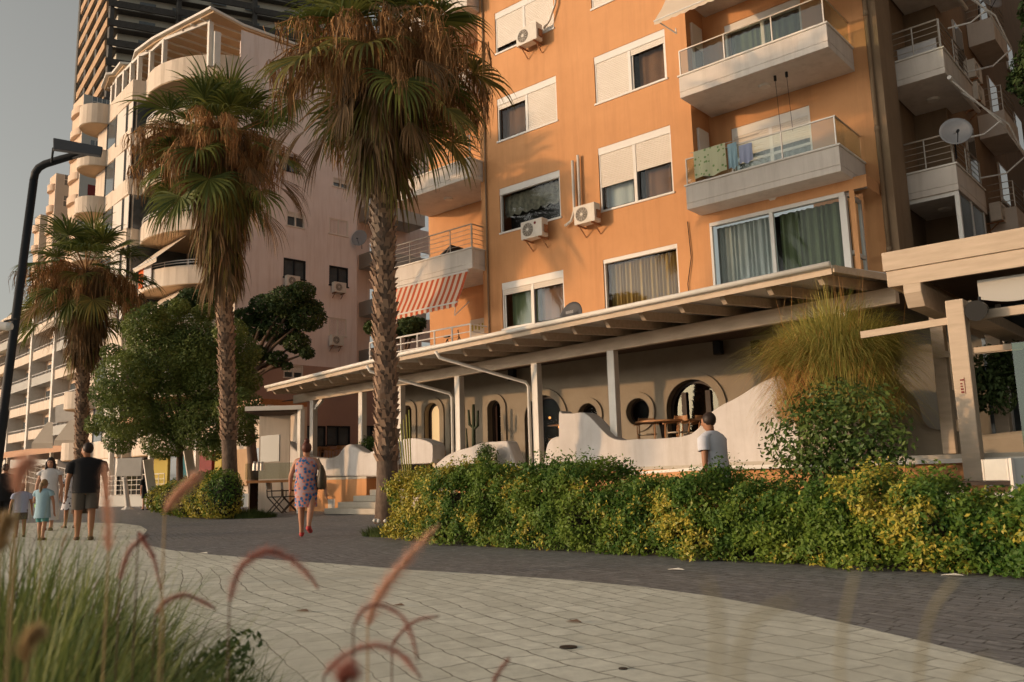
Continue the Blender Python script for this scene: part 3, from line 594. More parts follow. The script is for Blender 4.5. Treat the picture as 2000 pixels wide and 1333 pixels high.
# windows on the far shaded side wall
for (y, z, w_, h_) in ((26.4, 8.9, 1.0, 1.9), (26.4, 12.0, 1.0, 1.9), (30.5, 9.3, 1.2, 1.3), (30.5, 12.3, 1.2, 1.3), (30.5, 15.3, 1.2, 1.3), (34.5, 12.3, 1.2, 1.3), (34.5, 9.3, 1.2, 1.3), (30.5, 6.2, 1.2, 1.3), (34.5, 15.3, 1.2, 1.3)):
    f = MB(); f.box(-5.35, -5.30, y, y+w_, z, z+h_); fo = f.build('window', M['frame'], ob); MB().box(-5.298, -5.29, y+.07, y+w_-.07, z+.07, z+h_-.07).build('pane', M['winfar'], fo)
for z in (7.7, 10.73, 13.75):
    b = MB(); b.box(-5.33, -4.6, 28.3, 30.2, z, z+.75); bo = b.build('side_balcony', M['white_slab'], ob); 
    h = MB()
    for k in range(4): h.tube([(-5.3, 28.32, z+.95+.2*k), (-4.62, 28.32, z+.95+.2*k), (-4.62, 30.18, z+.95+.2*k)], .014, 5)
    h.tube([(-4.62, 28.32, z+.75), (-4.62, 28.32, z+1.55)], .02, 5); h.build('railing', M['steel'], bo)

# ---- air conditioners
def aircon(label, loc, rz=0, w_=.84, h_=.56, d_=.3, logo=False, dark=False):
    t = thing('air_conditioner', label, 'air conditioner', loc, rz, 'air conditioner units on the walls')
    MB().box(-w_/2, w_/2, -d_-.14, -.14, 0, h_).build('casing', M['acwhite'], t, local=True, bevel=.015)
    g = MB(); cx = -w_/2+h_*.5
    for r_ in (.04, .08, .12, .16, .2):
        pts = [(cx+r_*math.cos(a*.3927), -d_-.148, h_/2+r_*math.sin(a*.3927)) for a in range(17)]; g.tube(pts, .005, 4, cap=False)
    for a in range(12): g.beam((cx, -d_-.15, h_/2), (cx+.2*math.cos(a*.5236), -d_-.15, h_/2+.2*math.sin(a*.5236)), .006, .006)
    g.tube([(cx, -d_-.158, h_/2), (cx, -d_-.146, h_/2)], .05, 10)
    g.build('fan_guard', M['acwhite'], t, local=True)
    MB().tube([(cx, -d_-.1435, h_/2), (cx, -d_-.1415, h_/2)], .215, 24).build('fan_opening', M['grille'], t, local=True)
    for x in (-w_*.35, w_*.35): k = MB(); k.box(x-.02, x+.02, -d_-.16, -.002, -.045, -.003); k.beam((x, -d_-.02, -.05), (x, -.02, -.3), .025, .025); k.build('bracket', M['rust'], t, local=True)
    MB().box(w_/2+.003, w_/2+.04, -d_-.06, -.18, h_*.2, h_*.62).build('valve_cover', M['rust'], t, local=True)
    if logo:
        MB().tube([(w_*.18, -d_-.147, h_*.78), (w_*.18, -d_-.142, h_*.78)], .045, 14).build('badge', M['redshut'], t, local=True)
    return t
aircon('white outdoor unit with round red badge under the lace curtain window', (-16.0, 20, 8.14), logo=True)
aircon('small rusty outdoor unit below the double shuttered window of the orange block', (-14.0, 20, 8.16), w_=.74)
aircon('outdoor unit high on the orange wall beside a nearly closed shutter', (-15.95, 20, 14.5))
aircon('outdoor unit on the shaded side wall, upper one beneath the small balcony', (-5.35, 27.0, 12.05), R(90))
aircon('outdoor unit on the shaded side wall, directly below another one', (-5.35, 27.0, 11.35), R(90))
aircon('outdoor unit low on the shaded side wall at the right edge', (-5.35, 28.2, 8.9-.9), R(90))
# rust streaks are stains on the wall: thin run-off marks
# ---- dishes
def dish(label, p, az, tilt, r_, mt, armto=None):
    t = thing('satellite_dish', label, 'satellite dish', p, az, 'satellite dishes on the buildings')
    rg = []
    for i in range(6):
        q = r_*i/5 if i else .01; rg.append([(q*math.cos(2*math.pi*k/24), -.22*r_+ .25*(q/r_)**2*-r_+.25*r_, q*math.sin(2*math.pi*k/24)*1.08) for k in range(24)])
    b = MB().rings(rg, cap=False); bo = b.build('reflector', mt, t, local=True, smooth=True); bo.rotation_euler = (R(tilt), 0, 0)
    md = bo.modifiers.new('solid', 'SOLIDIFY'); md.thickness = .012
    a = MB(); a.tube([(0, -.1, -r_*.95), (0, -.75*r_-.1, -.25*r_)], .012, 6); a.tube([(0, -.75*r_-.16, -.25*r_), (0, -.75*r_-.02, -.2*r_)], .035, 8); a.tube([(0, .02, 0), (0, .25, -.1), (0, .3, -.55)], .022, 6)
    a.build('feed_arm', M['dkmetal'], t, local=True)
    return t
d_ = aty(1875, 268, 22.2); dish('large grey satellite dish fixed to the corner of the middle side balcony', (-4.7, 22.25, 8.95), R(20), -18, .37, M['dish'])
dish('pale satellite dish on the shaded side wall at the top right', (-4.75, 28.4, 15.2), R(60), -20, .5, M['dish'])
t = dish('dark satellite dish with worn lettering standing low behind the canopy edge', aty(1119, 622, 18.6), R(-5), -14, .42, M['dishdk'])
m_ = MB()
for i in range(7): m_.box(-.13+.04*i, -.108+.04*i, -.135, -.13, .12, .19 if i % 2 else .2)
m_.build('worn_lettering', M['dish'], t, local=True)
# ---- awnings on the orange block
def awning(label, x0, x1, ya, za, yb, zb, mt, valance=.16, group='fabric awnings', armside=True):
    t = thing('awning', label, 'awning', ((x0+x1)/2, ya, za), 0, group)
    n = 60; r0, r1, r2 = [], [], []
    for i in range(n+1):
        x = x0+(x1-x0)*i/n; sg = .03*math.sin(i*.7); r0.append((x, ya, za)); r1.append((x, (ya+yb)/2, (za+zb)/2-.05+sg*.3)); r2.append((x, yb, zb))
    MB().rings([r0, r1, r2], cap=False, close=False).build('canvas', mt, t, fix=False)
    v0 = [(p[0], p[1]-.002, p[2]) for p in r2]; v1 = [(p[0], p[1]-.004, p[2]-valance*(.75+.25*abs(math.sin(i*math.pi/60*((x1-x0)/.26))))) for i, p in enumerate(r2)]
    MB().rings([v0, v1], cap=False, close=False).build('valance', mt, t, fix=False)
    a = MB(); a.tube([(x0, yb, zb), (x1, yb, zb)], .025, 8); a.tube([(x0, ya, za), (x1, ya, za)], .04, 8)
    a.build('roller_bar', M['frame'], t)
    if armside:
        for x in (x0+.1, x1-.1):
            xm_ = x+(.3 if x < (x0+x1)/2 else -.3)
            MB().tube([(x, ya+.1, za-1.0), (xm_, (ya+yb)/2, (za+zb)/2-.9), (x, yb, zb-.03)], .018, 6).build('folding_arm', M['frame'], t)
    return t
awning('red and cream striped awning hanging under the left balcony of the orange block', -22.2, -18.55, 19.42, 7.55, 18.9, 6.45, M['stripes'])
awning('plain cream awning over the topmost glass balcony of the orange block', -10.6, -6.7, 19.15, 13.75, 18.3, 12.6, M['awn_cream'], .12)
def rolled(label, pts, bar):
    t = thing('rolled_awning', label, 'awning', pts[0], 0, 'rolled awning arms on the side balconies')
    MB().tube(pts, .055, 8).build('roller', M['frame'], t)
    for q in bar: MB().tube(q, .022, 6).build('folding_arm', M['frame'], t)
for k, lab in ((0, 'white folded awning arm under the upper side balcony'), (1, 'white folded awning arm at the very top of the side balconies')):
    z = 10.5+3.03*k
    rolled(lab, [(-4.72, 22.35, z-.05), (-4.7, 25.2, z-.05)], [[(-4.7, 22.5, z-.1), (-3.95, 23.7, z-1.05), (-3.75, 25.2, z-1.6)], [(-3.75, 25.2, z-1.6), (-4.2, 25.0, z-2.0), (-4.8, 24.9, z-2.0)], [(-3.95, 23.7, z-1.0), (-4.3, 23.4, z-1.35), (-4.8, 23.2, z-1.4)], [(-4.7, 23.4, z-.1), (-3.9, 24.4, z-.9), (-3.75, 25.2, z-1.6)]])
# laundry on the middle balcony
t = thing('laundry', 'leaf print towel and pale cloths drying on the middle glass balcony', 'laundry', (-9.6, 19.2, 8.4))
def hang(x0, x1, z0, z1, y, mt, nm):
    r0, r1 = [], []
    for i in range(17): x = x0+(x1-x0)*i/16; r0.append((x, y+.02*math.sin(i*.9), z0+.03*math.sin(i*.5))); r1.append((x, y, z1))
    MB().rings([r0, r1], cap=False, close=False).build(nm, mt, t, fix=False)
hang(-10.2, -9.3, 8.42, 9.16, 19.22, M['laundry'], 'towel'); hang(-9.25, -9.0, 8.45, 9.1, 19.24, M['cl_blue'], 'cloth'); hang(-8.95, -8.6, 8.5, 8.98, 19.25, M['cl_lilac'], 'cloth')
MB().tube([(-10.3, 19.24, 9.16), (-8.4, 19.24, 9.14)], .01, 5).build('line', M['steel'], t)
t = thing('laundry', 'white sheets on a folding rack behind the upper side railing', 'laundry', (-5.5, 22.6, 11.3))
hang(-5.95, -5.0, 11.0, 11.75, 22.7, M['cl_white'], 'sheet'); MB().tube([(-5.99, 22.7, 11.76), (-4.95, 22.7, 11.76)], .012, 5).build('rack', M['dkmetal'], t)
# hooks
for x in (-8.1, -7.8):
    p = MB(); p.tube([(x, 19.8, 10.62), (x, 19.8, 10.75)], .035, 6); p.tube([(x, 19.8, 10.62), (x+.02, 19.85, 9.2)], .006, 4); p.build('hanging_cord', M['dkmetal'], ob)
# vacuum-like dark shape and clutter on the left balconies
t = thing('sun_lounger', 'black sling chair behind the railing of the left balcony', 'chair', (-20.3, 20.3, 7.8))
MB().slab([(-20.9, 20.0, 8.3), (-19.9, 20.0, 8.75), (-19.9, 20.6, 8.75), (-20.9, 20.6, 8.3)], (0, 0, .04)).build('seat', M['black'], t)
MB().tube([(-20.9, 20.0, 7.78), (-19.9, 20.0, 8.75)], .02, 6).tube([(-20.0, 20.0, 7.78), (-20.8, 20.0, 8.4)], .02, 6).build('frame', M['steel'], t)
t = thing('bicycle', 'dark bicycle leaning behind the lowest left railing', 'bicycle', (-19.6, 19.7, 4.7))
for x in (-20.1, -19.05):
    MB().tube([(x+.31*math.cos(a*.2618), 19.7, 5.05+.31*math.sin(a*.2618)) for a in range(25)], .02, 5, cap=False).build('wheel', M['black'], t)
MB().tube([(-20.1, 19.7, 5.05), (-19.85, 19.7, 5.5), (-19.3, 19.7, 5.52), (-19.6, 19.7, 5.05), (-19.85, 19.7, 5.5)], .018, 6).tube([(-19.05, 19.7, 5.05), (-19.3, 19.7, 5.52), (-19.33, 19.7, 5.68), (-19.2, 19.55, 5.7)], .018, 6).tube([(-20.1, 19.7, 5.05), (-19.6, 19.7, 5.05), (-19.3, 19.7, 5.5)], .016, 6).build('frame', M['dkmetal'], t)
MB().box(-19.97, -19.75, 19.65, 19.75, 5.56, 5.6).build('saddle', M['black'], t)
# lettering board in the lowest loggia
t = thing('wall_board', 'small yellow wall board with faded marks in the lowest loggia', 'sign', (-19.9, 21.35, 5.9)); MB().box(-20.35, -19.3, 21.33, 21.39, 5.75, 6.4).build('panel', M['awn_cream'], t)
m_ = MB()
for i in range(6): m_.box(-20.27+.16*i, -20.19+.16*i, 21.322, 21.328, 6.0+.04*(i % 2), 6.22)
m_.build('faded_lettering', M['yellow'], t)

p = MB(); p.tube([(-10.9, 19.97, 7.6), (-10.85, 19.965, 6.6), (-11.0, 19.965, 5.9), (-10.95, 19.97, 4.9)], .012, 5); p.build('cable', M['dkmetal'], ob)
p = MB(); p.tube([(-18.2, 19.96, 4.6), (-18.2, 19.96, 11), (-18.15, 19.96, 22)], .03, 6); p.build('cable', M['orange_dim'], ob)
# ================================================================== RESTAURANT
TZ = 1.12                                   # terrace level
def beamY(X): return 16.05-.1154*(X+5.5)    # line of the posts
BD = Vector((1, -.1154, 0)).normalized(); BN = Vector((-.1154, -1, 0)).normalized()   # along / outwards
def bp(X, off=0, z=0): return Vector((X, beamY(X), 0))+BN*off+Vector((0, 0, z))
rs_ = thing('restaurant', 'white limewashed restaurant with arched openings under a long timber canopy', 'restaurant', (-15, 19, 0))
# --- canopy roof
e = [atz(x, y, 4.3) for x, y in ((520, 757), (775, 695), (1200, 606), (1622, 518))]
top = MB()
w0, w1 = Vector((-29.5, 21.6, 4.9)), Vector((-3.6, 20.4, 4.95))
fr = [Vector(p) for p in e]
bk = [Vector((p.x-.4 if i == 0 else p.x+.3, 21.35 if p.x < -17.9 else 19.97, 4.62)) for i, p in enumerate(fr)]
top.rings([[fr[i], fr[i]-Vector((0, 0, .05)), bk[i]-Vector((0, 0, .05)), bk[i]] for i in range(4)])
# wing running back at the right end
rc = fr[3]; rb = Vector((-3.9, 18.2, 4.32))
top.slab([rc+Vector((.003, 0, 0)), rb, Vector((-3.9, 19.97, 4.62)), bk[3]+Vector((.003, 0, 0))], (0, 0, -.05))
roof = top.build('roof', M['white'], rs_)
g = MB(); g.tube([p+Vector((0, -.03, .01)) for p in fr], .055, 8); g.build('gutter', M['white'], roof, smooth=True)
g = MB(); 
for i in range(3): g.beam(fr[i]+Vector((0, .04, -.1)), fr[i+1]+Vector((0, .04, -.1)), .03, .1)
g.beam(rc+Vector((.03, .04, -.06)), rb+Vector((.03, 0, -.06)), .03, .12); g.build('fascia', M['fascia'], roof)
# timber ceiling under the rafters, inside the posts
c = MB(); c.rings([[bp(X, -.2, 4.02), bp(X, -.2, 4.05), Vector((X, 20.8, 4.3)), Vector((X, 20.8, 4.27))] for X in (-28, -17, -3.6)]); c.build('ceiling', M['ceil'], rs_)
# rafters
dirF = (fr[3]-fr[0]).normalized(); L_ = (fr[3]-fr[0]).length; nraf = 22
for i in range(nraf):
    s = i/(nraf-1); p = fr[0]+(fr[3]-fr[0])*(.012+.975*s); a = p+Vector((0, .12, -.13)); b = a+Vector((.12, 1, 0)).normalized()*2.6+Vector((0, 0, .17))
    r_ = MB(); d = (b-a).normalized(); sd_ = Vector((.045, 0, 0))
    prof = [a, a+d*.12+Vector((0, 0, -.13)), b+Vector((0, 0, -.13)), b+Vector((0, 0, .05)), a+Vector((0, 0, .05))]
    r_.rings([[q-sd_ for q in prof], [q+sd_ for q in prof]]); r_.build('rafter', M['fascia'], rs_)
# main beam
b = MB(); b.beam(bp(-26.6, 0, 3.98), bp(-4.6, 0, 3.98), .16, .3); b.build('main_beam', M['fascia'], rs_, bevel=.01)
# posts
for x, zb in ((613, 1.3), (708, 1.3), (783, TZ), (897, .9), (1047, .9), (1197, TZ), (1655, TZ)):
    p = atz(x, 0, 0); 
    # intersect the pixel column with the post line
    y = 800; q = atpl(x, y, bp(-5.5), BN); 
    for _ in range(6):
        X = q.x
        # follow the vertical through the beam's underside
        q = atpl(x+ (0), 712 if x > 1000 else 760, bp(-5.5), BN)
    m_ = MB(); m_.box(q.x-.1, q.x+.1, q.y-.1, q.y+.1, zb-.6, 3.83); m_.build('post', M['white'], rs_, bevel=.012)
    if x in (897, 1047):
        k = MB(); off = -.17; z0 = 3.35
        k.tube([(q.x-1.55, q.y-2.1, 4.14), (q.x-1.5, q.y-2.02, 3.98), (q.x-.2, q.y-.2, z0), (q.x-.16, q.y-.14, z0-.12), (q.x-.16, q.y-.14, .5)], .045, 8); k.build('downpipe', M['white'], rs_, smooth=True)
    if x == 613:
        k = MB(); k.beam((q.x+.1, q.y, 3.55), (q.x+.6, q.y-.06, 3.83), .1, .12); k.build('brace', M['white'], rs_)
# --- rear wall with arches : the wall stands at the building line
WY = lambda X: 19.95-.02*(X+12)
def arch(x0, x1, z0, z1, n=18):
    """outline of a round headed or round opening: list of (x,z)"""
    w_ = (x1-x0)/2; cx = (x0+x1)/2
    if z0 is None: return [(cx+w_*math.cos(2*math.pi*i/28), z1-w_+w_*math.sin(2*math.pi*i/28)) for i in range(28)]
    return [(x0, z0)]+[(cx-w_*math.cos(math.pi*i/n), z1-w_*.98+w_*.98*math.sin(math.pi*i/n)) for i in range(n+1)]+[(x1, z0)]
RWY = 19.6
def pxz(x, y, Y=RWY): p = aty(x, y, Y); return p.x, p.z
arches = []   # (outline,label-kind)
def spec(xl, xr, ytop, ybase, kind):
    a = aty(xl, (ytop+ybase)/2, RWY); b_ = aty(xr, (ytop+ybase)/2, RWY); t_ = aty((xl+xr)/2, ytop, RWY)
    return (a.x, b_.x, None if kind == 'round' else TZ, t_.z, kind)
SP = [spec(789, 806, 792, 860, 'arch'), spec(830, 860, 787, 860, 'lit'), spec(880, 898, 787, 860, 'arch'), spec(954, 980, 782, 862, 'arch'), spec(1026, 1098, 772, 850, 'bar'),
      spec(1130, 1168, 788, 820, 'round'), spec(1224, 1270, 778, 820, 'round'), spec(1303, 1406, 741, 850, 'big')]
wl = MB(); X0, X1 = aty(776, 800, RWY).x, -8.2; zt = 4.5
cells = sorted(SP, key=lambda s: s[0]); xcur = X0
for s in cells:
    x0, x1, z0, z1, k = s; ol = arch(x0, x1, z0, z1)
    wl.add([(xcur, RWY, TZ-.2), (x0-.02, RWY, TZ-.2), (x0-.02, RWY, zt), (xcur, RWY, zt)], [(0, 1, 2, 3)])
    n = len(ol); cx, cz = (x0+x1)/2, (z1+(z0 or (z1-(x1-x0))))/2
    # square cell around the opening, triangulated fan strips between opening outline and cell border
    A, B_, Cc, D = x0-.02, x1+.02, TZ-.2, zt
    if z0 is None:
        out = []
        for (x, z) in ol:
            dx, dz = x-cx, z-cz; t_ = min(((B_-cx)/dx if dx > 1e-6 else 1e9), ((A-cx)/dx if dx < -1e-6 else 1e9), ((D-cz)/dz if dz > 1e-6 else 1e9), ((Cc-cz)/dz if dz < -1e-6 else 1e9)); out.append((cx+dx*t_, cz+dz*t_))
        # add corners by snapping nearest points
        for q in ((A, Cc), (B_, Cc), (A, D), (B_, D)):
            j = min(range(n), key=lambda i: math.hypot(out[i][0]-q[0], (out[i][1]-q[1]))); out[j] = q
        for i in range(n):
            j = (i+1) % n; wl.add([(ol[i][0], RWY, ol[i][1]), (ol[j][0], RWY, ol[j][1]), (out[j][0], RWY, out[j][1]), (out[i][0], RWY, out[i][1])], [(0, 1, 2, 3)])
    else:
        wl.add([(A, RWY, Cc), (x0, RWY, Cc), (x0, RWY, ol[1][1]), (A, RWY, ol[1][1])], [(0, 1, 2, 3)]); wl.add([(x1, RWY, Cc), (B_, RWY, Cc), (B_, RWY, ol[-2][1]), (x1, RWY, ol[-2][1])], [(0, 1, 2, 3)])
        wl.add([(A, RWY, ol[1][1]), (x0, RWY, ol[1][1]), (x0, RWY, D), (A, RWY, D)], [(0, 1, 2, 3)]); wl.add([(x1, RWY, ol[1][1]), (B_, RWY, ol[1][1]), (B_, RWY, D), (x1, RWY, D)], [(0, 1, 2, 3)])
        for i in range(1, n-2): wl.add([(ol[i][0], RWY, ol[i][1]), (ol[i+1][0], RWY, ol[i+1][1]), (ol[i+1][0], RWY, D), (ol[i][0], RWY, D)], [(0, 1, 2, 3)])
        wl.add([(x0, RWY, Cc), (x1, RWY, Cc), (x1, RWY, TZ), (x0, RWY, TZ)], [(0, 1, 2, 3)])
    # deep reveal
    rg = [[(x, RWY+dy, z) for x, z in ol] for dy in (0, .3)]
    wl.rings(rg, cap=False)
    xcur = x1+.02
wl.add([(xcur, RWY, TZ-.2), (X1, RWY, TZ-.2), (X1, RWY, zt), (xcur, RWY, zt)], [(0, 1, 2, 3)])
wl.add([(X1, RWY, TZ-.2), (X1, 18.7, TZ-.2), (X1, 18.7, zt), (X1, RWY, zt)], [(0, 1, 2, 3)]); wl.add([(X1, 18.7, TZ-.2), (-7.6, 18.7, TZ-.2), (-7.6, 18.7, zt), (X1, 18.7, zt)], [(0, 1, 2, 3)]); wl.add([(-7.6, 18.7, TZ-.2), (-7.6, 22, TZ-.2), (-7.6, 22, zt), (-7.6, 18.7, zt)], [(0, 1, 2, 3)])
wl.add([(X0, RWY, TZ-.2), (X0, 21.5, TZ-.2), (X0, 21.5, zt), (X0, RWY, zt)], [(0, 1, 2, 3)])
M['arch_lit'] = mat('lit_niche', (.75, .52, .27), None, rough=.9, emit=((1, .62, .28), .55))
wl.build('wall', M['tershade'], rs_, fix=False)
for s in SP:
    x0, x1, z0, z1, k = s; w_ = x1-x0
    if k == 'round': out2 = arch(x0-.16, x1+.16, None, z1+.16)
    else: out2 = arch(x0-.2, x1+.2, TZ, z1+.2)
    ol = arch(x0, x1, z0, z1)
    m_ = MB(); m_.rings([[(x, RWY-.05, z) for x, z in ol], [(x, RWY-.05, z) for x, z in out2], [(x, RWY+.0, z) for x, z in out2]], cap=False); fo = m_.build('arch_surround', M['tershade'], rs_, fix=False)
    yy = RWY+.24
    pn = MB(); pn.add([(x, yy, z) for x, z in ol], [tuple(range(len(ol)))])
    pn.build('pane', M['arch_lit'] if k == 'lit' else M['mirror'] if k in ('big', 'round') and x0 > -12.5 else M['glass_dim'], fo, fix=False)
    if k != 'lit':
        MB().add([(x0-.3, yy+.5, TZ), (x1+.3, yy+.5, TZ), (x1+.3, yy+.5, z1+.3), (x0-.3, yy+.5, z1+.3)], [(0, 1, 2, 3)]).build('room', M['dark'], fo, fix=False)
    if k == 'bar':
        sh_ = MB(); 
        for q in range(3): sh_.box(x0+.35, x1-.2, yy+.38, yy+.48, TZ+.5+.4*q, TZ+.54+.4*q)
        sh_.build('bar_shelf', M['wood'], fo); lm = MB()
        for q in range(3): lm.sphere((x0+.5+.35*q, yy+.3, TZ+1.55-.3*q), .04, n=10, m=6)
        lm.build('warm_lamp', mat('warm_bulb', (.9, .5, .2), None, emit=((1, .4, .1), 1.2)), fo)
    fr_ = MB(); inn = arch(x0+.09, x1-.09, z0, z1-.09) if k != 'round' else arch(x0+.06, x1-.06, None, z1-.06)
    fr_.rings([[(x, yy-.06, z) for x, z in ol], [(x, yy-.06, z) for x, z in inn], [(x, yy-.005, z) for x, z in inn]], cap=False)
    if k == 'big':
        for t_ in (.27, .73): xx = x0+w_*t_; fr_.box(xx-.07, xx+.07, yy-.07, yy-.01, TZ, z1-.3)
    fr_.build('frame', M['wood_dark'], fo, fix=False)
# terrace base
tb = MB(); L0, L1 = -27.3, -2.2
def tfront(X, off=.62): return bp(X, off)
pl = [tfront(-27.3), tfront(-20.9), tfront(-20.9)+Vector((0, .6, 0)), tfront(-17.2)+Vector((0, .6, 0)), tfront(-17.2), Vector((-7.2, tfront(-7.2).y, 0)), Vector((-7.2, 13.1, 0)), Vector((1.5, 13.1, 0)), Vector((1.5, 22, 0)), Vector((-27.3, 22, 0))]
tb.prism([(p.x, p.y) for p in pl], -.3, 1.02); tbo = tb.build('terrace_base', M['orange'], rs_)
fl = MB(); fl.prism([(p.x, p.y) for p in pl], 1.023, TZ-.03); fl.build('terrace_floor', M['stone_step'], tbo)
# steps up to the terrace
nst = 6; sx0, sx1 = -21.2, -16.6; yf = 15.85
for k in range(nst):
    y0 = yf+k*.3-.05; z1 = .01+(k+1)*.17; xa = sx0+ [0, .25, .6, 1.0, 1.4, 1.8][k]
    m_ = MB(); m_.box(xa, sx1, y0, 17.9, k*.17+.013, z1); m_.build('step', M['stone_step'], rs_, bevel=.012)
# white nosing / low rail right of the grass
nz = MB(); a = atz(1430, 918, 1.0); nz.beam((-7.3, 13.02, 1.0), (1.5, 13.02, 1.0), .12, .06); nz.beam((-10.4, 14.9, .93), (-7.35, 13.4, 1.0), .06, .05); nz.build('terrace_nosing', M['white'], rs_)

# ---- sculpted white parapets : outline in the picture projected onto their own upright plane, 0.35 m thick
def parapet(label, px, O, n, th, mt, nm='parapet_wall', bev=.09):
    pts = [atpl(x, y, O, n) for x, y in px]
    # smooth the traced outline
    sm = []
    for i in range(len(pts)-1):
        a, b_ = pts[i], pts[i+1]; p0 = pts[max(i-1, 0)]; p3 = pts[min(i+2, len(pts)-1)]
        for t_ in (0, .33, .66):
            sm.append(.5*((2*a)+(-p0+b_)*t_+(2*p0-5*a+4*b_-p3)*t_**2+(-p0+3*a-3*b_+p3)*t_**3) if 0 < i < len(pts)-2 else a.lerp(b_, t_))
    sm.append(pts[-1])
    m_ = MB(); m_.slab(sm, -n*th); o = m_.build(nm, mt, None, bevel=bev)
    return tag(o, label, 'parapet wall', 'sculpted white parapet walls of the terrace')
Ow = bp(-24, .66)
parapet('long low white plaster parapet with two humps beside the tall palm trunk', [(536, 930), (535, 868), (545, 862), (560, 864), (572, 876), (590, 889), (615, 894), (640, 895), (658, 890), (668, 876), (680, 868), (694, 874), (706, 882), (718, 885), (728, 880), (742, 868), (760, 862), (760, 932)], Ow, BN, .4, M['terwhite'])
parapet('rounded white plaster parapet right behind the tall palm trunk', [(778, 908), (778, 868), (790, 858), (815, 857), (838, 864), (845, 874), (844, 902), (843, 905)], bp(-20, .3), BN, .45, M['terwhite'])
parapet('curved white stair parapet behind the yellow shrub', [(842, 950), (846, 915), (858, 900), (876, 887), (896, 879), (915, 874), (930, 868), (945, 864), (965, 863), (985, 862), (992, 868), (1005, 905), (1020, 935), (1020, 950)], bp(-17, .45), BN, .4, M['terwhite'])
parapet('small round topped white parapet left of the big white wall', [(1060, 935), (1062, 900), (1068, 868), (1078, 856), (1092, 853), (1100, 856), (1100, 935)], bp(-14, .3), BN, .4, M['terwhite'])
Ob = Vector((-11.5, 16.35, 0)); nb = Vector((-.03, -1, 0)).normalized()
parapet('big white sculpted parapet sweeping up to the grass plant', [(1091, 930), (1091, 812), (1098, 808), (1118, 808), (1136, 806), (1150, 813), (1165, 828), (1178, 842), (1192, 854), (1212, 860), (1245, 858), (1290, 857), (1340, 851), (1362, 838), (1380, 815), (1400, 797), (1440, 776), (1475, 754), (1500, 741), (1530, 733), (1560, 742), (1560, 925)], Ob, nb, .45, M['terwhite'])
parapet('sculpted parapet with shade in its beige tone behind the tall right post', [(1560, 918), (1560, 745), (1620, 720), (1700, 715), (1760, 760), (1782, 790), (1792, 822), (1812, 838), (1850, 841), (1885, 846), (1920, 849), (1985, 842), (2030, 845), (2060, 905)], Vector((-6, 15.3, 0)), Vector((-.03, -1, 0)).normalized(), .4, M['tershade'])
# dark planter curb
# ---- pergola at the right
pg = thing('pergola', 'pale timber pergola with a deep fascia at the right edge', 'pergola', (-2, 13, 1.05))
m_ = MB(); FYp = 12.9
a = aty(1721, 495, FYp); b_ = aty(2005, 445, FYp)
m_.box(a.x, 3, FYp, FYp+.05, a.z-.28, a.z); m_.box(a.x+.04, 3, FYp+.03, FYp+.08, a.z-.52, a.z-.285); m_.box(a.x+.02, a.x+.07, FYp+.083, FYp+5, a.z-.5, a.z); m_.build('fascia', M['fascia'], pg, bevel=.006)
zr = a.z
m_ = MB(); m_.box(a.x+.08, 3, FYp+.09, FYp+6.3, zr-.1, zr-.04); m_.build('roof', M['white'], pg)
m_ = MB(); m_.box(a.x+.3, 3, FYp+.4, FYp+6.3, zr-.3, zr-.25); m_.build('ceiling', M['ceil'], pg)
q = atd(1885, 700, 11.3); px0 = q.x; py0 = 12.95
pq = aty(1875, 700, 12.75)
m_ = MB(); prof = [(FYp+.0, zr-.53), (FYp+.0, zr-.66), (FYp+.12, zr-.8), (FYp+4.5, zr-.8), (FYp+4.5, zr-.53)]
xb = aty(1790, 560, FYp).x
m_ = MB(); m_.rings([[(xx, y_, z_) for y_, z_ in [(FYp-.03, zr-.53), (FYp-.03, zr-.66), (FYp+.1, zr-.86), (FYp+4.5, zr-.86), (FYp+4.5, zr-.53)]] for xx in (pq.x-.55-.12, pq.x-.55+.12)]); m_.build('cross_beam', M['fascia'], pg, bevel=.01)
m_ = MB(); m_.box(pq.x-.115, pq.x+.115, 12.75, 12.98, .7, zr-.87); po = m_.build('post', M['fascia'], pg, bevel=.012)
m_ = MB(); m_.box(pq.x-.17, pq.x+.17, 12.98, 17.5, zr-1.05, zr-.873); m_.build('head_beam', M['fascia'], pg, bevel=.01)
q2 = aty(1838, 700, 15.2); m_ = MB(); m_.box(q2.x-.1, q2.x+.1, 15.1, 15.3, TZ, zr-.5); m_.build('post', M['fascia'], pg, bevel=.012)
q3 = aty(1945, 700, 16.5); m_ = MB(); m_.box(q3.x-.11, q3.x+.11, 16.4, 16.62, TZ, zr-.5); m_.build('post', M['fascia'], pg, bevel=.012)
m_ = MB(); a1 = aty(1682, 655, 13.0); a2 = aty(1857, 627, 13.0); m_.beam(a1, (pq.x-.13, 13.0, a2.z), .06, .1); m_.build('tie_rail', M['fascia'], pg)
m_ = MB(); a1 = aty(1905, 617, 12.95); m_.beam((pq.x+.13, 12.95, a1.z), (3, 12.95, a1.z), .08, .12)
m_.build('tie_rail', M['fascia'], pg)
m_ = MB(); a1 = aty(1903, 685, 13.6); m_.beam((a1.x, 13.6, a1.z), (3, 13.6, a1.z), .05, .08); m_.build('glazing_rail', M['fascia'], pg)
m_ = MB(); a1 = aty(1834, 694, 15.0); m_.beam((a1.x, 15.0, a1.z), (a1.x+1.2, 15.0, a1.z), .05, .1); m_.build('glazing_rail', M['fascia'], pg)
# scalloped valance under the fascia
m_ = MB(); r0, r1 = [], []
for i in range(61):
    x = pq.x+.2+4*i/60; r0.append((x, 13.3, zr-.55)); r1.append((x, 13.3, zr-.82-.09*abs(math.sin(i*.22))))
m_.rings([r0, r1], cap=False, close=False).build('valance', M['greywall'], pg, fix=False)
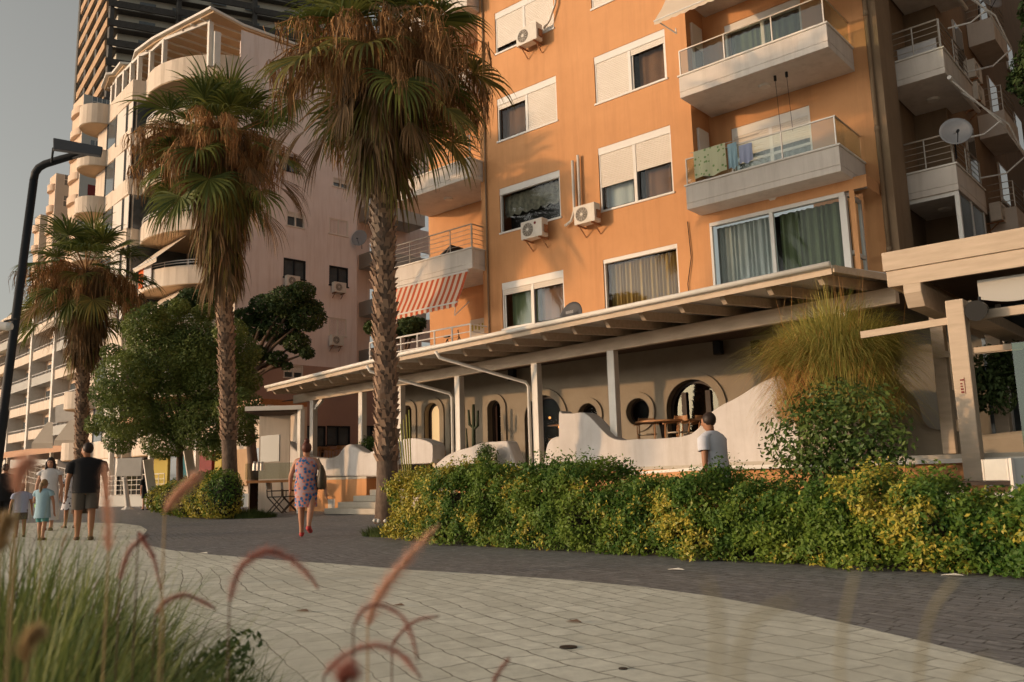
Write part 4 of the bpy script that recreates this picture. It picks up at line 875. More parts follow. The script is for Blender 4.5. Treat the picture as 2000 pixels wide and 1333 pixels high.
# frameless glass panel
g0 = aty(1975, 670, 12.6); g1 = aty(2060, 670, 12.6)
m_ = MB(); m_.box(g0.x, g1.x, 12.6, 12.615, 1.1, g0.z); m_.build('glass_panel', glassmat('green_glass', .06, (.45, .6, .45), grow=.1), pg)
zl = aty(1886, 742, 12.75).z; m_ = MB()
for i, (dz, h_, w_) in enumerate(((.0, .02, .05), (-.05, .018, .025), (-.085, .018, .025), (-.125, .024, .03), (-.165, .026, .035))): m_.box(pq.x-.03, pq.x-.03+w_, 12.744, 12.748, zl+dz-h_/2, zl+dz+h_/2)
m_.box(pq.x+.02, pq.x+.026, 12.744, 12.748, zl-.19, zl+.03); m_.build('faded_marking', M['redshut'], po)
# interior behind the pergola
iw = MB(); iw.box(-7.4, 3, 18.6, 18.8, .9, 4.5); iw.build('interior_wall', mat('shaded_interior', (.16, .145, .12), (.13, .12, .10), 2, .9), rs_)  # the interior's shade is mixed into this dark wall colour
iw = MB(); iw.box(-3.6, 3, 17.2, 17.25, 1.2, 3.9); iw.build('interior_glazing', M['winfar'], rs_)
for x in (-3.3, -2.1, -1.0): MB().box(x, x+.08, 17.1, 17.18, 1.2, 3.9).build('mullion', M['frame'], rs_)
c = wavy_curtain(aty(1848, 760, 15.9).x, aty(1870, 760, 15.9).x, 1.7, aty(1860, 762, 15.9).z, 15.9, .12, .02); tag(c.build('curtain', M['awn_cream'], None, fix=False), 'pale hanging curtain panel between the two right posts', 'curtain')
# floodlight under the head beam
t = thing('floodlight', 'round black floodlight under the pergola beam at the tall right post', 'floodlight', (pq.x+.28, 12.8, zr-1.1))
MB().tube([(pq.x+.28, 12.65, zr-1.08), (pq.x+.28, 12.95, zr-1.02)], [.14, .10], 14).build('housing', M['black'], t); MB().tube([(pq.x+.28, 12.9, zr-1.0), (pq.x+.28, 12.95, zr-.85)], .02, 6).build('bracket', M['dkmetal'], t)
# wall speakers
for i, (x, y) in enumerate(((1403, 680), (1001, 733), (1478, 680))):
    p = aty(x, y, RWY-.2 if i < 2 else 18.5); t = thing('wall_speaker', ['black wall speaker above the largest arch', 'black wall speaker above the narrow arch near the cactus', 'black wall speaker at the corner near the grass plant'][i], 'speaker', p, 0, 'black wall speakers')
    MB().box(p.x-.11, p.x+.11, p.y-.1, p.y+.08, p.z-.17, p.z+.17).build('cabinet', M['black'], t, bevel=.02); MB().tube([(p.x, p.y-.105, p.z-.04), (p.x, p.y-.101, p.z-.04)], .075, 12).build('cone', M['dkmetal'], t)
# ---- chairs and tables on the terrace
def wchair(label, loc, rz, group='curved wooden terrace chairs'):
    t = thing('chair', label, 'chair', loc, rz, group)
    MB().prism([(.24*math.cos(a*.524)*(1 if math.sin(a*.524) < 0 else .95), .22*math.sin(a*.524)) for a in range(12)], .43, .46).build('seat', M['rope'], t, local=True)
    for sx in (-.2, .2):
        MB().tube([(sx*.9, .2, 0), (sx, .18, .45), (sx*1.05, .15, .66)], [.015, .02, .015], 6).build('leg', M['wood'], t, local=True)
        MB().tube([(sx*1.0, -.2, 0), (sx*.85, -.2, .45), (sx*.9, -.25, .72)], [.015, .02, .015], 6).build('leg', M['wood'], t, local=True)
    pts = [(.27*math.cos(a), -.02-.27*math.sin(a), .68+.05*math.sin(a)) for a in [math.pi*i/12-.0 for i in range(13)]]
    MB().tube([(.27, .16, .66)]+pts+[(-.27, .16, .66)], .02, 6).build('armrest', M['wood'], t, local=True)
    b_ = MB(); r0 = [(.2*math.cos(a), -.05-.22*math.sin(a), .73) for a in [math.pi*(.12+.76*i/10) for i in range(11)]]; r1 = [(p[0]*.92, p[1]-.01, .84) for p in r0]; b_.rings([r0, r1], cap=False, close=False); bo = b_.build('backrest', M['wood'], t, local=True, fix=False); md = bo.modifiers.new('s', 'SOLIDIFY'); md.thickness = .02
    return t
def wtable(label, loc, rx=.6, ry=.42, group='round wooden terrace tables'):
    t = thing('table', label, 'table', loc, 0, group)
    MB().tube([(0, 0, .72), (0, 0, .76)], rx, 24).build('tabletop', M['wood'], t, local=True); MB().tube([(0, 0, .02), (0, 0, .3), (0, 0, .72)], [.06, .04, .1], 10).build('column', M['wood_dark'], t, local=True); MB().tube([(0, 0, 0), (0, 0, .03)], .24, 16).build('foot', M['wood_dark'], t, local=True)
    return t
dk = MB(); dk.box(-12.9, -7.7, 16.75, 19.3, TZ-.027, TZ+.28); dk.box(-26.5, -21.9, 18.5, 21.2, TZ-.027, TZ+.28); dk.build('raised_deck', M['stone_step'], rs_)
def on(x, y, Y, dz=0): p = aty(x, y, Y); return Vector((p.x, Y, TZ+.28+dz if (Y > 17.15 and p.x > -12.9) or (p.x < -21.9) else TZ-.03+dz))
wchair('wooden chair with round back right of the golden grass tuft', on(1262, 830, 17.3), R(-150)); wchair('wooden chair turned away, right under the largest arch', on(1322, 830, 17.25), R(170)); wchair('wooden chair behind the sweep of the big parapet', on(1352, 830, 17.9), R(100))
wtable('round wooden table between the chairs under the largest arch', on(1295, 830, 17.7), .65); wtable('round wooden table partly hidden by the rising big parapet', on(1372, 830, 18.2), .55)
for i, (x, Yv, rz, lb) in enumerate(((612, 19.0, 160, 'leftmost wooden chair behind the long low parapet'), (640, 19.6, 20, 'second wooden chair from the left behind the long low parapet'), (662, 19.2, 200, 'wooden chair just left of the parapet hump'))): wchair(lb, on(x, 880, Yv), R(rz))
wtable('wooden table left of the parapet hump by the dark windows', on(628, 880, 19.6), .5)
wchair('wooden chair on the step landing behind the tall palm', on(850, 850, 18.6), R(180))
# cactus
p = on(925, 850, 18.7); t = thing('cactus', 'tall dark branching cactus between the canopy posts', 'cactus', p)
c = MB(); c.tube([p+V(0, 0, 0), p+V(0, 0, 1.0), p+V(.02, 0, 2.05)], [.06, .06, .04], 8); c.tube([p+V(0, 0, 1.35), p+V(-.16, 0, 1.45), p+V(-.19, 0, 1.9)], [.04, .045, .03], 8); c.tube([p+V(0, 0, 1.3), p+V(.17, 0, 1.4), p+V(.2, 0, 1.85)], [.04, .045, .03], 8); c.build('stem', M['cactus'], t, smooth=True)
c = MB(); c.tube([p+V(-.1, 0, 0), p+V(-.27, 0, .8), p+V(-.3, 0, 1.35)], [.035, .035, .02], 7); c.tube([p+V(.1, 0, 0), p+V(.24, .0, .35), p+V(.26, 0, .9)], [.035, .035, .02], 7); c.build('side_stem', M['cactus'], t, smooth=True)
# potted and hanging plants of the terrace
def tuft(name, label, cat, P, n, H, W, mt, lean=(.2, .8), pot=None, droop=.6, group=None, seed=1, spread=.12, potc=None):
    rs = np.random.RandomState(seed); t = thing(name, label, cat, P, 0, group)
    B = np.array(P)[None]+np.stack([rs.normal(0, spread, n), rs.normal(0, spread, n), np.full(n, pot[1] if pot else 0)], 1)
    a = rs.uniform(0, 2*np.pi, n); l = rs.uniform(*lean, n); v, f_ = blades(B, rs.uniform(.5, 1, n)*H, np.stack([np.cos(a)*l, np.sin(a)*l], 1), W, rs, 4, droop)
    np_obj('foliage', v, f_, mt, t)
    if pot:
        P = Vector(P)
        if pot[2] == 'box': MB().box(P.x-pot[0], P.x+pot[0], P.y-pot[0]*.6, P.y+pot[0]*.6, P.z, P.z+pot[1]).build('planter', potc or M['potwhite'], t, bevel=.012)
        else: MB().tube([P, P+V(0, 0, pot[1]*.85), P+V(0, 0, pot[1])], [pot[0]*.7, pot[0], pot[0]*1.08], 16).build('pot', potc or M['potwhite'], t)
    return t
tuft('grass_tuft', 'golden drooping grass tuft at the foot of the middle post', 'plant', on(1222, 850, 16.9), 900, .75, .006, M['goldgrass'], (.4, 1.1), seed=3, spread=.1)
tuft('potted_plant', 'low plant in a white pot beside the left downpipe', 'potted plant', aty(930, 925, 16.2)-V(0, 0, .3), 260, .3, .015, M['shrub'], (.3, 1.2), (.16, .28, 'pot'), seed=4)
tuft('yucca', 'spiky green yucca growing in a terracotta pot by the steps', 'potted plant', atz(702, 995, .0), 90, .85, .045, M['shrub'], (.15, .95), (.14, .2, 'pot'), .3, seed=5, spread=.05, potc=M['terra'])
tuft('planter_box', 'white planter box just left of the stone steps', 'planter', atz(668, 999, 0), 40, .35, .015, M['deadstalk'], (.1, .5), (.42, .4, 'box'), seed=6)
tuft('planter_box', 'white planter box behind the woman in the floral dress', 'planter', atz(615, 996, 0), 50, .35, .015, M['flower'], (.2, .8), (.42, .4, 'box'), seed=7)
def bush(name, label, cat, C_, Rr, n, size, mt, seed, parent=None, part='foliage', stem=None, group=None, k=9):
    rs = np.random.RandomState(seed); C_ = np.array(C_, float); Rr = np.array(Rr, float)
    d = rs.normal(0, 1, (k, 3)); d /= np.linalg.norm(d, axis=1, keepdims=True); cs = C_+d*Rr*.55; rr = np.abs(Rr*rs.uniform(.4, .62, (k, 1)))
    P, N = shade_clumps(rs, cs, rr, n); N = N+np.array([0, 0, .4]); v, f_ = leaf_quads(P, N, size, rs, jit=.55)
    t = parent or thing(name, label, cat, (C_[0], C_[1], C_[2]-Rr[2]), 0, group)
    np_obj(part, v, f_, mt, t)
    if stem:
        m_ = MB()
        for i in range(6): m_.tube([(C_[0]+random.uniform(-.1, .1), C_[1], stem), tuple(cs[i])], .015, 5)
        m_.build('stem', M['bark'], t)
    return t
p = on(1010, 840, 17.2); bush('hanging_plant', 'dark trailing plant beside the right downpipe post', 'plant', (p.x-.3, p.y-.9, 1.35), (.4, .3, .45), 2600, .035, M['shrub'], 11)
p = on(716, 860, 18.2); bush('potted_shrub', 'dark leafy shrub rising behind the long low parapet', 'plant', (p.x, p.y, 1.95), (.75, .5, .6), 3600, .05, M['shrub'], 12)
p = on(865, 862, 18.6); bush('potted_shrub', 'small dark shrub over the rounded parapet behind the palm', 'plant', (p.x-1.4, p.y-.4, 1.85), (.7, .3, .3), 1200, .05, M['shrub'], 13)
p = aty(1955, 745, 16.0); bush('indoor_tree', 'dark leafy indoor plant behind the glass at the right edge', 'plant', (p.x, 16, p.z), (.7, .4, .75), 2600, .06, M['pine'], 14)
# bundle of sticks leaning at the palm
t = thing('stick_bundle', 'bundle of thin bamboo sticks leaning beside the tall palm trunk', 'sticks', aty(800, 935, 15.2)); 
m_ = MB(); q = aty(800, 935, 15.2)
for i in range(5): m_.tube([(q.x+.05*i-.1, 15.2, .3), (q.x-.55+.11*i, 15.3, 2.3+.12*i)], .018, 5)
m_.build('stick', M['goldgrass'], t)
# driftwood along the steps
# ---- small kiosk at the left of the terrace with white frame
K = thing('kiosk', 'beige open kiosk with a white frame beside the second palm', 'kiosk', (-25, 17, 0))
ko = atz(590, 985, 0)
a0 = atd(588, 800, 27.5); a1 = atd(480, 792, 27.5); zt = a0.z
f = MB(); f.box(a0.x-.08, a0.x+.08, a0.y-.08, a0.y+.08, 0, zt); f.beam((a0.x+.1, a0.y, zt+.06), (a1.x, a1.y, zt+.06), .16, .14)
back = a0+V(-1.5, 3, 0); f.build('frame', M['white'], K)
f = MB(); d = (a1-a0); d.z = 0; nrm = V(-d.y, d.x, 0).normalized(); nrm = nrm if nrm.y > 0 else -nrm
b0, b1 = (a0+nrm*1.6).lerp(a1+nrm*1.6, .42), a1+nrm*1.6
f.slab([V(b0.x, b0.y, 0), V(b1.x, b1.y, 0), V(b1.x, b1.y, zt), V(b0.x, b0.y, zt)], nrm*.1); f.build('back_wall', M['cream'], K)
f = MB(); f.slab([V(a0.x, a0.y, zt-.06), V(a1.x, a1.y, zt-.06), V(b1.x, b1.y, zt-.06), V(b0.x, b0.y, zt-.06)], (0, 0, .05)); f.build('roof', M['ceil'], K)
f = MB(); c0 = a0+nrm*.5+d*.12; c1 = a1+nrm*.5
f.beam((c0.x, c0.y, 1.02), (c1.x, c1.y, 1.02), .6, .08); f.build('counter', M['wood'], K)
f = MB(); c0 = a0+nrm*.1+d*.1; c1 = a1+nrm*.1; f.beam((c0.x, c0.y, 1.35), (c1.x, c1.y, 1.35), .02, .5); f.build('glass_front', M['glass_rail'], K)
f = MB(); s0 = atd(506, 884, 27.2); f.box(s0.x-.55, s0.x+.5, s0.y+.4, s0.y+.45, s0.z-.3, s0.z+.55); f.build('menu_panel', M['greywall'], K)
for i in range(3):
    s0 = atd(498+i*7, 912, 27); tag(MB().tube([s0+V(0, 0, -.12), s0+V(0, 0, .1), s0+V(0, 0, .16)], [.09, .08, .04], 10).build('jar', M['steel']), ['leftmost grey metal jar on the kiosk counter', 'middle grey metal jar on the kiosk counter', 'right grey metal jar on the kiosk counter'][i], 'jar', 'jars on the kiosk counter')
# dark bar tables and chairs in front of the kiosk
def dchair(label, loc, rz):
    t = thing('folding_chair', label, 'chair', loc, rz, 'dark folding chairs with canvas backs')
    for sy in (-.22, .22):
        m_ = MB(); m_.tube([(-.22, sy, 0), (.2, sy, .46)], .018, 6).tube([(.22, sy, 0), (-.2, sy, .46)], .018, 6); m_.tube([(-.2, sy, .46), (-.24, sy, .9)], .018, 6); m_.tube([(-.22, sy, .62), (.22, sy, .62)], .018, 6); m_.tube([(.2, sy, .46), (.2, sy, .62)], .016, 6)
        m_.build('side_frame', M['wood_dark'], t, local=True)
    MB().box(-.2, .22, -.22, .22, .44, .465).build('seat', M['black'], t, local=True)
    MB().slab([(-.21, -.24, .66), (-.21, .24, .66), (-.245, .24, .9), (-.245, -.24, .9)], (-.012, 0, 0)).build('backrest', M['canvas'], t, local=True)
    return t
q = atz(520, 1001, 0)
for i, (x, y, rz, lb) in enumerate(((540, 1003, 40, 'dark folding chair with white canvas back nearest the second palm'), (566, 1002, 60, 'dark folding chair with white canvas back nearest the woman in floral dress'), (553, 998, 220, 'dark folding chair on the far side of the dark table'))):
    p = atz(x, y, 0); c_ = dchair(lb, p, R(rz)); c_.scale = (1.15, 1.15, 1.15)
t = thing('table', 'tall dark slatted table in front of the kiosk', 'table', atz(525, 998, 0)); p = atz(525, 998, 0)
m_ = MB(); m_.box(p.x-.9, p.x+.9, p.y-.35, p.y+.35, .98, 1.03); m_.build('tabletop', M['wood_dark'], t)
for sx in (-.8, .8): MB().box(p.x+sx-.04, p.x+sx+.04, p.y-.3, p.y+.3, 0, .98).build('leg', M['wood_dark'], t)
m_ = MB()
for k in range(4): m_.box(p.x-.76, p.x+.76, p.y-.02, p.y+.02, .25+.18*k, .3+.18*k)
m_.build('slat_panel', M['wood_dark'], t)
# director's chairs and table at the right behind the hedge
for i, (x, Z_, lb, rz) in enumerate(((1905, 10.2, 'white canvas chair back seen over the hedge below the tall right post', 128), (1978, 9.6, 'white canvas chair at the far right edge over the hedge', 60))):
    p = atd(x, 940, Z_); t = thing('directors_chair', lb, 'chair', (p.x, p.y, 0), R(rz), 'white canvas chairs behind the hedge')
    for sx in (-.29, .29):
        m_ = MB(); m_.box(sx-.02, sx+.02, -.28, -.24, 0, 1.0); m_.box(sx-.02, sx+.02, .2, .24, 0, .62); m_.box(sx-.02, sx+.02, -.23, .19, .58, .62); m_.build('side_frame', M['white'], t, local=True)
    MB().box(-.27, .27, -.22, .22, .44, .47).build('seat', M['canvas'], t, local=True); r0 = [(x_*.29, -.26-.04*(1-x_*x_), .68) for x_ in [i_/5-1 for i_ in range(11)]]; r1 = [(a[0], a[1], 1.0) for a in r0]
    bo = MB().rings([r0, r1], cap=False, close=False).build('backrest', M['canvas'], t, local=True, fix=False); md = bo.modifiers.new('s', 'SOLIDIFY'); md.thickness = .012
p = atd(1930, 965, 9.9); t = thing('table', 'weathered grey table between the white canvas chairs', 'table', (p.x, p.y, 0)); MB().box(p.x-.4, p.x+.4, p.y-.4, p.y+.4, .71, .75).build('tabletop', M['wood_dark'], t)
for sx in (-.34, .34):
    for sy in (-.34, .34): MB().box(p.x+sx-.03, p.x+sx+.03, p.y+sy-.03, p.y+sy+.03, 0, .71).build('leg', M['white'], t)
# ================================================================== CREAM BUILDING WITH CURVED BALCONIES (left of the orange block)
CR = R(-5.5); C0 = Vector((-40.05, 23.67, 0)); cux = Vector((math.cos(CR), math.sin(CR), 0)); cuy = Vector((-math.sin(CR), math.cos(CR), 0))
cb = thing('apartment_building', 'pinkish cream apartment block with curved sea-front balconies and a rooftop pergola', 'building', C0, CR)
def cs_(x, y): p = atpl(x, y, C0, cux)-C0; return p.dot(cuy), p.z          # side plane -> (y',z)
def cf_(x, y, off=1): p = atpl(x, y, C0-cuy*off, cuy)-C0; return p.dot(cux), p.z
SW = []; 
for (x0, y0, x1, y1, k) in ((643, 425, 680, 463, 'shut'), (643, 518, 680, 562, 'dark'), (554, 503, 597, 548, 'dark'), (643, 620, 677, 658, 'shut'), (560, 412, 595, 447, 'half'), (650, 346, 681, 371, 'half2'), (552, 712, 590, 740, 'half2'), (545, 300, 585, 340, 'dark'), (560, 610, 597, 648, 'shut'), (590, 832, 634, 872, 'shop'), (636, 832, 682, 870, 'shop'), (710, 832, 740, 868, 'shop')):
    a = cs_(x0, y0); b_ = cs_(x1, y1); SW.append((a[0], b_[0], min(a[1], b_[1])+.0, a[1]-.02 if False else max(a[1], b_[1]), k))
wl = MB()
def wall_x(mb, X, y0, y1, z0, z1, ops, depth=-.15):
    ys = sorted({y0, y1, *[o[0] for o in ops], *[o[1] for o in ops]}); zs = sorted({z0, z1, *[o[2] for o in ops], *[o[3] for o in ops]})
    for i in range(len(ys)-1):
        for j in range(len(zs)-1):
            cy, cz = (ys[i]+ys[i+1])/2, (zs[j]+zs[j+1])/2
            if any(o[0] < cy < o[1] and o[2] < cz < o[3] for o in ops): continue
            mb.add([(X, ys[i], zs[j]), (X, ys[i+1], zs[j]), (X, ys[i+1], zs[j+1]), (X, ys[i], zs[j+1])], [(0, 1, 2, 3)])
    for a, b, c, d in ops:
        mb.add([(X, a, c), (X, b, c), (X, b, d), (X, a, d), (X+depth, a, c), (X+depth, b, c), (X+depth, b, d), (X+depth, a, d)], [(0, 4, 5, 1), (3, 2, 6, 7), (0, 3, 7, 4), (1, 5, 6, 2)])
YE = cs_(697, 560)[0]
hi = [s[:4] for s in SW if s[2] > 7.5]; lo = [s[:4] for s in SW if s[3] < 7.5]
wall_x(wl, 0, .3, YE, 7.4, 26.0, hi)
wl.add([(0, YE, 0), (-1.6, YE, 0), (-1.6, YE, 26), (0, YE, 26)], [(0, 1, 2, 3)]); wall_x(wl, -1.6, YE, 34, 0, 26, [(YE+2+4*i, YE+3.4+4*i, 8.3+3.0*k, 9.8+3.0*k) for i in range(2) for k in range(5)])
wl.add([(0, 2.6, 26.01), (-13, 2.6, 26.01), (-13, 34, 26.01), (0, 34, 26.01)], [(0, 1, 2, 3)])
wl.build('side_wall', M['pink'], cb, local=True, fix=False)
wl = MB(); wall_x(wl, .12, .3, 30, 0, 7.38, lo); wl.add([(.12, .3, 7.38), (.12, 30, 7.38), (0, 30, 7.38), (0, .3, 7.38)], [(0, 1, 2, 3)])
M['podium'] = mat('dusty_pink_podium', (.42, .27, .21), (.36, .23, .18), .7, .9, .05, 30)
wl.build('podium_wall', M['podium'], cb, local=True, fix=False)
for y0, y1, z0, z1, k in SW:
    X = .12 if z1 < 7.5 else 0
    f = MB(); f.box(X-.12, X-.02, y0, y0+.07, z0, z1); f.box(X-.12, X-.02, y1-.07, y1, z0, z1); f.box(X-.12, X-.02, y0+.07, y1-.07, z1-.07, z1); f.box(X-.12, X-.02, (y0+y1)/2-.04, (y0+y1)/2+.04, z0, z1-.07); f.box(X-.1, X+.04, y0-.04, y1+.04, z0-.05, z0+.02)
    fo = f.build('window', M['dkmetal'] if k in ('dark', 'shop') else M['shutter'], cb, local=True)
    MB().add([(X-.13, y0, z0), (X-.13, y1, z0), (X-.13, y1, z1), (X-.13, y0, z1)], [(0, 1, 2, 3)]).build('pane', M['winfar'], fo, local=True, fix=False)
    hh = {'shut': 1, 'half': .3, 'half2': .5}.get(k, 0)
    if hh:
        s = MB(); n = int((z1-z0)*hh/.07)
        for i in range(n): s.box(X-.07, X-.05, y0+.07, y1-.07, z1-.07-(i+1)*.07+.008, z1-.07-i*.07)
        s.build('shutter', M['pink'] if k == 'shut' else M['shutter'], fo, local=True)
    if k == 'shop':
        l = MB(); 
        for q in (.35, .6): l.box(X-.6, X-.5, y0, y1, z0+(z1-z0)*q, z0+(z1-z0)*q+.06)
        l.build('lamp_tube', mat('lit_tube', (.8, .85, .8), None, emit=((.8, 1, .95), 1.2)), fo, local=True)
for (x, y, lb) in ((566, 562, 'small outdoor unit below the left dark window of the pink wall'), (657, 574, 'rust stained outdoor unit below the right dark window of the pink wall'), (652, 677, 'outdoor unit under the lowest shuttered window of the pink wall')):
    p = atpl(x, y, C0, cux); aircon(lb, p, R(90)+CR, w_=.8, h_=.6)
p = atpl(694, 470, C0, cux); dish('grey mesh satellite dish on an arm at the corner of the pink wall', p+cux*.5, R(35)+CR, -10, .48, M['dish'])
# balconies on the recessed back strip
for k in range(6):
    b = MB(); b.box(-1.6, .2, YE+1.2, YE+5, 7.9+3.0*k, 8.0+3.0*k+.8); b.build('balcony', M['greywall'], cb, local=True)
    b = MB(); b.box(-1.6, .2, YE+10, YE+19, 7.9+3.0*k, 8.0+3.0*k+.8); b.build('balcony', M['greywall'], cb, local=True)
# front : storeys with slabs, shutters and curved balconies
fw = MB(); fw.box(-12.9, -6.3, -2.95, 8, 0, 23.2); fw.box(-6.297, -.01, .3, .42, 0, 23.2); fw.box(-6.297, -.4, .423, 8, 0, 23.2); fw.box(-6.5, -.4, 2.6, 8, 23.203, 26.0); fw.build('front_wall', M['cream'], cb, local=True)
curv = [(-5.9, -2.55), (-5.2, -2.72), (-4.4, -2.75), (-3.6, -2.65), (-2.8, -2.4), (-2.1, -2.05), (-1.5, -1.65), (-1.0, -1.2), (-.6, -.75), (-.25, -.2), (-.05, .28)]
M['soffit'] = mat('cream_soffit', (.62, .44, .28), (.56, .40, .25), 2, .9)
def band(poly, z0, z1, nm, mt, par=cb): return MB().prism(poly, z0, z1).build(nm, mt, par, local=True)
lx = -5.9
endc = [(-12.3-1.25*math.cos(a), -3.1-1.35*math.sin(a)) for a in [math.pi*i/12 for i in range(13)]]
endc = [(-13.5, -2.0)]+[(-12.2-1.3*math.cos(a), -3.0-1.25*math.sin(a)) for a in [math.pi*i/12 for i in range(13)]]
for k in range(8):
    zt = 24.4-2.97*k
    if zt < 3: break
    hgt = 1.25 if k == 0 else 1.0
    poly = endc+[(-6.5, -3.15), (-6.3, -2.5)]+curv+[(-.05, .6), (-13.5, .6)]
    bo = band([(x, y) for x, y in poly], zt-hgt, zt-hgt+.22, 'balcony', M['cream'])
    # hollow parapets so that the balconies are open
    m_ = MB(); 
    for pl_ in (endc+[(-6.5, -3.15), (-6.3, -2.5)]+curv,):
        inn = [(x*.985-.05, y*.9+.1) for x, y in pl_]
        for i in range(len(pl_)-1):
            (xa, ya), (xb, yb) = pl_[i], pl_[i+1]; (xc, yc), (xd, yd) = inn[i], inn[i+1]; zz0, zz1 = zt-hgt+.222, zt
            m_.add([(xa, ya, zz0), (xb, yb, zz0), (xb, yb, zz1), (xa, ya, zz1), (xc, yc, zz0), (xd, yd, zz0), (xd, yd, zz1), (xc, yc, zz1)], [(0, 1, 2, 3), (5, 4, 7, 6), (3, 2, 6, 7)])
    m_.build('parapet', M['cream'], bo, local=True, fix=False)
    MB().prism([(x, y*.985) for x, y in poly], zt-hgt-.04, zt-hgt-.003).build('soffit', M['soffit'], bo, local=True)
    if k:
        h = MB()
        for dz in (.16, .3): h.tube([(x-.05, y+.05, zt+dz) for x, y in curv], .025, 5)
        for x, y in curv[::2]: h.tube([(x-.05, y+.05, zt), (x-.05, y+.05, zt+.3)], .02, 5)
        h.build('railing', M['frame'], bo, local=True)
    z1 = zt-hgt-.05; z0 = z1-2.0
    for i, (xa, xb, kind, yo) in enumerate(((-10.9, -9.5, 'dark', -3.0), (-9.1, -7.55, 'shut', -3.08), (-7.25, -6.45, 'shut', -3.08), (-5.9, -3.9, 'dark', .22), (-3.5, -.8, 'dark', .22))):
        f = MB(); f.box(xa, xb, yo, yo+.04, z0, z1); f.build('window', M['shutter'] if kind == 'shut' else M['winfar'], cb, local=True)
        for xx in (xa-.1, xb): MB().box(xx, xx+.1, yo-.03, yo+.05, z0, z1).build('window_frame', M['dkmetal'] if yo < 0 else M['frame'], cb, local=True)
    f = MB(); f.add([(-6.29, -2.9, z0), (-6.29, .25, z0), (-6.29, .25, z1), (-6.29, -2.9, z1)], [(0, 1, 2, 3)]); f.build('window', M['winfar'], cb, local=True, fix=False)
# rooftop pergola
ZR = 26.3
pr = [(-12.97, -2.91), (-10.9, -3.3), (-10.6, -3.05), (-8.9, -3.15), (-8.6, -2.6), (-6.9, -3.0), (-4.77, -2.8), (.49, -1.7), (-.05, .5)]
pgl = thing('rooftop_pergola', 'white pitched pergola on the roof terrace of the pinkish cream block', 'pergola', C0+Vector((0, 0, 24.4)), CR)
poly = pr+[(-.05, 7), (-13, 7)]
MB().prism(poly, ZR-24.4, ZR-24.4+.14).build('roof', M['white'], pgl, local=True)
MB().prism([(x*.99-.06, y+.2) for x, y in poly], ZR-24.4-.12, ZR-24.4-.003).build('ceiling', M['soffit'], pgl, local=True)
posts = [(-11.6, -2.6), (-10.3, -2.75), (-9.1, -2.75), (-7.9, -2.75), (-6.7, -2.75), (-5.7, -2.45), (-3.9, -2.4), (-.35, -1.3)]
for X, Y in posts: MB().box(X-.12, X+.12, Y-.12, Y+.12, -1.0, ZR-24.4-.3).build('post', M['white'], pgl, local=True)
MB().box(-.32, .0, -1.2, -.85, -1.0, 1.0).build('chimney_breast', M['white'], pgl, local=True)
m_ = MB()
for i in range(len(posts)-1): m_.beam((*posts[i], ZR-24.4-.22), (*posts[i+1], ZR-24.4-.22), .1, .18)
m_.build('head_beam', M['white'], pgl, local=True)
for i in range(14):
    X = -12.3+i*.9; Yf = -2.7 if X < -6 else -2.6+.25*(X+6)*.6
    MB().beam((X, Yf, ZR-24.4-.17), (X, 2.5, ZR-24.4-.17), .08, .1).build('rafter', M['white'], pgl, local=True)
m_ = MB(); m_.box(-.2, -.02, .35, YE, 0, 1.0); m_.build('roof_parapet', M['pink'], pgl, local=True)
# awnings of the block
def cawn(lb, xa, xb, z, out=2.0, drop=1.7, mt=None):
    t = thing('awning', lb, 'awning', C0+cux*xa+cuy*-1.4+Vector((0, 0, z)), CR, 'fabric awnings')
    r0 = [(0, 0, 0), (xb-xa, 0, 0)]; r1 = [(0, -out, -drop), (xb-xa, -out, -drop)]; r2 = [(0, -out-.01, -drop-.25), (xb-xa, -out-.01, -drop-.25)]
    MB().rings([r0, r1, r2], cap=False, close=False).build('canvas', mt or M['awn_cream'], t, local=True, fix=False)
    MB().tube([(0, -out, -drop), (xb-xa, -out, -drop)], .04, 6).build('roller_bar', M['frame'], t, local=True)
cawn('plain cream awning under a curved balcony left of the second palm', lx+.3, lx+3.6, 24.4-1.1-2.97*3, 1.6, 1.5); cawn('lower cream awning above the round leafy tree', lx+.3, lx+3.6, 24.4-1.1-2.97*4, 1.6, 1.5)
t = thing('laundry', 'orange and white towels hanging over a curved balcony rail', 'laundry', C0+cux*(lx+.6)+cuy*(-1.6)+Vector((0, 0, 13.2)), CR)
q = curv[1]
for i, (mt, nm) in enumerate(((mat('orange_towel', (.6, .12, .03), None, rough=.9), 'towel'), (M['cl_white'], 'towel'))):
    p0 = Vector((curv[1+i][0], curv[1+i][1]-.08)); p1 = Vector((curv[2+i][0], curv[2+i][1]-.08))
    m_ = MB(); m_.slab([(p0.x, p0.y, 11.7), (p1.x, p1.y, 11.7), (p1.x, p1.y, 12.9), (p0.x, p0.y, 12.9)], (0, -.04, 0)); o = m_.build(nm, mt, cb, local=True); o.parent = t; o.location = (-(lx+.6), 1.6, -13.2)

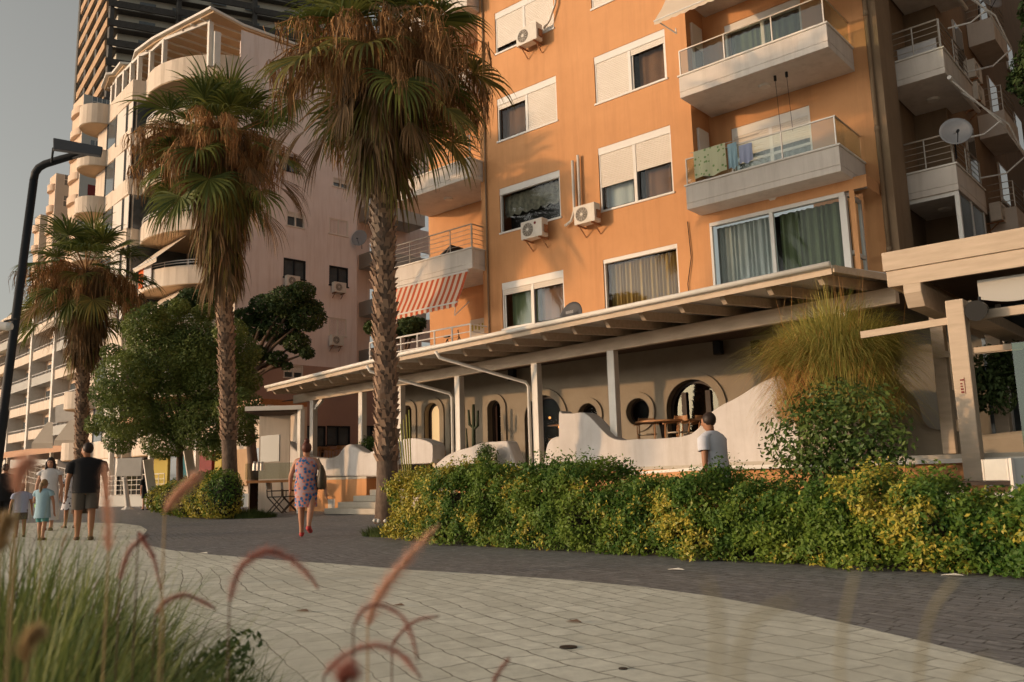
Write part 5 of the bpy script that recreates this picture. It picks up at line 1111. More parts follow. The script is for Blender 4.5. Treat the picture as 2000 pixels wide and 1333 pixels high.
# ================================================================== PEACH TOWER BLOCK BEHIND, SHADED SIDE PAINTED GREY
def rotthing(name, lb, cat, p, ang): return thing(name, lb, cat, Vector((p.x, p.y, 0)), ang)
DR = R(-5.5)
def stepped(lb, pxc, Dd, top_px, wfront, wdepth, seed, red):
    c = atd(pxc, 400, Dd); c.z = 0; H_ = (CP+ray(pxc, top_px)*Dd).z
    t = rotthing('apartment_building', lb, 'building', c, DR)
    w_ = MB(); w_.box(-wfront, 0, 0, wdepth, 0, H_); w_.build('wall', M['peach'], t, local=True)
    w_ = MB(); w_.box(.002, .1, .0, wdepth, 0, H_); w_.build('side_wall', M['greywall'], t, local=True)  # grey paints in the shade on this side; the front keeps the lit peach
    n = int(H_/2.9)
    for k in range(n):
        z = H_-2.9*(k+1)+.6
        if z < 3: break
        # scalloped balcony at the front right corner
        poly = [(-wfront+.2, .0)]+[(-wfront/2-(wfront/2-.2)*math.cos(a), -.55*math.sin(a)) for a in [math.pi*i/10 for i in range(1, 10)]]+[(-.2, .0)]
        MB().prism(poly, z, z+.9).build('balcony', M['peach'], t, local=True)
        for j in range(int(wdepth/5)):
            y0 = 1.0+j*5
            kind = red if k > 2 else 'glass'
            f = MB(); f.box(.1, .13, y0, y0+2.3, z+.9, z+2.3)
            if kind == 'red': f.build('red_shutter', M['redshut'], t, local=True)
            else:
                fo = f.build('window', M['winfar'], t, local=True); g = MB()
                for q in (0, .58, 1.15, 1.72, 2.3): g.box(.14, .16, y0+q-.03, y0+q+.03, z+.9, z+2.3)
                g.box(.14, .16, y0, y0+2.3, z+1.6, z+1.66); g.build('mullion', M['frame'], fo, local=True)
    return t, H_
# main block : the side wall, painted grey for shade, shows from px 150 to 205
t, HD = stepped('peach block, shaded side coloured grey, with red shutters behind the curved balcony building', 152, 105, 168, 4.0, 26, 1, 'red')
stepped('second peach block behind the lamp head, stepped back further left', 106, 112, 335, 2.6, 20, 2, 'red'); stepped('narrow peach block at the sky edge, left of the stepped blocks', 80, 118, 420, 2.4, 20, 3, 'glass')
# ================================================================== DARK HIGH-RISE
V1 = atd(203, 200, 122); V1.z = 0
dl = Vector((-math.sin(YAW+R(37.1)), math.cos(YAW+R(37.1)), 0)); dr = Vector((-math.sin(YAW-R(66)), math.cos(YAW-R(66)), 0))
tw = thing('high_rise', 'dark high-rise tower with stacked charcoal balconies and ochre side panels', 'building', V1)
WL, WR = 22.0, 30.0; HT = 92
V0 = V1+dl*WL; V2 = V1+dr*WR; back_ = (dl+dr)
core = [V1+back_*1.6, V0+back_*1.2, V0+back_*14, V2+back_*14, V2+back_*1.2]
MB().prism([(p.x, p.y) for p in core], 0, HT).build('core_wall', M['ltwall'], tw)
nl = Vector((dl.y, -dl.x, 0)); nl = nl if nl.dot(V1) < 0 else -nl; nr = Vector((dr.y, -dr.x, 0)); nr = nr if nr.dot(V1) < 0 else -nr
for k in range(12, 29):
    z = 3.05*k
    # ochre parapets of the left face with dark gaps
    a, b_ = V1+V(0, 0, z), V0+V(0, 0, z)
    m_ = MB(); jog = 1.0 if k % 2 else 0
    m_.beam(a+V(0, 0, .65)+dl*jog, b_+V(0, 0, .65), .25, 1.3); m_.build('side_balcony', M['beigepanel'], tw)
    m_ = MB(); m_.prism([(p.x, p.y) for p in (V1+back_*.15, V0+back_*.15, V0+back_*1.6, V1+back_*1.6)], z-.14, z-.01); m_.build('floor_slab', M['char'], tw)
    # dark ribbed parapets of the right face, with a jog
    for s0, s1, off in ((0, 9, 0), (9.4, 20, .9), (20.4, 30, 0)):
        p0 = V1+dr*s0-nr*off*0+nr*off+V(0, 0, z+.6); p1 = V1+dr*s1+nr*off+V(0, 0, z+.6); m_ = MB(); m_.beam(p0, p1, .25, 1.0)
        for j in range(5): m_.beam(p0+nr*.14+V(0, 0, -.4+.2*j), p1+nr*.14+V(0, 0, -.4+.2*j), .05, .05)
        m_.build('balcony', M['char'], tw)
    m_ = MB(); m_.prism([(p.x, p.y) for p in (V1+back_*.1, V2+back_*.1, V2+back_*1.6, V1+back_*1.6)], z-.142, z-.012); m_.build('floor_slab', M['char'], tw)
    for s in (3.0, 7.5, 13, 18, 24): # dark windows in the pale wall of the right face
        p = V1+back_*1.42+dr*s; m_ = MB(); m_.beam(p+nr*.3+V(0, 0, z+1.55), p+nr*.3+dr*2.2+V(0, 0, z+1.55), .1, 1.2); m_.build('window', M['winfar'], tw)
for s in (0.1, 9.2, 20.2, 29.9):
    m_ = MB(); p = V1+dr*s+back_*.35; m_.box(p.x-.3, p.x+.3, p.y-.3, p.y+.3, 0, HT); m_.build('column', M['char'], tw)
for s in (8, 16, 24): m_ = MB(); p = V1+dl*s+back_*.3; m_.box(p.x-.3, p.x+.3, p.y-.3, p.y+.3, 0, HT); m_.build('column', M['char'], tw)

# ================================================================== LOWER LEFT SEA-FRONT BLOCK
c = atd(152, 800, 82); c.z = 0; FRt = R(-5.5)
lb_ = rotthing('apartment_building', 'cream balcony block with awnings behind the third palm and the lamp', 'building', c, FRt)
Hf = (CP+ray(110, 588)*92).z
MB().box(-34, 0, 1.4, 14, 0, Hf).build('wall', M['peach'], lb_, local=True)
for k in range(1, 9):
    z = 2.9*k+.6
    if z > Hf-1: break
    for (xa, xb) in ((-33.5, -25.5), (-25, -17.5), (-16.5, -9), (-8, -.2)):
        bo = MB().box(xa, xb, 0, 1.39, z, z+.95); bo = bo.build('balcony', M['cream'] if (k+int(xa)) % 3 else M['greywall'], lb_, local=True)
        MB().box(xa+.8, xb-.8, 1.32, 1.395, z+.96, z+2.4).build('window', M['winfar'], lb_, local=True)
        h = MB(); h.tube([(xa, .05, z+1.25), (xb, .05, z+1.25)], .04, 5)
        for i in range(7): h.tube([(xa+(xb-xa)*i/6, .05, z+.9), (xa+(xb-xa)*i/6, .05, z+1.25)], .03, 4)
        h.build('railing', M['frame'], bo, local=True)
        if (k*3+int(abs(xa))) % 3 == 0:
            MB().slab([(xa+.5, 1.3, z+2.7), (xb-.5, 1.3, z+2.7), (xb-.5, -1.0, z+1.7), (xa+.5, -1.0, z+1.7)], (0, 0, .04)).build('sun_blind', M['awn_cream'], lb_, local=True)
for x in (-34, -25.2, -17, -8.5, -.1): MB().box(x-.3, x+.3, -.15, 1.4, 0, Hf+.6).build('pier', M['white'], lb_, local=True)
MB().box(-34.5, .5, -.6, 14, Hf+.003, Hf+.5).build('cornice', M['cream'], lb_, local=True)
# small far building with a balustrade at the left edge
c = atd(45, 850, 130); c.z = 0
fb = rotthing('house', 'small pale building with an arched upper balcony at the left frame edge', 'building', c, FRt); Hh = (CP+ray(20, 775)*130).z
MB().box(-30, 0, 0, 12, 0, Hh).build('wall', M['cream'], fb, local=True)
for k in range(4):
    MB().box(-28, -1, -1.4, -.01, 3.2*k+2.6, 3.2*k+3.5).build('balcony', M['white'], fb, local=True)
    for i in range(5): MB().box(-26+5*i, -23.6+5*i, -.06, -.004, 3.2*k+3.6, 3.2*k+5.4).build('window', M['winfar'], fb, local=True)
# ================================================================== STREET LEVEL SHOPS
c0 = atd(150, 905, 60); c1 = atd(-20, 905, 75)
sh = thing('cafe_pavilion', 'low brown edged cafe roof with dark shade beneath at the far left', 'building', (c0.x, c0.y, 0))
zt = (CP+ray(120, 868)*62).z
a, b_ = Vector((c0.x, c0.y, 0)), Vector((c1.x, c1.y, 0)); dd = (b_-a).normalized(); nn = Vector((dd.y, -dd.x, 0)); nn = nn if nn.dot(a) > 0 else -nn
m_ = MB(); m_.slab([a+V(0, 0, zt), b_+V(0, 0, zt), b_+nn*6+V(0, 0, zt), a+nn*6+V(0, 0, zt)], (0, 0, -.5)); m_.build('roof', M['wood'], sh)
m_ = MB(); m_.slab([a+nn*5.5, b_+nn*5.5, b_+nn*5.5+V(0, 0, zt-.5), a+nn*5.5+V(0, 0, zt-.5)], nn*.2); m_.build('back_wall', M['wood_dark'], sh)
for s in (0.02, .25, .5, .75): p = a.lerp(b_, s); MB().box(p.x-.12, p.x+.12, p.y-.12, p.y+.12, 0, zt-.5).build('post', M['awn_cream'], sh)
def sawn(lb, xl, xr, yt, yb, D_, h=.35):
    p = [atd(xl+30, yt, D_+3), atd(xr, yt, D_+3), atd(xr, yb, D_), atd(xl, yb, D_)]; p[1].z = p[0].z; p[3].z = p[2].z
    t = thing('awning', lb, 'awning', (p[3]+p[2])/2, 0, 'fabric awnings'); MB().slab(p, (0, 0, .03)).build('canvas', M['awn_cream'], t)
    MB().slab([p[3]-V(0, 0, .001), p[2]-V(0, 0, .001), p[2]-V(0, 0, h), p[3]-V(0, 0, h)], (0, .02, 0)).build('valance', M['awn_cream'], t)
sawn('wide cream shop awning left of the third palm trunk, left half', 62, 103, 826, 866, 60); sawn('wide cream shop awning touching the third palm trunk, right half', 106, 150, 822, 860, 60)
t = thing('billboard', 'blank white hoarding above the cream shop awnings', 'billboard', atd(128, 820, 64)); p = [atd(108, 793, 64), atd(150, 782, 64), atd(150, 822, 64), atd(108, 826, 64)]; MB().slab(p, (0, .3, 0)).build('panel', M['white'], t)
# restaurant row behind the round tree: ochre pavilion, colour panels, railings
row = thing('cafe_pavilion', 'ochre cafe pavilion with coloured panels behind the round leafy tree', 'building', atz(300, 958, 0))
g0, g1 = atz(195, 985, 0), atz(500, 985, 0); g0 = atd(195, 960, 46); g1 = atd(505, 960, 36); g0.z = g1.z = 0
dd = (g1-g0); n2 = Vector((-dd.y, dd.x, 0)).normalized(); n2 = n2 if n2.y > 0 else -n2
m_ = MB(); m_.slab([g0+n2*2.1, g1+n2*2.1, g1+n2*2.1+V(0, 0, 4.3), g0+n2*2.1+V(0, 0, 4.3)], n2*.3); m_.build('back_wall', M['cream'], row)
m_ = MB(); m_.slab([g0+V(0, 0, 4.31), g1+V(0, 0, 4.31), g1+n2*2.4+V(0, 0, 4.31), g0+n2*2.4+V(0, 0, 4.31)], (0, 0, .25)); m_.build('roof', M['wood'], row)
cols = [('yellow', .15, .25), ('redshut', .46, .54), ('cl_teal', .33, .40), ('beigepanel', .62, .75), ('winfar', .27, .32), ('winfar', .80, .95), ('yellow', .56, .60), ('wood', .41, .45)]
for cn, s0, s1 in cols: m_ = MB(); m_.slab([g0.lerp(g1, s0)+n2*1.8+V(0, 0, .9), g0.lerp(g1, s1)+n2*1.8+V(0, 0, .9), g0.lerp(g1, s1)+n2*1.8+V(0, 0, 2.6), g0.lerp(g1, s0)+n2*1.8+V(0, 0, 2.6)], n2*.15); m_.build('panel', M[cn], row)
m_ = MB(); m_.slab([g0, g1, g1+V(0, 0, .55), g0+V(0, 0, .55)], n2*.3); m_.build('low_wall', M['greywall'], row)
for s in (.0, .3, .6, 1): p = g0.lerp(g1, s)+n2*.5; MB().box(p.x-.1, p.x+.1, p.y-.1, p.y+.1, 0, 4.3).build('post', M['white'], row)
def fence(lb, p0, p1, z0, h):
    t = thing('railing', lb, 'railing', p0+V(0, 0, z0), 0, 'white metal railings of the cafe terrace'); m_ = MB()
    for k in range(5): m_.tube([p0+V(0, 0, z0+h*k/4), p1+V(0, 0, z0+h*k/4)], .022 if k == 4 else .014, 5)
    m_.build('rail', M['white'], t); L_ = (p1-p0).length; m_ = MB(); n_ = max(2, int(L_/.55))
    for i in range(n_+1): q = p0.lerp(p1, i/n_); m_.tube([q+V(0, 0, z0), q+V(0, 0, z0+h)], .018, 5)
    m_.build('baluster', M['white'], t)
fence('white grid railing behind the white notice board', g0+n2*.1, g0.lerp(g1, .45)+n2*.1, .58, 1.0); fence('white railing at the far left behind the people', atd(45, 950, 50)*1, g0+n2*.1, 0.3, 1.25)
m_ = MB(); m_.slab([atz(205, 968, 0), atz(270, 975, 0), atz(270, 975, 0)+n2*.2+V(0, 0, .02), g0+n2*.1+V(0, 0, .55)], (0, 0, .03)); 
# notice board on slanted white legs
t = thing('notice_board', 'white slanting notice board on one white leg beside the round tree', 'notice board', atz(250, 972, 0)); D_ = 38
p = [atd(230, 896, D_), atd(278, 894, D_), atd(275, 930, D_), atd(225, 931, D_)]; MB().slab(p, (.0, .08, 0)).build('board', M['white'], t, bevel=.02)
D0 = atd(250, 975, D_); D0.z = 0; MB().tube([D0, D0+V(0, 0, .12), atd(243, 932, D_)], [.3, .13, .1], 8).build('leg', M['white'], t)
for i, (xa, ya, xb, yb, lb) in enumerate(((302, 960, 288, 898, 'slanting white flat post just right of the notice board'), (382, 940, 366, 876, 'slanting white flat post between the leafy tree trunk and the second palm'))):
    a = atd(xa, ya, 33); b_ = atd(xb, yb, 33); t = MB(); t.beam(a-V(0, 0, .6) if a.z > .6 else V(a.x, a.y, 0), b_, .12, .32); tag(t.build('slanting_post', M['white']), lb, 'post', 'slanting white posts')

# neighbouring block just outside the right edge of the picture: it closes the side street
nb_ = thing('apartment_building', 'ochre neighbouring block outside the right edge closing the side street', 'building', (2.6, 20, 0))
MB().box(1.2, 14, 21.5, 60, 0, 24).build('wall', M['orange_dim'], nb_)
for k in range(7):
    for j in range(5):
        f = MB().box(1.17, 1.198, 24+6*j, 25.4+6*j, 1.6+3.1*k, 3.1+3.1*k).build('window', M['winfar'], nb_)
# ================================================================== TREES
def palm(label, base, hz_, crown_c, r_tr, seed, nf=46, fr=1.7, skirt=(0, 4), lean=(0, 0), segs=36, stalks=26, width=1.0):
    """fan palm; hz_ = height of the growing point"""
    rs = np.random.RandomState(seed); rd = random.Random(seed)
    t = thing('palm_tree', label, 'palm tree', base, 0, 'fan palms along the promenade')
    B = Vector(base); top = Vector((crown_c[0], crown_c[1], hz_))
    def axis(s): # s 0..1
        p = B.lerp(top, s); k = math.sin(s*math.pi)*.12; return Vector((p.x+k*lean[0], p.y+k*lean[1], B.z+(hz_-B.z)*s))
    m_ = MB(); m_.tube([axis(s/16) for s in range(17)], [r_tr*(1.35 if s == 0 else 1.12 if s == 1 else 1.0-.02*(s/16)) for s in range(17)], 14)
    m_.build('trunk', M['palmbark'], t, smooth=True)
    # old leaf boots : little scale wedges around the trunk
    m_ = MB(); H = hz_-B.z; z = (.13 if r_tr > .23 else .2)*H; row = 0
    while z < H*.97:
        s = z/H; c = axis(s); n_ = 10
        for k in range(n_):
            a = 2*math.pi*(k+.5*(row % 2))/n_+rd.uniform(-.08, .08); o = Vector((math.cos(a), math.sin(a), 0)); sd_ = Vector((-o.y, o.x, 0)); ww = rd.uniform(.045, .10)*r_tr/.27; L_ = rd.uniform(.08, .22); ou = rd.uniform(.02, .11)
            q = c+o*r_tr*.96; p0, p1 = q-sd_*ww, q+sd_*ww; tip = q+o*ou+Vector((0, 0, L_))
            m_.add([p0, p1, tip+sd_*ww*.55, tip-sd_*ww*.55, q+Vector((0, 0, L_*.9))-o*.03], [(0, 1, 2, 3), (0, 3, 4), (1, 4, 2), (3, 2, 4)])
        z += .105; row += 1
    m_.build('leaf_boots', M['boot'], t, fix=False)
    # fronds
    VG, FG, VD, FD = [], [], [], []; ng = nd = 0
    MI = []
    st = MB()
    def fan(o, dirv, L, nseg, droop, dead, wid):
        dirv = dirv.normalized(); side = dirv.cross(Vector((0, 0, 1))); side = side.normalized() if side.length > .05 else Vector((1, 0, 0)); upv = side.cross(dirv).normalized()
        V_, F_ = [], []
        spread = R(118) if not dead else R(38)
        step = 2*spread/(nseg-1)
        for i in range(nseg):
            a = -spread+step*i+rd.uniform(-.02, .02); fold = .30*abs(math.sin(a))
            d = (dirv*math.cos(a)+side*math.sin(a)+upv*fold).normalized(); Ls = L*(1-.30*abs(a)/R(118))*rd.uniform(.86, 1.1)
            sdv = d.cross(upv).normalized(); pts = []; p = Vector(o); dd = Vector(d); n_ = 7; dr = droop*rd.uniform(.7, 1.4)
            for j in range(n_+1):
                tt = j/n_; w_ = Ls*tt*step*.52 if tt < .4 else Ls*.4*step*.52*(1-(tt-.4)/.6)**.9+.002
                if dead: w_ *= .8
                tilt = upv*(w_*.45*(1 if i % 2 else -1))
                pts.append((p-sdv*w_+tilt, p+sdv*w_-tilt)); p = p+dd*Ls/n_
                dd = (dd+Vector((0, 0, -1))*(dr*.25 if tt < .42 else dr*1.15)*(1 if not dead else 1.2)).normalized()
            b0 = len(V_)
            for q in pts: V_.extend([tuple(q[0]), tuple(q[1])])
            for j in range(n_): F_.append((b0+2*j, b0+2*j+1, b0+2*j+3, b0+2*j+2))
        return V_, F_
    gold = math.pi*(3-math.sqrt(5)); G = {'g': ([], []), 'y': ([], []), 'd': ([], [])}
    def put(k, vf):
        o = len(G[k][0]); G[k][0].extend(vf[0]); G[k][1].extend([tuple(i+o for i in f) for f in vf[1]])
    for i in range(nf):
        u = i/nf; az = i*gold+rd.uniform(-.2, .2); el = R(76)-u*R(118)+rd.uniform(-.12, .12)
        d = Vector((math.cos(az)*math.cos(el), math.sin(az)*math.cos(el), math.sin(el)))
        pet = fr*(.72+.42*u)*rd.uniform(.68, 1.18); o0 = axis(1-.06*u); p = Vector(o0); dd = Vector(d); pp = [Vector(p)]
        for j in range(4): p = p+dd*pet/4; dd = (dd+Vector((0, 0, -.10-.05*u))).normalized(); pp.append(Vector(p))
        rr_ = rd.random(); kind = 'g' if u < .5 or rr_ < .5 else ('y' if rr_ < .78 else 'd')
        st.tube(pp, [.028, .022, .018, .015, .012], 4)
        put(kind, fan(p, dd, fr*rd.uniform(.6, .86), segs, .21+.2*u, kind == 'd', 0))
    # hanging dead skirt
    n_sk = int(95*skirt[1]/3)
    for i in range(n_sk):
        u = rd.random(); az = i*gold+rd.uniform(-.3, .3); z = hz_-skirt[0]-skirt[1]*.75*u; c = axis((z-B.z)/H)
        out = (r_tr+.04)+ (.85*(1-u)**1.3)*rd.uniform(.15, 1.1); o = c+Vector((math.cos(az)*out, math.sin(az)*out, rd.uniform(-.1, .2)))
        st.tube([c+Vector((math.cos(az)*r_tr, math.sin(az)*r_tr, .35)), o], [.018, .01], 4)
        d = Vector((math.cos(az)*.12, math.sin(az)*.12, -1)); put('d' if rd.random() < .75 else 'y', fan(o, d, fr*rd.uniform(.55, .9), 12, .35, True, 0))
    # dead flower stalks hanging out of the crown in strings
    sk = []
    for i in range(stalks):
        az = rd.uniform(0, 6.28); L = fr*rd.uniform(.9, 1.5); o0 = axis(.985); p = Vector(o0); dd = Vector((math.cos(az), math.sin(az), rd.uniform(-.1, .7))).normalized(); pp = [Vector(p)]
        for j in range(6): p = p+dd*L/6; dd = (dd+Vector((0, 0, -.26))).normalized(); pp.append(Vector(p))
        st.tube(pp, [.02]*3+[.014]*4, 4)
        for j in range(2, 7):
            for q in range(16):
                b0 = pp[j]+Vector((rd.uniform(-.12, .12), rd.uniform(-.12, .12), 0)); L2 = rd.uniform(.25, .9); w_ = rd.uniform(.006, .016); a2 = rd.uniform(0, 6.28); o2 = Vector((math.cos(a2), math.sin(a2), 0)); tp = b0+o2*rd.uniform(0, .2)+Vector((0, 0, -L2)); mid = b0+o2*rd.uniform(.05, .22)+Vector((0, 0, -L2*.45)); s2 = Vector((-o2.y, o2.x, 0))*w_
                sk.append([b0-s2, b0+s2, mid+s2, mid-s2]); sk.append([mid-s2, mid+s2, tp+s2*.4, tp-s2*.4])
    st.build('leaf_stalks', M['deadstalk'], t, fix=False)
    if sk: 
        va = np.array([[tuple(v) for v in q] for q in sk]).reshape(-1, 3); np_obj('flower_strings', va, np.arange(len(va)).reshape(-1, 4), M['deadstalk'], t)
    allv, allf, mi = [], [], []
    for j, k in enumerate(('g', 'y')):
        o = len(allv); allv += G[k][0]; allf += [tuple(i+o for i in f) for f in G[k][1]]; mi += [j]*len(G[k][1])
    np_obj('crown', np.array(allv), np.array(allf), [M['frond'], M['frond_y']], t, mi)
    np_obj('dead_skirt', np.array(G['d'][0]), np.array(G['d'][1]), M['dead'], t)
    return t
b1 = atz(758, 1022, 0); Z1 = 18.6
tp = lambda x, y, D: atd(x, y, D)
D1 = (b1-CP).dot(FW); c1 = atd(742, 95, D1)
palm('tall nearest fan palm standing in front of the restaurant steps', b1, c1.z, c1, .235, 3, 50, 1.95, (0.1, 3.2), stalks=72)
b2 = atz(452, 1008, 0); D2 = (b2-CP).dot(FW); c2 = atd(428, 270, D2)
palm('second fan palm beside the round leafy tree with a long dead skirt', b2, c2.z, c2, .225, 5, 46, 1.95, (0.1, 5.2), stalks=66)
D3 = 34.0; c3 = atd(168, 530, D3); b3 = atd(160, 900, D3); b3.z = 0
palm('small distant fan palm left of the round leafy tree', b3, c3.z, c3, .22, 8, 42, 1.9, (0.1, 4.0), stalks=46, width=1.1)

def crown_tree(name, label, base, trunk_top, blobs, n, size, mt, seed, r_tr=.12, group=None, jit=.6, branches=8, surf=.6):
    rs = np.random.RandomState(seed); t = thing(name, label, 'tree', base, 0, group)
    m_ = MB(); B = Vector(base); T = Vector(trunk_top); m_.tube([B, B.lerp(T, .35)+V(.04, .02, 0), B.lerp(T, .7), T], [r_tr*1.3, r_tr, r_tr*.9, r_tr*.75], 10); m_.build('trunk', M['bark'], t, smooth=True)
    m_ = MB()
    for i, (c, r_) in enumerate(blobs[:branches]): c = Vector(c); mid = T.lerp(c, .5)+V(rs.uniform(-.2, .2), rs.uniform(-.2, .2), .1); m_.tube([T-V(0, 0, .15), mid, c], [r_tr*.55, r_tr*.35, r_tr*.12], 6)
    m_.build('limb', M['bark'], t, smooth=True)
    P, N = shade_clumps(rs, [b[0] for b in blobs], [b[1] for b in blobs], n, surf); N = N+np.array([0, 0, .5]); v, f_ = leaf_quads(P, N, size, rs, jit=jit); np_obj('crown', v, f_, mt, t)
    return t
# round leafy tree
rs = np.random.RandomState(21); DT = 31.5; bl = []
for (x, y, rp) in ((330, 700, 105), (250, 740, 75), (400, 690, 90), (290, 640, 60), (360, 650, 70), (430, 740, 85), (340, 790, 95), (250, 810, 70), (400, 830, 75), (465, 800, 62), (210, 770, 42), (470, 690, 52), (320, 860, 55), (235, 860, 40), (450, 650, 42), (190, 830, 30), (420, 872, 40), (300, 610, 30), (350, 600, 26), (400, 612, 28), (485, 745, 35), (478, 850, 32), (220, 690, 28)):
    dz = rs.uniform(-1.3, 1.3) if rp < 80 else 0; D_ = DT+dz; r_ = rp*.74/FOC*D_; p = atd(x, y, D_); bl.append((tuple(p), (r_, r_*1.1, r_*.92)))
bt = atz(348, 975, 0); bt = atd(350, 930, 31.5); bt.z = 0
crown_tree('leafy_tree', 'round bushy leafy tree between the third and second palms', bt, atd(352, 860, 31.5), bl, 80000, .066, M['leaf'], 31, .13, surf=.55, jit=.8)
# dark pine behind
bl = []; DP = 38.0
for (x, y, rp) in ((560, 590, 42), (600, 620, 38), (520, 600, 35), (590, 570, 28), (545, 640, 45), (500, 640, 35), (610, 600, 22), (580, 670, 28), (600, 690, 16), (540, 700, 22), (500, 690, 22), (560, 715, 12), (410, 590, 34), (375, 585, 30), (340, 600, 22), (440, 580, 22), (480, 620, 26)):
    D_ = DP+rs.uniform(-1, 1); r_ = rp*.95/FOC*D_; p = atd(x, y, D_); bl.append((tuple(p), (r_, r_, r_*.75)))
bp_ = atd(500, 900, DP); bp_.z = 0
crown_tree('pine_tree', 'dark pine with tiered needle pads behind the second palm', bp_, atd(480, 740, DP), bl, 20000, .095, M['pine'], 33, .22, branches=14, jit=.9, surf=.55)
bl = []
for (x, y, rp) in ((728, 640, 18), (800, 640, 26), (770, 650, 20), (820, 632, 14)):
    D_ = 46; r_ = rp/FOC*D_; p = atd(x, y, D_); bl.append((tuple(p), (r_, r_, r_*.8)))
bp_ = atd(790, 900, 46); bp_.z = 0
crown_tree('pine_tree', 'piece of dark pine showing under the striped awning behind the tall palm', bp_, atd(790, 700, 46), bl, 3500, .11, M['pine'], 34, .2, branches=4, jit=.9)
bl = []
for (x, y, rp) in ((1998, 160, 30), (2030, 130, 50), (2020, 190, 25), (2060, 80, 60), (2080, 170, 60), (2040, 20, 45)):
    D_ = 21; r_ = rp/FOC*D_; p = atd(x, y, D_); bl.append((tuple(p), (r_, r_, r_*.9)))
bp_ = atd(2060, 800, 21); bp_.z = 0
crown_tree('pine_tree', 'dark foliage of a tree entering at the top right edge', bp_, atd(2060, 260, 21), bl, 5000, .09, M['pine'], 35, .2, branches=5)

# ================================================================== HEDGES AND PLANTS
def hedge(label, path, n, seed, yel, size=.05, name='hedge'):
    """path: list of (front base px, width back, height)"""
    rs = np.random.RandomState(seed); P, N, K = [], [], []
    t = thing(name, label, 'hedge', path[len(path)//2][0])
    pts = [np.array(p[0]) for p in path]; seg = [np.linalg.norm(pts[i+1]-pts[i]) for i in range(len(pts)-1)]; tot = sum(seg); cum = np.cumsum([0]+seg)
    s = rs.uniform(0, tot, n); idx = np.clip(np.searchsorted(cum, s)-1, 0, len(seg)-1); f = (s-cum[idx])/np.array(seg)[idx]
    A = np.array(pts)[idx]; B_ = np.array(pts)[idx+1]; base = A+(B_-A)*f[:, None]; w_ = np.array([p[1] for p in path]); h_ = np.array([p[2] for p in path]); W_ = w_[idx]+(w_[idx+1]-w_[idx])*f; H_ = h_[idx]+(h_[idx+1]-h_[idx])*f
    T_ = (B_-A)/np.linalg.norm(B_-A, axis=1, keepdims=True); NB = np.stack([-T_[:, 1], T_[:, 0], np.zeros(n)], 1)      # to the back
    ph = s; lump = .10*np.sin(ph*3.1+1)+.07*np.sin(ph*7.3)+.05*np.sin(ph*13.7+2)+.04*np.sin(ph*23)
    u = rs.rand(n)   # along the section : front face 0-.5, top .5-.85, back .85-1
    ff = u < .52; tt = (u >= .52) & (u < .88); bk = u >= .88
    zz = np.where(ff, rs.rand(n)**.85, np.where(tt, 1, rs.rand(n))); yy = np.where(ff, 0, np.where(tt, rs.rand(n), 1))
    # rounded shoulders
    sh_ = np.where(ff, np.clip(zz-.72, 0, 1)**2*2.2, 0)
    lump2 = .07*np.sin(zz*9+ph*4)+.05*np.sin(zz*17-ph*6)
    pos = base+NB*((yy*W_+sh_*W_*.6-(lump2+lump*.5)*np.where(ff, 1, -.2)))[:, None]; Hl = H_+lump*.9
    dome = np.where(tt, -.18*(2*yy-1)**2, 0)
    # sprigs poking up
    spr = (rs.rand(n) < .5) & tt; up_ = np.where(spr, rs.rand(n)**2*.11*(1+np.sin(ph*11)), 0)
    pos[:, 2] = .03+zz*Hl+dome+up_; pos += rs.normal(0, .035, (n, 3)); pos[:, 2] = np.maximum(pos[:, 2], .02)
    Nn = np.where(ff[:, None], -NB+np.array([0, 0, .35]), np.where(tt[:, None], np.array([0, 0, 1.0])-NB*.3, NB)); 
    gap = np.sin(ph*8.7+zz*5)+np.sin(ph*15.1-zz*11+2)+np.sin(zz*19+ph*5)+rs.normal(0, .5, n); ok = (gap > -1.5) | ~ff; pos, Nn, ph, zz = pos[ok], Nn[ok], ph[ok], zz[ok]; n = len(pos)
    v, q = leaf_quads(pos, Nn, size*rs.uniform(.7, 1.35, n), rs, 1.7, .7)
    x = ph
    nz = np.sin(x*2.3+.6)*.8+np.sin(x*5.1+zz*4)*.9+np.sin(zz*7+x*1.7+1)*.7+np.sin(x*13.3-zz*12)*.8+np.sin(x*21+zz*17)*.5; isy = (nz+rs.normal(0, .7, n)) > yel(x/tot)
    # dark solid core: painted shade between the leaves, no light shows through
    mi = isy.astype(int); np_obj('foliage', v, q, [M['hedge'], M['hedge_y']], t, mi)
    core = MB(); 
    for i in range(len(path)-1):
        a, b_ = Vector(path[i][0]), Vector(path[i+1][0]); d = (b_-a).normalized(); nb_ = Vector((-d.y, d.x, 0)); 
        q_ = lambda p, w0, h0: [p+nb_*.22+V(0, 0, .0), p+nb_*(w0-.2), p+nb_*(w0-.25)+V(0, 0, h0-.25), p+nb_*.35+V(0, 0, h0-.28)]
        core.rings([q_(a, path[i][1], path[i][2]), q_(b_, path[i+1][1], path[i+1][2])])
    M.setdefault('core', mat('dark_core', (.02, .025, .012), (.035, .03, .018), 12, 1))
    core.build('dark_core', M['core'], t)
    # cut stems at the foot
    m_ = MB()
    for i in range(int(tot/.16)):
        ss = rs.rand()*tot; ii = int(np.clip(np.searchsorted(cum, ss)-1, 0, len(seg)-1)); ft = (ss-cum[ii])/seg[ii]; p = Vector(pts[ii]+(pts[ii+1]-pts[ii])*ft); m_.tube([p+V(0, .12+rs.rand()*.2, 0), p+V(rs.uniform(-.08, .08), .1, .3)], .008, 4)
    m_.build('stem', M['bark'], t)['kind'] = 'stuff'
    return t
hp = []
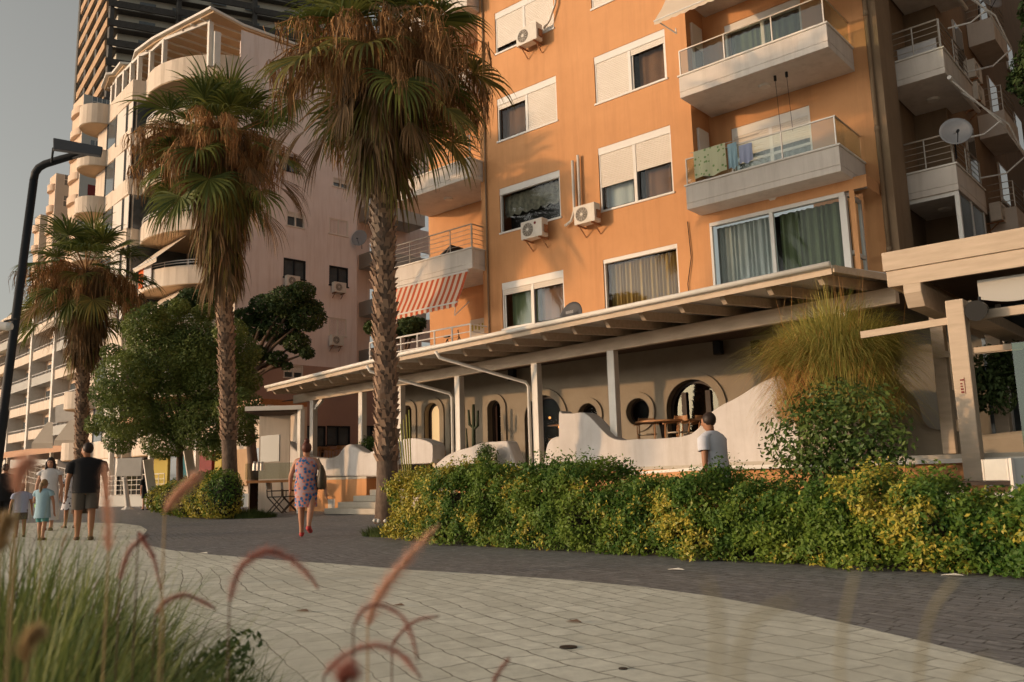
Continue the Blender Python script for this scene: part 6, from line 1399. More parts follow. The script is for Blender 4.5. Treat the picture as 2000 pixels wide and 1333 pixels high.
for (x, y, w_, h_) in ((772, 1052, .9, 0.83), (800, 1058, 1.2, 0.97), (850, 1064, 1.3, 0.98), (950, 1069, 1.2, 0.97), (1050, 1075, 1.2, 0.99), (1150, 1080, 1.2, 0.89), (1250, 1087, 1.1, 0.78), (1350, 1093, 1.1, 0.72), (1450, 1099, 1.1, 0.72), (1550, 1105, 1.1, 0.72), (1700, 1114, 1.1, 0.70), (1850, 1122, 1.1, 0.66), (2000, 1131, 1.1, 0.65), (2150, 1140, 1.1, 0.65), (2300, 1149, 1.1, 0.65)):
    hp.append((atz(x, y, 0), w_, h_))
hedge('long clipped hedge of green and yellow variegated leaves along the dark paving', hp, 150000, 41, lambda s: np.where(s < .2, -.5, np.where(s < .42, 1.9, 1.2)), .029)
def clump_hedge(label, items, n, size, seed):
    rs = np.random.RandomState(seed); cs, rr = [], []
    for x, y, r_, h_ in items: q = atz(x, y, 0); q = q+Vector((-.3, .75, 0)).normalized()*r_; cs.append((q.x, q.y, h_*.5)); rr.append((r_, r_, h_*.56))
    t = thing('flowering_hedge', label, 'hedge', (cs[2][0], cs[2][1], 0)); P, N = shade_clumps(rs, cs, rr, n, .75); ok = P[:, 2] > .03; P, N = P[ok], N[ok]; N = N+np.array([0, 0, .3]); v, q = leaf_quads(P, N, size, rs, jit=.7)
    nz = np.sin(P[:, 0]*3.1+P[:, 2]*4)+np.sin(P[:, 1]*4.3-P[:, 0]*2)+rs.normal(0, .5, len(P))+ (.9-P[:, 2])*1.3-.3; np_obj('foliage', v, q, [M['hedge'], M['hedge_y']], t, (nz > .1).astype(int))
    m_ = MB(); 
    for c, r_ in zip(cs, rr): m_.sphere(c, r_[0]*.8, r_[1]*.8, r_[2]*.82, 12, 8)
    m_.build('dark_core', M['core'], t)['kind'] = 'stuff'; return t  # dark spheres stand for the shade inside the leaf clumps
clump_hedge('short yellow flowering hedge at the foot of the second palm', [(292, 1003, .55, .95), (315, 1010, .6, 1.05), (345, 1014, .6, 1.15), (372, 1015, .6, 1.2), (400, 1016, .6, 1.2), (418, 1016, .5, 1.3), (330, 1000, .8, 1.25), (375, 1002, .8, 1.4), (405, 1004, .7, 1.45)], 30000, .05, 43)
def lowtuft(label, P, R_, n, H, seed, flowers=0):
    rs = np.random.RandomState(seed); a = rs.uniform(0, 6.28, n); r_ = np.sqrt(rs.rand(n)); B = np.array(P)[None]+np.stack([np.cos(a)*r_*R_[0], np.sin(a)*r_*R_[1], np.zeros(n)], 1)
    l = rs.uniform(.1, .9, n); v, f_ = blades(B, rs.uniform(.4, 1, n)*H*(1.15-.6*r_), np.stack([np.cos(a)*l, np.sin(a)*l], 1), .014, rs, 3)
    o = np_obj('grass', v, f_, M['lowgrass']); tag(o, kind='stuff')
    if flowers:
        for i in range(flowers):
            p = Vector(P)+V(rs.uniform(-.8, .3)*R_[0], rs.uniform(-.9, -.2)*R_[1], H*.75); tag(MB().sphere(p, .035, n=8, m=5).build('flower', M['flower']), ['white flower nearest the tall palm trunk in its grass', 'small white flower low in the palm foot grass, leftmost', 'white flower in front of the others at the palm foot', 'white flower behind the front one at the palm foot', 'white flower highest in the grass at the palm foot'][i], 'flower', 'white flowers at the palm foot')
q = atz(752, 1048, 0); lowtuft('', (q.x, q.y+.35, 0), (.75, .6), 2600, .34, 51, 5)
q = atz(470, 1012, 0); lowtuft('', (q.x, q.y+.2, 0), (1.1, .7), 2600, .4, 52)
# overflowing ornamental grass on the terrace corner
def mane(label, D_):
    rs = np.random.RandomState(61); C_ = atd(1632, 738, D_); t = thing('ornamental_grass', label, 'plant', (C_.x, C_.y, TZ))
    n = 12500; a = rs.uniform(0, 6.28, n); r_ = np.sqrt(rs.rand(n)); B = np.stack([C_.x+np.cos(a)*r_*.85, C_.y+np.sin(a)*r_*.6, C_.z+rs.uniform(-.3, .95, n)*(1.1-r_)], 1)
    l = rs.uniform(.1, 1.2, n); v, f_ = blades(B, rs.uniform(.4, 1.2, n)*1.0, np.stack([np.cos(a)*l, np.sin(a)*l], 1), .010, rs, 6, .35, 1.5)
    np_obj('foliage', v, f_, M['goldgrass'], t)
    n = 7000; a = rs.uniform(0, 6.28, n); r_ = rs.uniform(.6, 1, n); B = np.stack([C_.x+np.cos(a)*r_*1.0, C_.y+np.sin(a)*r_*.7, C_.z+rs.uniform(-.8, .5, n)], 1); l = rs.uniform(.3, .8, n)
    v, f_ = blades(B, rs.uniform(.4, 1.0, n)*.95, np.stack([np.cos(a)*l, np.sin(a)*l], 1), .010, rs, 6, .2, 3.0); isr = ((np.cos(a) < -.1) & (rs.rand(n) < .55)) | (rs.rand(n) < .15); np_obj('trailing_blades', v, f_, [M['goldgrass'], M['rustgrass']], t, np.repeat(isr.astype(int), 6))
    n = 46; B = np.stack([C_.x+rs.normal(0, .42, n), C_.y+rs.normal(0, .25, n), C_.z+rs.uniform(.4, .7, n)], 1); a = rs.uniform(0, 6.28, n); l = rs.uniform(.02, .25, n); v, f_ = blades(B, rs.uniform(.8, 1.4, n), np.stack([np.cos(a)*l, np.sin(a)*l], 1), .008, rs, 4, .3); np_obj('seed_stalks', v, f_, M['rustgrass'], t)
    core = MB().sphere(C_+V(0, 0, -.25), .85, .6, .75, 14, 9); core.build('shade_core', M['core'], t)  # dark sphere paints the shade inside the mound
    MB().tube([V(C_.x, C_.y, TZ), V(C_.x, C_.y, C_.z-.6)], [.5, .55], 18).build('planter', M['tershade'], t)
mane('big overflowing mound of golden ornamental grass on the terrace corner', 14.2)
p = atd(1640, 862, 11.3); bush('leafy_bush', 'loose green bush growing above the hedge in front of the golden grass', 'bush', (p.x, p.y, p.z-.02), (1.0, .5, .85), 5600, .05, M['shrub'], 64, stem=.1, k=36)

# unseen tree added towards the sun, placed so that its crown shades the lower right balcony
tgt = V(-7.4, 20, 6.3); cc = tgt+sd*46; bl = []
rs = np.random.RandomState(91)
for i in range(22): a = rs.normal(0, 1, 3); a /= np.linalg.norm(a); bl.append((tuple(cc+Vector(a)*1.35), (1.3, 1.3, .95)))
crown_tree('shade_tree', 'leafy tree added outside the picture to shade the lower right balcony', V(cc.x, cc.y, 0), cc-V(0, 0, 2), bl, 9000, .16, M['leaf'], 92, .2)
# ================================================================== STREET LAMP, CAMERA
DL = 8.0
t = thing('street_lamp', 'dark street lamp with a bent neck and a flat tilted head at the left edge', 'street lamp', (0, 0, 0))
pb = atd(0, 852, DL); pt = atd(66, 345, DL); ax_ = (pt-pb); base = pb-ax_*((pb.z)/ax_.z); t.location = base
pts = [atd(*q, DL) for q in ((66, 352), (69, 338), (76, 328), (88, 321), (120, 311), (160, 300), (185, 293))]
m_ = MB(); m_.tube([base, base.lerp(pts[0], .44), base.lerp(pts[0], .45), pts[0]], [.052, .048, .04, .036], 14); m_.build('pole', M['dkmetal'], t, smooth=True)
m_ = MB(); m_.tube(pts, [.036]*5+[.03, .022], 10); m_.build('neck', M['dkmetal'], t, smooth=True)
h = [atd(104, 269, DL), atd(201, 287, DL-.12), atd(198, 303, DL-.45), atd(104, 290, DL-.35)]
m_ = MB(); m_.slab(h, (0, 0, -.028)); m_.build('head', M['dkmetal'], t, bevel=.008)
m_ = MB(); m_.tube([atd(104, 290, DL-.2), atd(100, 322, DL)], .01, 6); m_.tube([atd(140, 310, DL), atd(185, 298, DL-.2)], .012, 6); m_.build('strut', M['dkmetal'], t)
pc = atd(12, 638, 7.6); t = thing('security_camera', 'white security camera fixed to the street lamp pole', 'camera', pc)
d = RT; m_ = MB(); m_.tube([pc-RT*.09+V(0, 0, .01), pc+RT*.02, pc+RT*.05], [.038, .038, .03], 12); m_.build('body', M['frame'], t)
m_ = MB(); m_.beam(pc-RT*.02+V(0, 0, .045), pc+RT*.09+V(0, 0, .07), .02, .015); m_.build('bracket', M['dkmetal'], t)
MB().tube([pc-RT*.1, pc-RT*.088], .03, 10).build('lens', M['black'], t)
# ================================================================== PEOPLE
def person(label, loc, rz, H, skin, pose, hair, hairstyle, clothes, category='person', group=None):
    """body is one skinned surface; local +Y is the way the person faces"""
    t = thing('person', label, category, loc, rz, group)
    k = H
    J = {}
    P = dict(lean=0, hip=0, la=(0, 0), ra=(0, 0), le=0, re=0, ll=(0, 0), rl=(0, 0), head=(0, 0), arm=.12, fat=1.0); P.update(pose)
    fat = P['fat']; ln = P['lean']
    def sp(z, y=0): return Vector((0, y+ln*(z-.52), z))*1
    V_ = []; E_ = []; Rr = []
    def vtx(p, r_, par=None):
        V_.append(tuple(Vector(p)*k)); Rr.append(r_*k if isinstance(r_, float) else (r_[0]*k, r_[1]*k))
        if par is not None: E_.append((par, len(V_)-1))
        return len(V_)-1
    pel = vtx(sp(.52), (.085*fat, .062*fat)); wa = vtx(sp(.60), (.072*fat, .052*fat), pel); ch = vtx(sp(.70), (.085*fat, .058*fat), wa); sh = vtx(sp(.785), (.07, .045), ch); nk = vtx(sp(.83), (.031, .031), sh)
    hx, hy = P['head']   # turn (about z), nod forward
    hv = Vector((math.sin(hx)*-.01, math.cos(hx)*.012+hy*.03, 0)); hb = vtx(sp(.862)+hv, (.036, .042), nk); hc = vtx(sp(.905)+hv*1.2, (.046, .056), hb); ht = vtx(sp(.955)+hv, (.042, .05), hc)
    fd = Vector((-math.sin(hx), math.cos(hx), 0)); nose = vtx(sp(.895)+hv*1.2+fd*.062+Vector((0, 0, -hy*.02)), (.009, .009), hc)
    tops = sp(.93)+hv
    info = dict(head=tops, fd=fd, hc=sp(.905)+hv*1.2)
    for s, (fwd, side), bend in ((-1, P['la'], P['le']), (1, P['ra'], P['re'])):
        so_ = vtx(sp(.795)+Vector((s*.10*fat, 0, 0)), (.038, .036), sh); a = fwd; sw = side+.10
        d1 = Vector((s*math.sin(sw), math.sin(a)*math.cos(sw), -math.cos(a)*math.cos(sw))); el = Vector(sp(.79))+Vector((s*.125*fat, 0, 0))+d1*.165
        e_ = vtx(el, (.025*fat, .025*fat), so_); d2 = Vector((s*math.sin(sw)*.5, math.sin(a+bend), -math.cos(a+bend))).normalized(); wr = el+d2*.145; w__ = vtx(wr, (.017, .016), e_); pa = wr+d2*.045; hd = vtx(pa, (.020, .013), w__)
        lat = d2.cross(Vector((0, 1, 0) if abs(d2.y) < .8 else (0, 0, 1))).normalized(); fo_ = d2.cross(lat).normalized()
        for q in range(4):
            o = pa+d2*.018+fo_*((q-1.5)*.011); f1 = o+d2*(.026+.004*(1.5-abs(q-1.5))); f2 = f1+(d2+lat*s*.5).normalized()*.02; i1 = vtx(f1, (.0052, .0052), hd); vtx(f2, (.0042, .0042), i1)
        i1 = vtx(pa+fo_*.024+d2*.004, (.0065, .006), hd); vtx(pa+fo_*.03+d2*.026, (.005, .005), i1)
        info['hand%d' % s] = pa+d2*.03; info['el%d' % s] = el; info['sh%d' % s] = Vector(sp(.80))+Vector((s*.12*fat, 0, 0)); info['wr%d' % s] = wr
    for s, (fwd, bend) in ((-1, P['ll']), (1, P['rl'])):
        hpj = Vector((s*.052*fat, ln*0, .50)); h_ = vtx(hpj, (.055*fat, .058*fat), pel); d1 = Vector((s*.01, math.sin(fwd), -math.cos(fwd))); kn = hpj+d1*.235; k_ = vtx(kn, (.036, .038), h_)
        d2 = Vector((0, math.sin(fwd-bend), -math.cos(fwd-bend))); ca = kn+d2*.08; c_ = vtx(ca+Vector((0, -.008, 0)), (.033, .036), k_); an = kn+d2*.225; a_ = vtx(an, (.019, .021), c_); hl = vtx(an+Vector((0, -.015, -.02)), (.02, .02), a_)
        tilt = max(0, bend-max(fwd, 0))*.8; toe = an+Vector((s*.012, .085*math.cos(tilt), -.022-.085*math.sin(tilt))); vtx(toe, (.022, .012), a_)
        info['hip%d' % s] = hpj; info['kn%d' % s] = kn; info['an%d' % s] = an; info['toe%d' % s] = toe
    me = bpy.data.meshes.new('body'); me.from_pydata(V_, E_, []); bo = bpy.data.objects.new('body', me); COL.objects.link(bo); bo.parent = t
    sk = bo.modifiers.new('skin', 'SKIN'); sk.use_smooth_shade = True
    for i, r_ in enumerate(Rr): me.skin_vertices[0].data[i].radius = r_ if isinstance(r_, tuple) else (r_, r_)
    me.skin_vertices[0].data[0].use_root = True
    sb = bo.modifiers.new('sub', 'SUBSURF'); sb.levels = 1; sb.render_levels = 1
    me.materials.append(skin)
    def lp(name, rings_, mt, cap=False, n=16, parent=t, solid=0):
        m_ = MB(); rg = []
        for c, rx, ry, ax in rings_:
            c = Vector(c)*k; ax = Vector(ax).normalized(); u = ax.cross(Vector((0, 1, 0))); u = u.normalized() if u.length > .1 else Vector((1, 0, 0)); 
            if u.x < 0: u = -u
            v = u.cross(ax).normalized(); 
            rg.append([c+u*rx*k*math.cos(2*math.pi*i/n)+v*ry*k*math.sin(2*math.pi*i/n) for i in range(n)])
        m_.rings(rg, cap=cap); o = m_.build(name, mt, parent, smooth=True, local=True, fix=True)
        if solid: md = o.modifiers.new('s', 'SOLIDIFY'); md.thickness = solid*k
        return o
    up = Vector((0, 0, 1)); f = fat
    c = clothes
    if c['kind'] in ('shirt', 'dress'):
        zt = .815; zb = c.get('hem', .46); flare = c.get('flare', 1.05); rr = [(sp(.838), .042, .042, up), (sp(.828), .075, .05, up), (sp(.812), .118*f, .058, up), (sp(.785), .138*f, .07*f, up), (sp(.72), .122*f, .084*f, up), (sp(.62), .102*f if c['kind'] == 'dress' else .112*f, .078*f, up), (sp(.53), .118*f, .088*f, up)] if c.get('sleeve', 1) else [(sp(.825), .06, .048, up), (sp(.81), .095, .058, up), (sp(.785), .112*f, .068*f, up), (sp(.72), .115*f, .082*f, up), (sp(.62), .102*f, .076*f, up), (sp(.53), .120*f, .09*f, up)]
        if zb < .5:
            m1 = (.53+zb)/2; rr += [(Vector((0, 0, m1)), .112*f*(1+flare)/2, .085*f*(1+flare)/2, up), (Vector((0, 0, zb)), .112*f*flare, .088*f*flare, up)]
        lp('dress' if c['kind'] == 'dress' else 'shirt', rr, c['mat'])
        if c.get('sleeve', 1):
            for s in (-1, 1):
                a, b_ = info['sh%d' % s], info['el%d' % s]; dv = (b_-a); e2 = a+dv*c.get('sleeve', .62); lp('sleeve', [(a+Vector((-s*.05, 0, .004)), .042, .048, dv), (a+Vector((-s*.008, 0, 0))+dv*.12, .046*f, .047*f, dv), (a+dv*.35, .045*f, .046*f, dv), (e2, .043*f, .044*f, dv)], c['mat'])
    if 'legs' in c:
        L_ = c.get('leglen', .5); lp('shorts_waist' if L_ < .8 else 'trousers_waist', [(sp(.57), .098*f, .07*f, up), (Vector((0, 0, .50)), .115*f, .078*f, up), (Vector((0, 0, .465)), .108*f, .07*f, up)], c['legs'])
        for s in (-1, 1):
            a, b_ = info['hip%d' % s], info['kn%d' % s]; an = info['an%d' % s]; dv = b_-a; rg = [(a+Vector((0, 0, .0)), .062*f, .07*f, dv), (a+dv*.4, .06*f, .064*f, dv), (a+dv*min(1, L_/.5*.95), .056*f, .058*f, dv)]
            if L_ > .8: rg += [(b_+(an-b_)*.5, .045, .045, an-b_), (an-(an-b_)*.05, .04, .045, an-b_)]
            lp('trouser_leg' if L_ > .8 else 'shorts_leg', rg, c['legs'])
    if 'shoe' in c:
        for s in (-1, 1):
            a, b_ = info['an%d' % s], info['toe%d' % s]; hl = a+Vector((0, -.025, -.03)); m_ = MB(); m_.tube([hl*k, (a+Vector((0, .01, -.018)))*k, b_*k, (b_+(b_-a)*.12)*k], [.022*k, .028*k, .024*k, .012*k], 8); m_.build('shoe', c['shoe'], t, smooth=True, local=True)
    # hair
    hd_ = info['head']; m_ = MB(); m_.sphere((hd_+Vector((0, 0, .000))-info['fd']*.012)*k, .052*k, .058*k, .062*k, 12, 8)
    if hairstyle == 'long':
        bk = -info['fd']; m_.tube([(hd_+bk*.03)*k, (hd_+bk*.06+Vector((0, 0, -.07)))*k, (hd_+bk*.06+Vector((0, 0, -.17)))*k], [.045*k, .05*k, .02*k], 8)
        for s in (-1, 1): sdv = Vector((info['fd'].y, -info['fd'].x, 0))*s; m_.tube([(hd_+sdv*.042)*k, (hd_+sdv*.05+Vector((0, 0, -.08)))*k, (hd_+sdv*.05+info['fd']*.02+Vector((0, 0, -.15)))*k], [.018*k, .022*k, .01*k], 6)
    if hairstyle == 'bun': m_.sphere((hd_+Vector((0, 0, .066))-info['fd']*.02)*k, .031*k, n=10, m=6)
    if hairstyle == 'tail': bk = -info['fd']; m_.tube([(hd_+bk*.05)*k, (hd_+bk*.08+Vector((0, 0, -.08)))*k, (hd_+bk*.07+Vector((0, 0, -.26)))*k], [.022*k, .028*k, .01*k], 7)
    m_.build('hair', hair, t, smooth=True, local=True)
    for s in (-1, 1):
        sdv = Vector((info['fd'].y, -info['fd'].x, 0))*s
        e_ = (info['hc']+info['fd']*.054+sdv*.019+Vector((0, 0, .008)))*k; MB().sphere(e_, .007*k, n=6, m=4).build('eye', M['hair_dark'], t, local=True)
    return t, info, k
def heading_away(p): d = Vector((p.x, p.y, 0)); return math.atan2(-d.x, d.y)   # facing away from the camera
p = atz(163, 1056, 0); ha = heading_away(p); H1 = .95+(955-862)/FOC*(p-CP).dot(FW)
person('man in a black t-shirt and grey shorts seen from behind, looking down left', (p.x, p.y, 0), ha, H1*1.0, M['skin_tan'], dict(la=(.12, .06), ra=(-.05, .1), ll=(.12, .08), rl=(-.1, .12), head=(1.0, .6), fat=1.12), M['hair_dark'], 'short', dict(kind='shirt', mat=M['cl_black'], hem=.475, sleeve=.7, legs=M['cl_short'], leglen=.42, shoe=M['shoe']))
p = atz(92, 1037, 0); ha = heading_away(p)+math.pi; H2 = 1.74
person('smiling woman with long dark hair in a white dress facing the camera', (p.x, p.y, 0), ha-.3, H2, M['skin'], dict(la=(.05, .05), ra=(.1, .06), ll=(.1, .05), rl=(-.08, .1), head=(.2, .1)), M['hair_dark'], 'long', dict(kind='dress', mat=M['cl_white'], hem=.14, flare=1.25, sleeve=.35, shoe=M['shoe']))
p = atz(136, 1032, 0)
person('person in a white and black printed dress half hidden behind the man in black', (p.x, p.y, 0), heading_away(p)+.4, 1.5, M['skin_tan'], dict(la=(.2, .1), ra=(-.1, .1), ll=(.15, .1), rl=(-.1, .15)), M['hair_dark'], 'short', dict(kind='dress', mat=M['cl_print'], hem=.30, flare=1.35, sleeve=.4, shoe=M['shoe']))
p = atz(80, 1056, 0); t_, info, k_ = person('child in a pale blue top and teal shorts holding a green ball', (p.x, p.y, 0), heading_away(p)-.5, 1.17, M['skin'], dict(la=(.5, .3), ra=(.1, .1), le=.7, ll=(.15, .1), rl=(-.1, .1), head=(-.3, .2)), M['hair_blond'], 'tail', dict(kind='shirt', mat=M['cl_blue'], hem=.36, flare=1.2, sleeve=.5, legs=M['cl_teal'], leglen=.45, shoe=M['shoe']))
hw = world_of(t_)@(info['hand-1']*k_); tag(MB().sphere(hw-V(0, 0, .03)+RT*.02, .085, n=14, m=10).build('ball', M['ball'], None, smooth=True), 'bright green ball held by the child in pale blue', 'ball')
p = atz(38, 1050, 0); person('child in a lilac t-shirt seen from behind at the far left', (p.x, p.y, 0), heading_away(p)+.2, 1.12, M['skin_tan'], dict(la=(.1, .15), ra=(.1, .15), ll=(.1, .1), rl=(-.1, .1)), M['hair_blond'], 'short', dict(kind='shirt', mat=M['cl_lilac'], hem=.45, sleeve=.6, legs=M['cl_short'], leglen=.4, shoe=M['shoe']))
p = atz(4, 1030, 0); person('person in dark clothes at the left frame edge beside the lamp pole', (p.x, p.y, 0), heading_away(p), 1.7, M['skin_tan'], dict(ll=(.1, .1), rl=(-.1, .1), fat=1.15), M['hair_dark'], 'short', dict(kind='shirt', mat=M['cl_black'], hem=.4, sleeve=.9, legs=M['cl_black'], leglen=1, shoe=M['black']))
p = atz(286, 986, 0); p = atd(285, 972, 36); p.z = 0; person('person in black standing beside the notice board', (p.x, p.y, 0), heading_away(p)+.6, 1.6, M['skin'], dict(ll=(.05, 0), rl=(0, 0)), M['hair_dark'], 'short', dict(kind='dress', mat=M['cl_black'], hem=.3, sleeve=.9, shoe=M['black']))
# woman in the floral dress walking away
p = atz(597, 1051, 0); DW = (p-CP).dot(FW); H3 = 1.68
t_, info, k_ = person('woman with a hair bun in a floral dress walking away with a bag', (p.x, p.y, 0), heading_away(p)-.12, H3, M['skin'], dict(la=(.25, .12), ra=(-.05, .2), le=.5, ll=(.3, .08), rl=(-.3, .6), head=(.3, .1), fat=1.04), M['hair_red'], 'bun', dict(kind='dress', mat=M['floral'], hem=.315, flare=.98, sleeve=0, shoe=M['shoe_red']))
h = (info['sh1'])*k_
bg_ = thing('shoulder_bag', 'dark slouchy bag on the shoulder of the woman in floral dress', 'bag', world_of(t_)@(h+Vector((.06, -.02, -.5))), t_.rotation_euler.z)
m_ = MB(); rg = []
for (z, rx, ry) in ((-.02, .06, .12), (.03, .085, .17), (.15, .085, .19), (.3, .06, .17), (.4, .02, .13)): rg.append([(rx*math.cos(a*.3927), ry*math.sin(a*.3927), z) for a in range(16)])
m_.rings(rg).build('body', M['bag'], bg_, local=True, smooth=True); MB().tube([(0, -.12, .38), (-.05, -.05, .52), (-.06, .03, .5), (0, .12, .38)], .012, 6).build('strap', M['bag'], bg_, local=True)
# man in white t-shirt behind the hedge, walking left
p = atd(1400, 900, 12.6); H4 = .95+(920.6-805)/FOC*12.6+.02
person('short haired man in a white t-shirt walking behind the hedge', (p.x, p.y, 0), heading_away(p)+R(58), H4, M['skin_tan'], dict(lean=.1, la=(-.12, .03), ra=(.25, .05), le=.1, ll=(-.25, .15), rl=(.3, .1), head=(.25, .2), fat=1.1), M['hair_dark'], 'short', dict(kind='shirt', mat=M['cl_tee'], hem=.45, sleeve=.72, legs=M['cl_short'], leglen=.5, shoe=M['shoe']))
# small litter on the paving
for i, (x, y, w_, mt, lb) in enumerate(((397, 1081, .10, 'flower', 'white paper scrap on the dark paving left of the long plume'), (1320, 1113, .09, 'flower', 'pale paper scrap on the dark paving under the hedge'), (1860, 1124, .09, 'flower', 'white paper scrap at the hedge foot on the right'), (590, 1194, .07, 'bark', 'dry brown leaf on the pale paving right of the red plumes'), (778, 1183, .06, 'bark', 'small dry leaf on the pale paving beside the pale pink plume'), (1120, 1215, .06, 'bark', 'small dark leaf on the pale paving above the larger drain cap'))):
    q = atz(x, y, .01); m_ = MB(); m_.add([q+V(-w_, 0, 0), q+V(-w_*.2, -w_*.4, .008), q+V(w_, .01, .004), q+V(w_*.1, w_*.45, .015)], [(0, 1, 2, 3)]); o = m_.build('paper_scrap' if mt == 'flower' else 'dry_leaf', M[mt], fix=False); md = o.modifiers.new('s', 'SOLIDIFY'); md.thickness = .002; tag(o, lb, 'litter')
# ================================================================== FOREGROUND GRASSES
rs = np.random.RandomState(77)
def fgrass(pts_, n_per, mt, Hs, seed, wid=.006, nm='grass', lean=(.1, .7)):
    rs = np.random.RandomState(seed); VV, FF = [], []; o = 0
    for (x, y, D_, H_) in pts_:
        g = atd(x, y, D_); n = n_per; a = rs.uniform(0, 6.28, n); r_ = np.abs(rs.normal(0, .09, n)); B = np.stack([g.x+np.cos(a)*r_, g.y+np.sin(a)*r_, np.full(n, .03)], 1); l = rs.uniform(*lean, n)
        v, f_ = blades(B, rs.uniform(.5, 1.05, n)*H_, np.stack([np.cos(a)*l, np.sin(a)*l], 1), wid, rs, 5, .5, .9); VV.append(v); FF.append(f_+o); o += len(v)
    ob_ = np_obj(nm, np.concatenate(VV), np.concatenate(FF), mt); return tag(ob_, kind='stuff')
def topz(y, x, D): return (CP+ray(x, y)*D).z
CL = []
for (x, yt, D_) in ((-60, 960, 2.3), (10, 985, 2.6), (60, 1010, 2.2), (110, 1050, 2.7), (-20, 1040, 1.8), (150, 1060, 2.4), (190, 1090, 2.9), (60, 1120, 1.7), (130, 1150, 1.9), (220, 1160, 2.4), (-40, 1150, 1.5), (250, 1200, 2.2), (300, 1220, 2.6), (180, 1220, 1.8), (330, 1260, 2.3), (390, 1265, 2.8), (270, 1290, 1.9), (430, 1290, 2.9), (90, 1240, 1.5), (350, 1310, 2.1), (0, 1230, 1.4), (450, 1315, 2.7)): CL.append((x, 1100, D_, (topz(yt, x, D_)-.03)*1.06))
fgrass(CL, 430, M['grassblade'], 1, 71, .0095); fgrass(CL[::2], 60, M['grassdark'], 1, 72, .006, lean=(.2, 1.0))
# broad leaved weed at the edge of the bed
bush('weed', 'small broad leaved weed at the right end of the foreground grass', 'plant', tuple(atd(440, 1290, 2.7)), (.12, .12, .09), 260, .018, M['shrub'], 73, k=6)
def plume(label, px, D_, mt, rp, nh=900, stem_r=.0014, seed=0, stem_to=None, hair=None, stemmat=None):
    rs = np.random.RandomState(seed); pts = [atd(x, y, D_) for x, y in px]
    # smooth path
    P = []
    for i in range(len(pts)-1):
        p0, p1, p2, p3 = pts[max(i-1, 0)], pts[i], pts[i+1], pts[min(i+2, len(pts)-1)]
        for u in (0, .25, .5, .75): P.append(.5*((2*p1)+(-p0+p2)*u+(2*p0-5*p1+4*p2-p3)*u*u+(-p0+3*p1-3*p2+p3)*u**3))
    P.append(pts[-1]); b = Vector(P[0]); gz = V(b.x, b.y, .03) if stem_to is None else atd(*stem_to, D_); 
    if stem_to is not None: gz = V(gz.x, gz.y, .03)
    t = thing('grass_plume', label, 'grass plume', (gz.x, gz.y, .03), 0, 'fountain grass plumes in the foreground')
    mid = gz.lerp(b, .5)+ (gz-b)*0; m_ = MB(); m_.tube([gz, gz.lerp(b, .6), b]+P[1:], stem_r, 6); m_.build('stem', stemmat or M['plume_straw'], t, smooth=True)
    A = np.array([tuple(p) for p in P]); n = nh; u = rs.rand(n)*(len(A)-1.001); i = u.astype(int); f = (u-i)[:, None]; C_ = A[i]*(1-f)+A[i+1]*f; T_ = A[i+1]-A[i]; T_ /= np.linalg.norm(T_, axis=1, keepdims=True)
    s = u/(len(A)-1); prof = np.clip(np.minimum(s/.12+.35, (1-s)/.25+.12), .1, 1); d = rs.normal(0, 1, (n, 3)); d -= (d*T_).sum(1, keepdims=True)*T_; d /= np.linalg.norm(d, axis=1, keepdims=True); d = d+T_*rs.uniform(.3, 1.3, (n, 1)); d /= np.linalg.norm(d, axis=1, keepdims=True)
    L = (rp*2.1*prof*rs.uniform(.4, 1.25, n))[:, None]; w_ = np.cross(d, T_); w_ /= np.linalg.norm(w_, axis=1, keepdims=True); ww = (hair or rp*.04)*np.ones((n, 1))
    v = np.stack([C_-w_*ww, C_+w_*ww, C_+d*L+w_*ww*.4, C_+d*L-w_*ww*.4], 1).reshape(-1, 3); np_obj('plume', v, np.arange(4*n).reshape(n, 4), mt, t)
    core = MB(); core.tube(P, [max(.0010, rp*.09*min(1, min(q/(len(P)*.12)+.35, (len(P)-1-q)/(len(P)*.25)+.1))) for q in range(len(P))], 7); core.build('plume_core', mt, t, smooth=True)
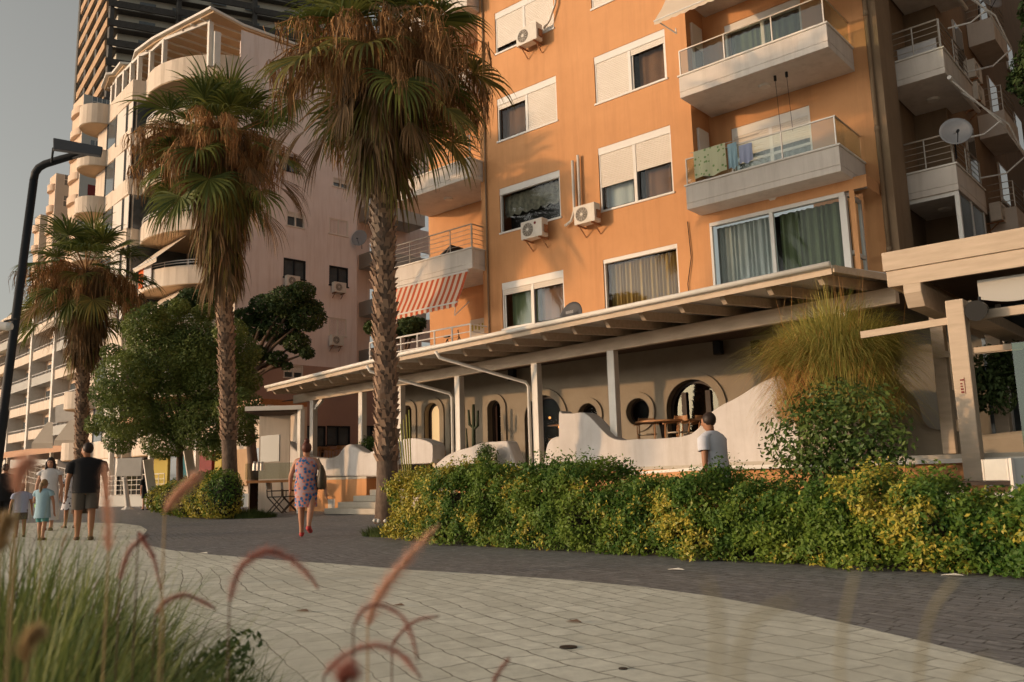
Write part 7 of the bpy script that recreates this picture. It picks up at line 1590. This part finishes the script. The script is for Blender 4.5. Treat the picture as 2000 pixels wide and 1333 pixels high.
PL = [
 ('thick arching red plume low in the centre left', ((448, 1180), (462, 1125), (485, 1095), (520, 1078), (560, 1088), (595, 1115), (622, 1150)), 1.25, 'plume_red', 9),
 ('pale pink straight plume pointing up right in front of the yellow shrub', ((718, 1225), (735, 1175), (765, 1130), (805, 1082), (858, 1024)), 1.2, 'plume_pink', 11),
 ('thin dark red plume curving up towards the paving corner', ((234, 1135), (243, 1100), (258, 1070), (290, 1045)), 1.6, 'plume_red', 5),
 ('thin red plume drooping right of the curved paving corner', ((270, 1038), (284, 1062), (300, 1090), (314, 1152)), 1.6, 'plume_red', 5),
 ('slim red plume arching flat over the light paving', ((302, 1205), (325, 1175), (360, 1163), (395, 1175), (422, 1191)), 1.6, 'plume_red', 5),
 ('pink arching plume at the bottom centre', ((632, 1322), (660, 1290), (705, 1266), (750, 1263), (790, 1285), (822, 1325)), 1.15, 'plume_red', 8),
 ('thin dark plume bending right near the bottom centre', ((765, 1262), (785, 1235), (815, 1212), (858, 1204)), 1.4, 'plume_red', 4),
 ('grey mauve plume arching behind the pale pink one', ((690, 1225), (712, 1190), (745, 1183), (785, 1205), (805, 1245), (816, 1292)), 1.1, 'plume_red', 6),
 ('orange pink upright plume right of the man in black', ((212, 1080), (211, 1020), (208, 960), (204, 905)), 1.3, 'plume_pink', 9),
 ('soft pink plume tip over the children at the left', ((35, 965), (38, 935), (46, 912), (58, 905)), .9, 'plume_pink', 12),
 ('pink plume leaning right in front of the yellow hedge', ((322, 1000), (345, 970), (368, 948), (392, 926)), 1.2, 'plume_pink', 9),
 ('short red plume tip at the bottom left of centre', ((668, 1340), (672, 1322), (682, 1314)), .8, 'plume_red', 14),
 ('thin dark plume tip at the bottom centre right', ((962, 1338), (975, 1312), (996, 1285)), 1.3, 'plume_red', 4),
 ('straw coloured plume close to the left bottom corner', ((52, 1295), (50, 1270), (62, 1245), (80, 1232)), .9, 'plume_straw', 12),
 ('pale plume drooping at the left frame edge', ((0, 1080), (6, 1040), (16, 1012)), .9, 'plume_straw', 12),
]
for i, (lb, px, D_, mt, rp) in enumerate(PL): plume(lb, px, D_, M[mt], rp*1.15/FOC*D_, 1500, seed=100+i, stemmat=M['grassdark'] if mt == 'plume_red' else None)
M['ghost'] = mat('pale_stalk', (.42, .38, .26), (.34, .32, .2), 2, .9, trans=.4)
for i, (lb, px, D_, rp) in enumerate((
 ('faint pale blurred plume left of centre right', ((1400, 1300), (1402, 1220), (1395, 1170), (1380, 1132)), .33, 3.5),
 ('faint pale blurred plume bending right over the paving edge', ((1440, 1300), (1460, 1235), (1490, 1198), (1555, 1170)), .33, 3.5),
 ('thin blurred greenish stalk upright on the dark paving', ((1640, 1300), (1646, 1230), (1656, 1180), (1672, 1118)), .45, 4),
 ('blurred tan stalk curving over the dark paving at the right', ((1795, 1320), (1805, 1250), (1825, 1185), (1870, 1128)), .45, 5),
 ('faint pale stalk at the bottom right corner', ((1860, 1350), (1885, 1315), (1935, 1285)), .35, 4))):
    plume(lb, px, D_, M['ghost'], rp/FOC*D_, 420, .0009, seed=200+i, hair=.0004, stemmat=M['ghost'])
# green young plumes standing in the left grass
GX = sorted(random.uniform(-20, 330) for _ in range(12)); ORD = ['leftmost', 'second', 'third', 'fourth', 'fifth', 'sixth', 'seventh', 'eighth', 'ninth', 'tenth', 'eleventh', 'rightmost']
for i, x in enumerate(GX):
    yt = max(1030, 990+x*.55+random.uniform(-20, 170)); D_ = random.uniform(1.7, 2.6); l = random.uniform(35, 70)*1.5/D_*.9; dx = random.uniform(-12, 30)
    plume(('short green plume among the left foreground blades, %s of the row' % ORD[i]), ((x, yt+l), (x+dx*.4, yt+l*.5), (x+dx, yt)), D_, M['plume_green'] if i % 3 else M['plume_straw'], random.uniform(5, 8)*1.3/D_/FOC*D_, 220, seed=300+i)
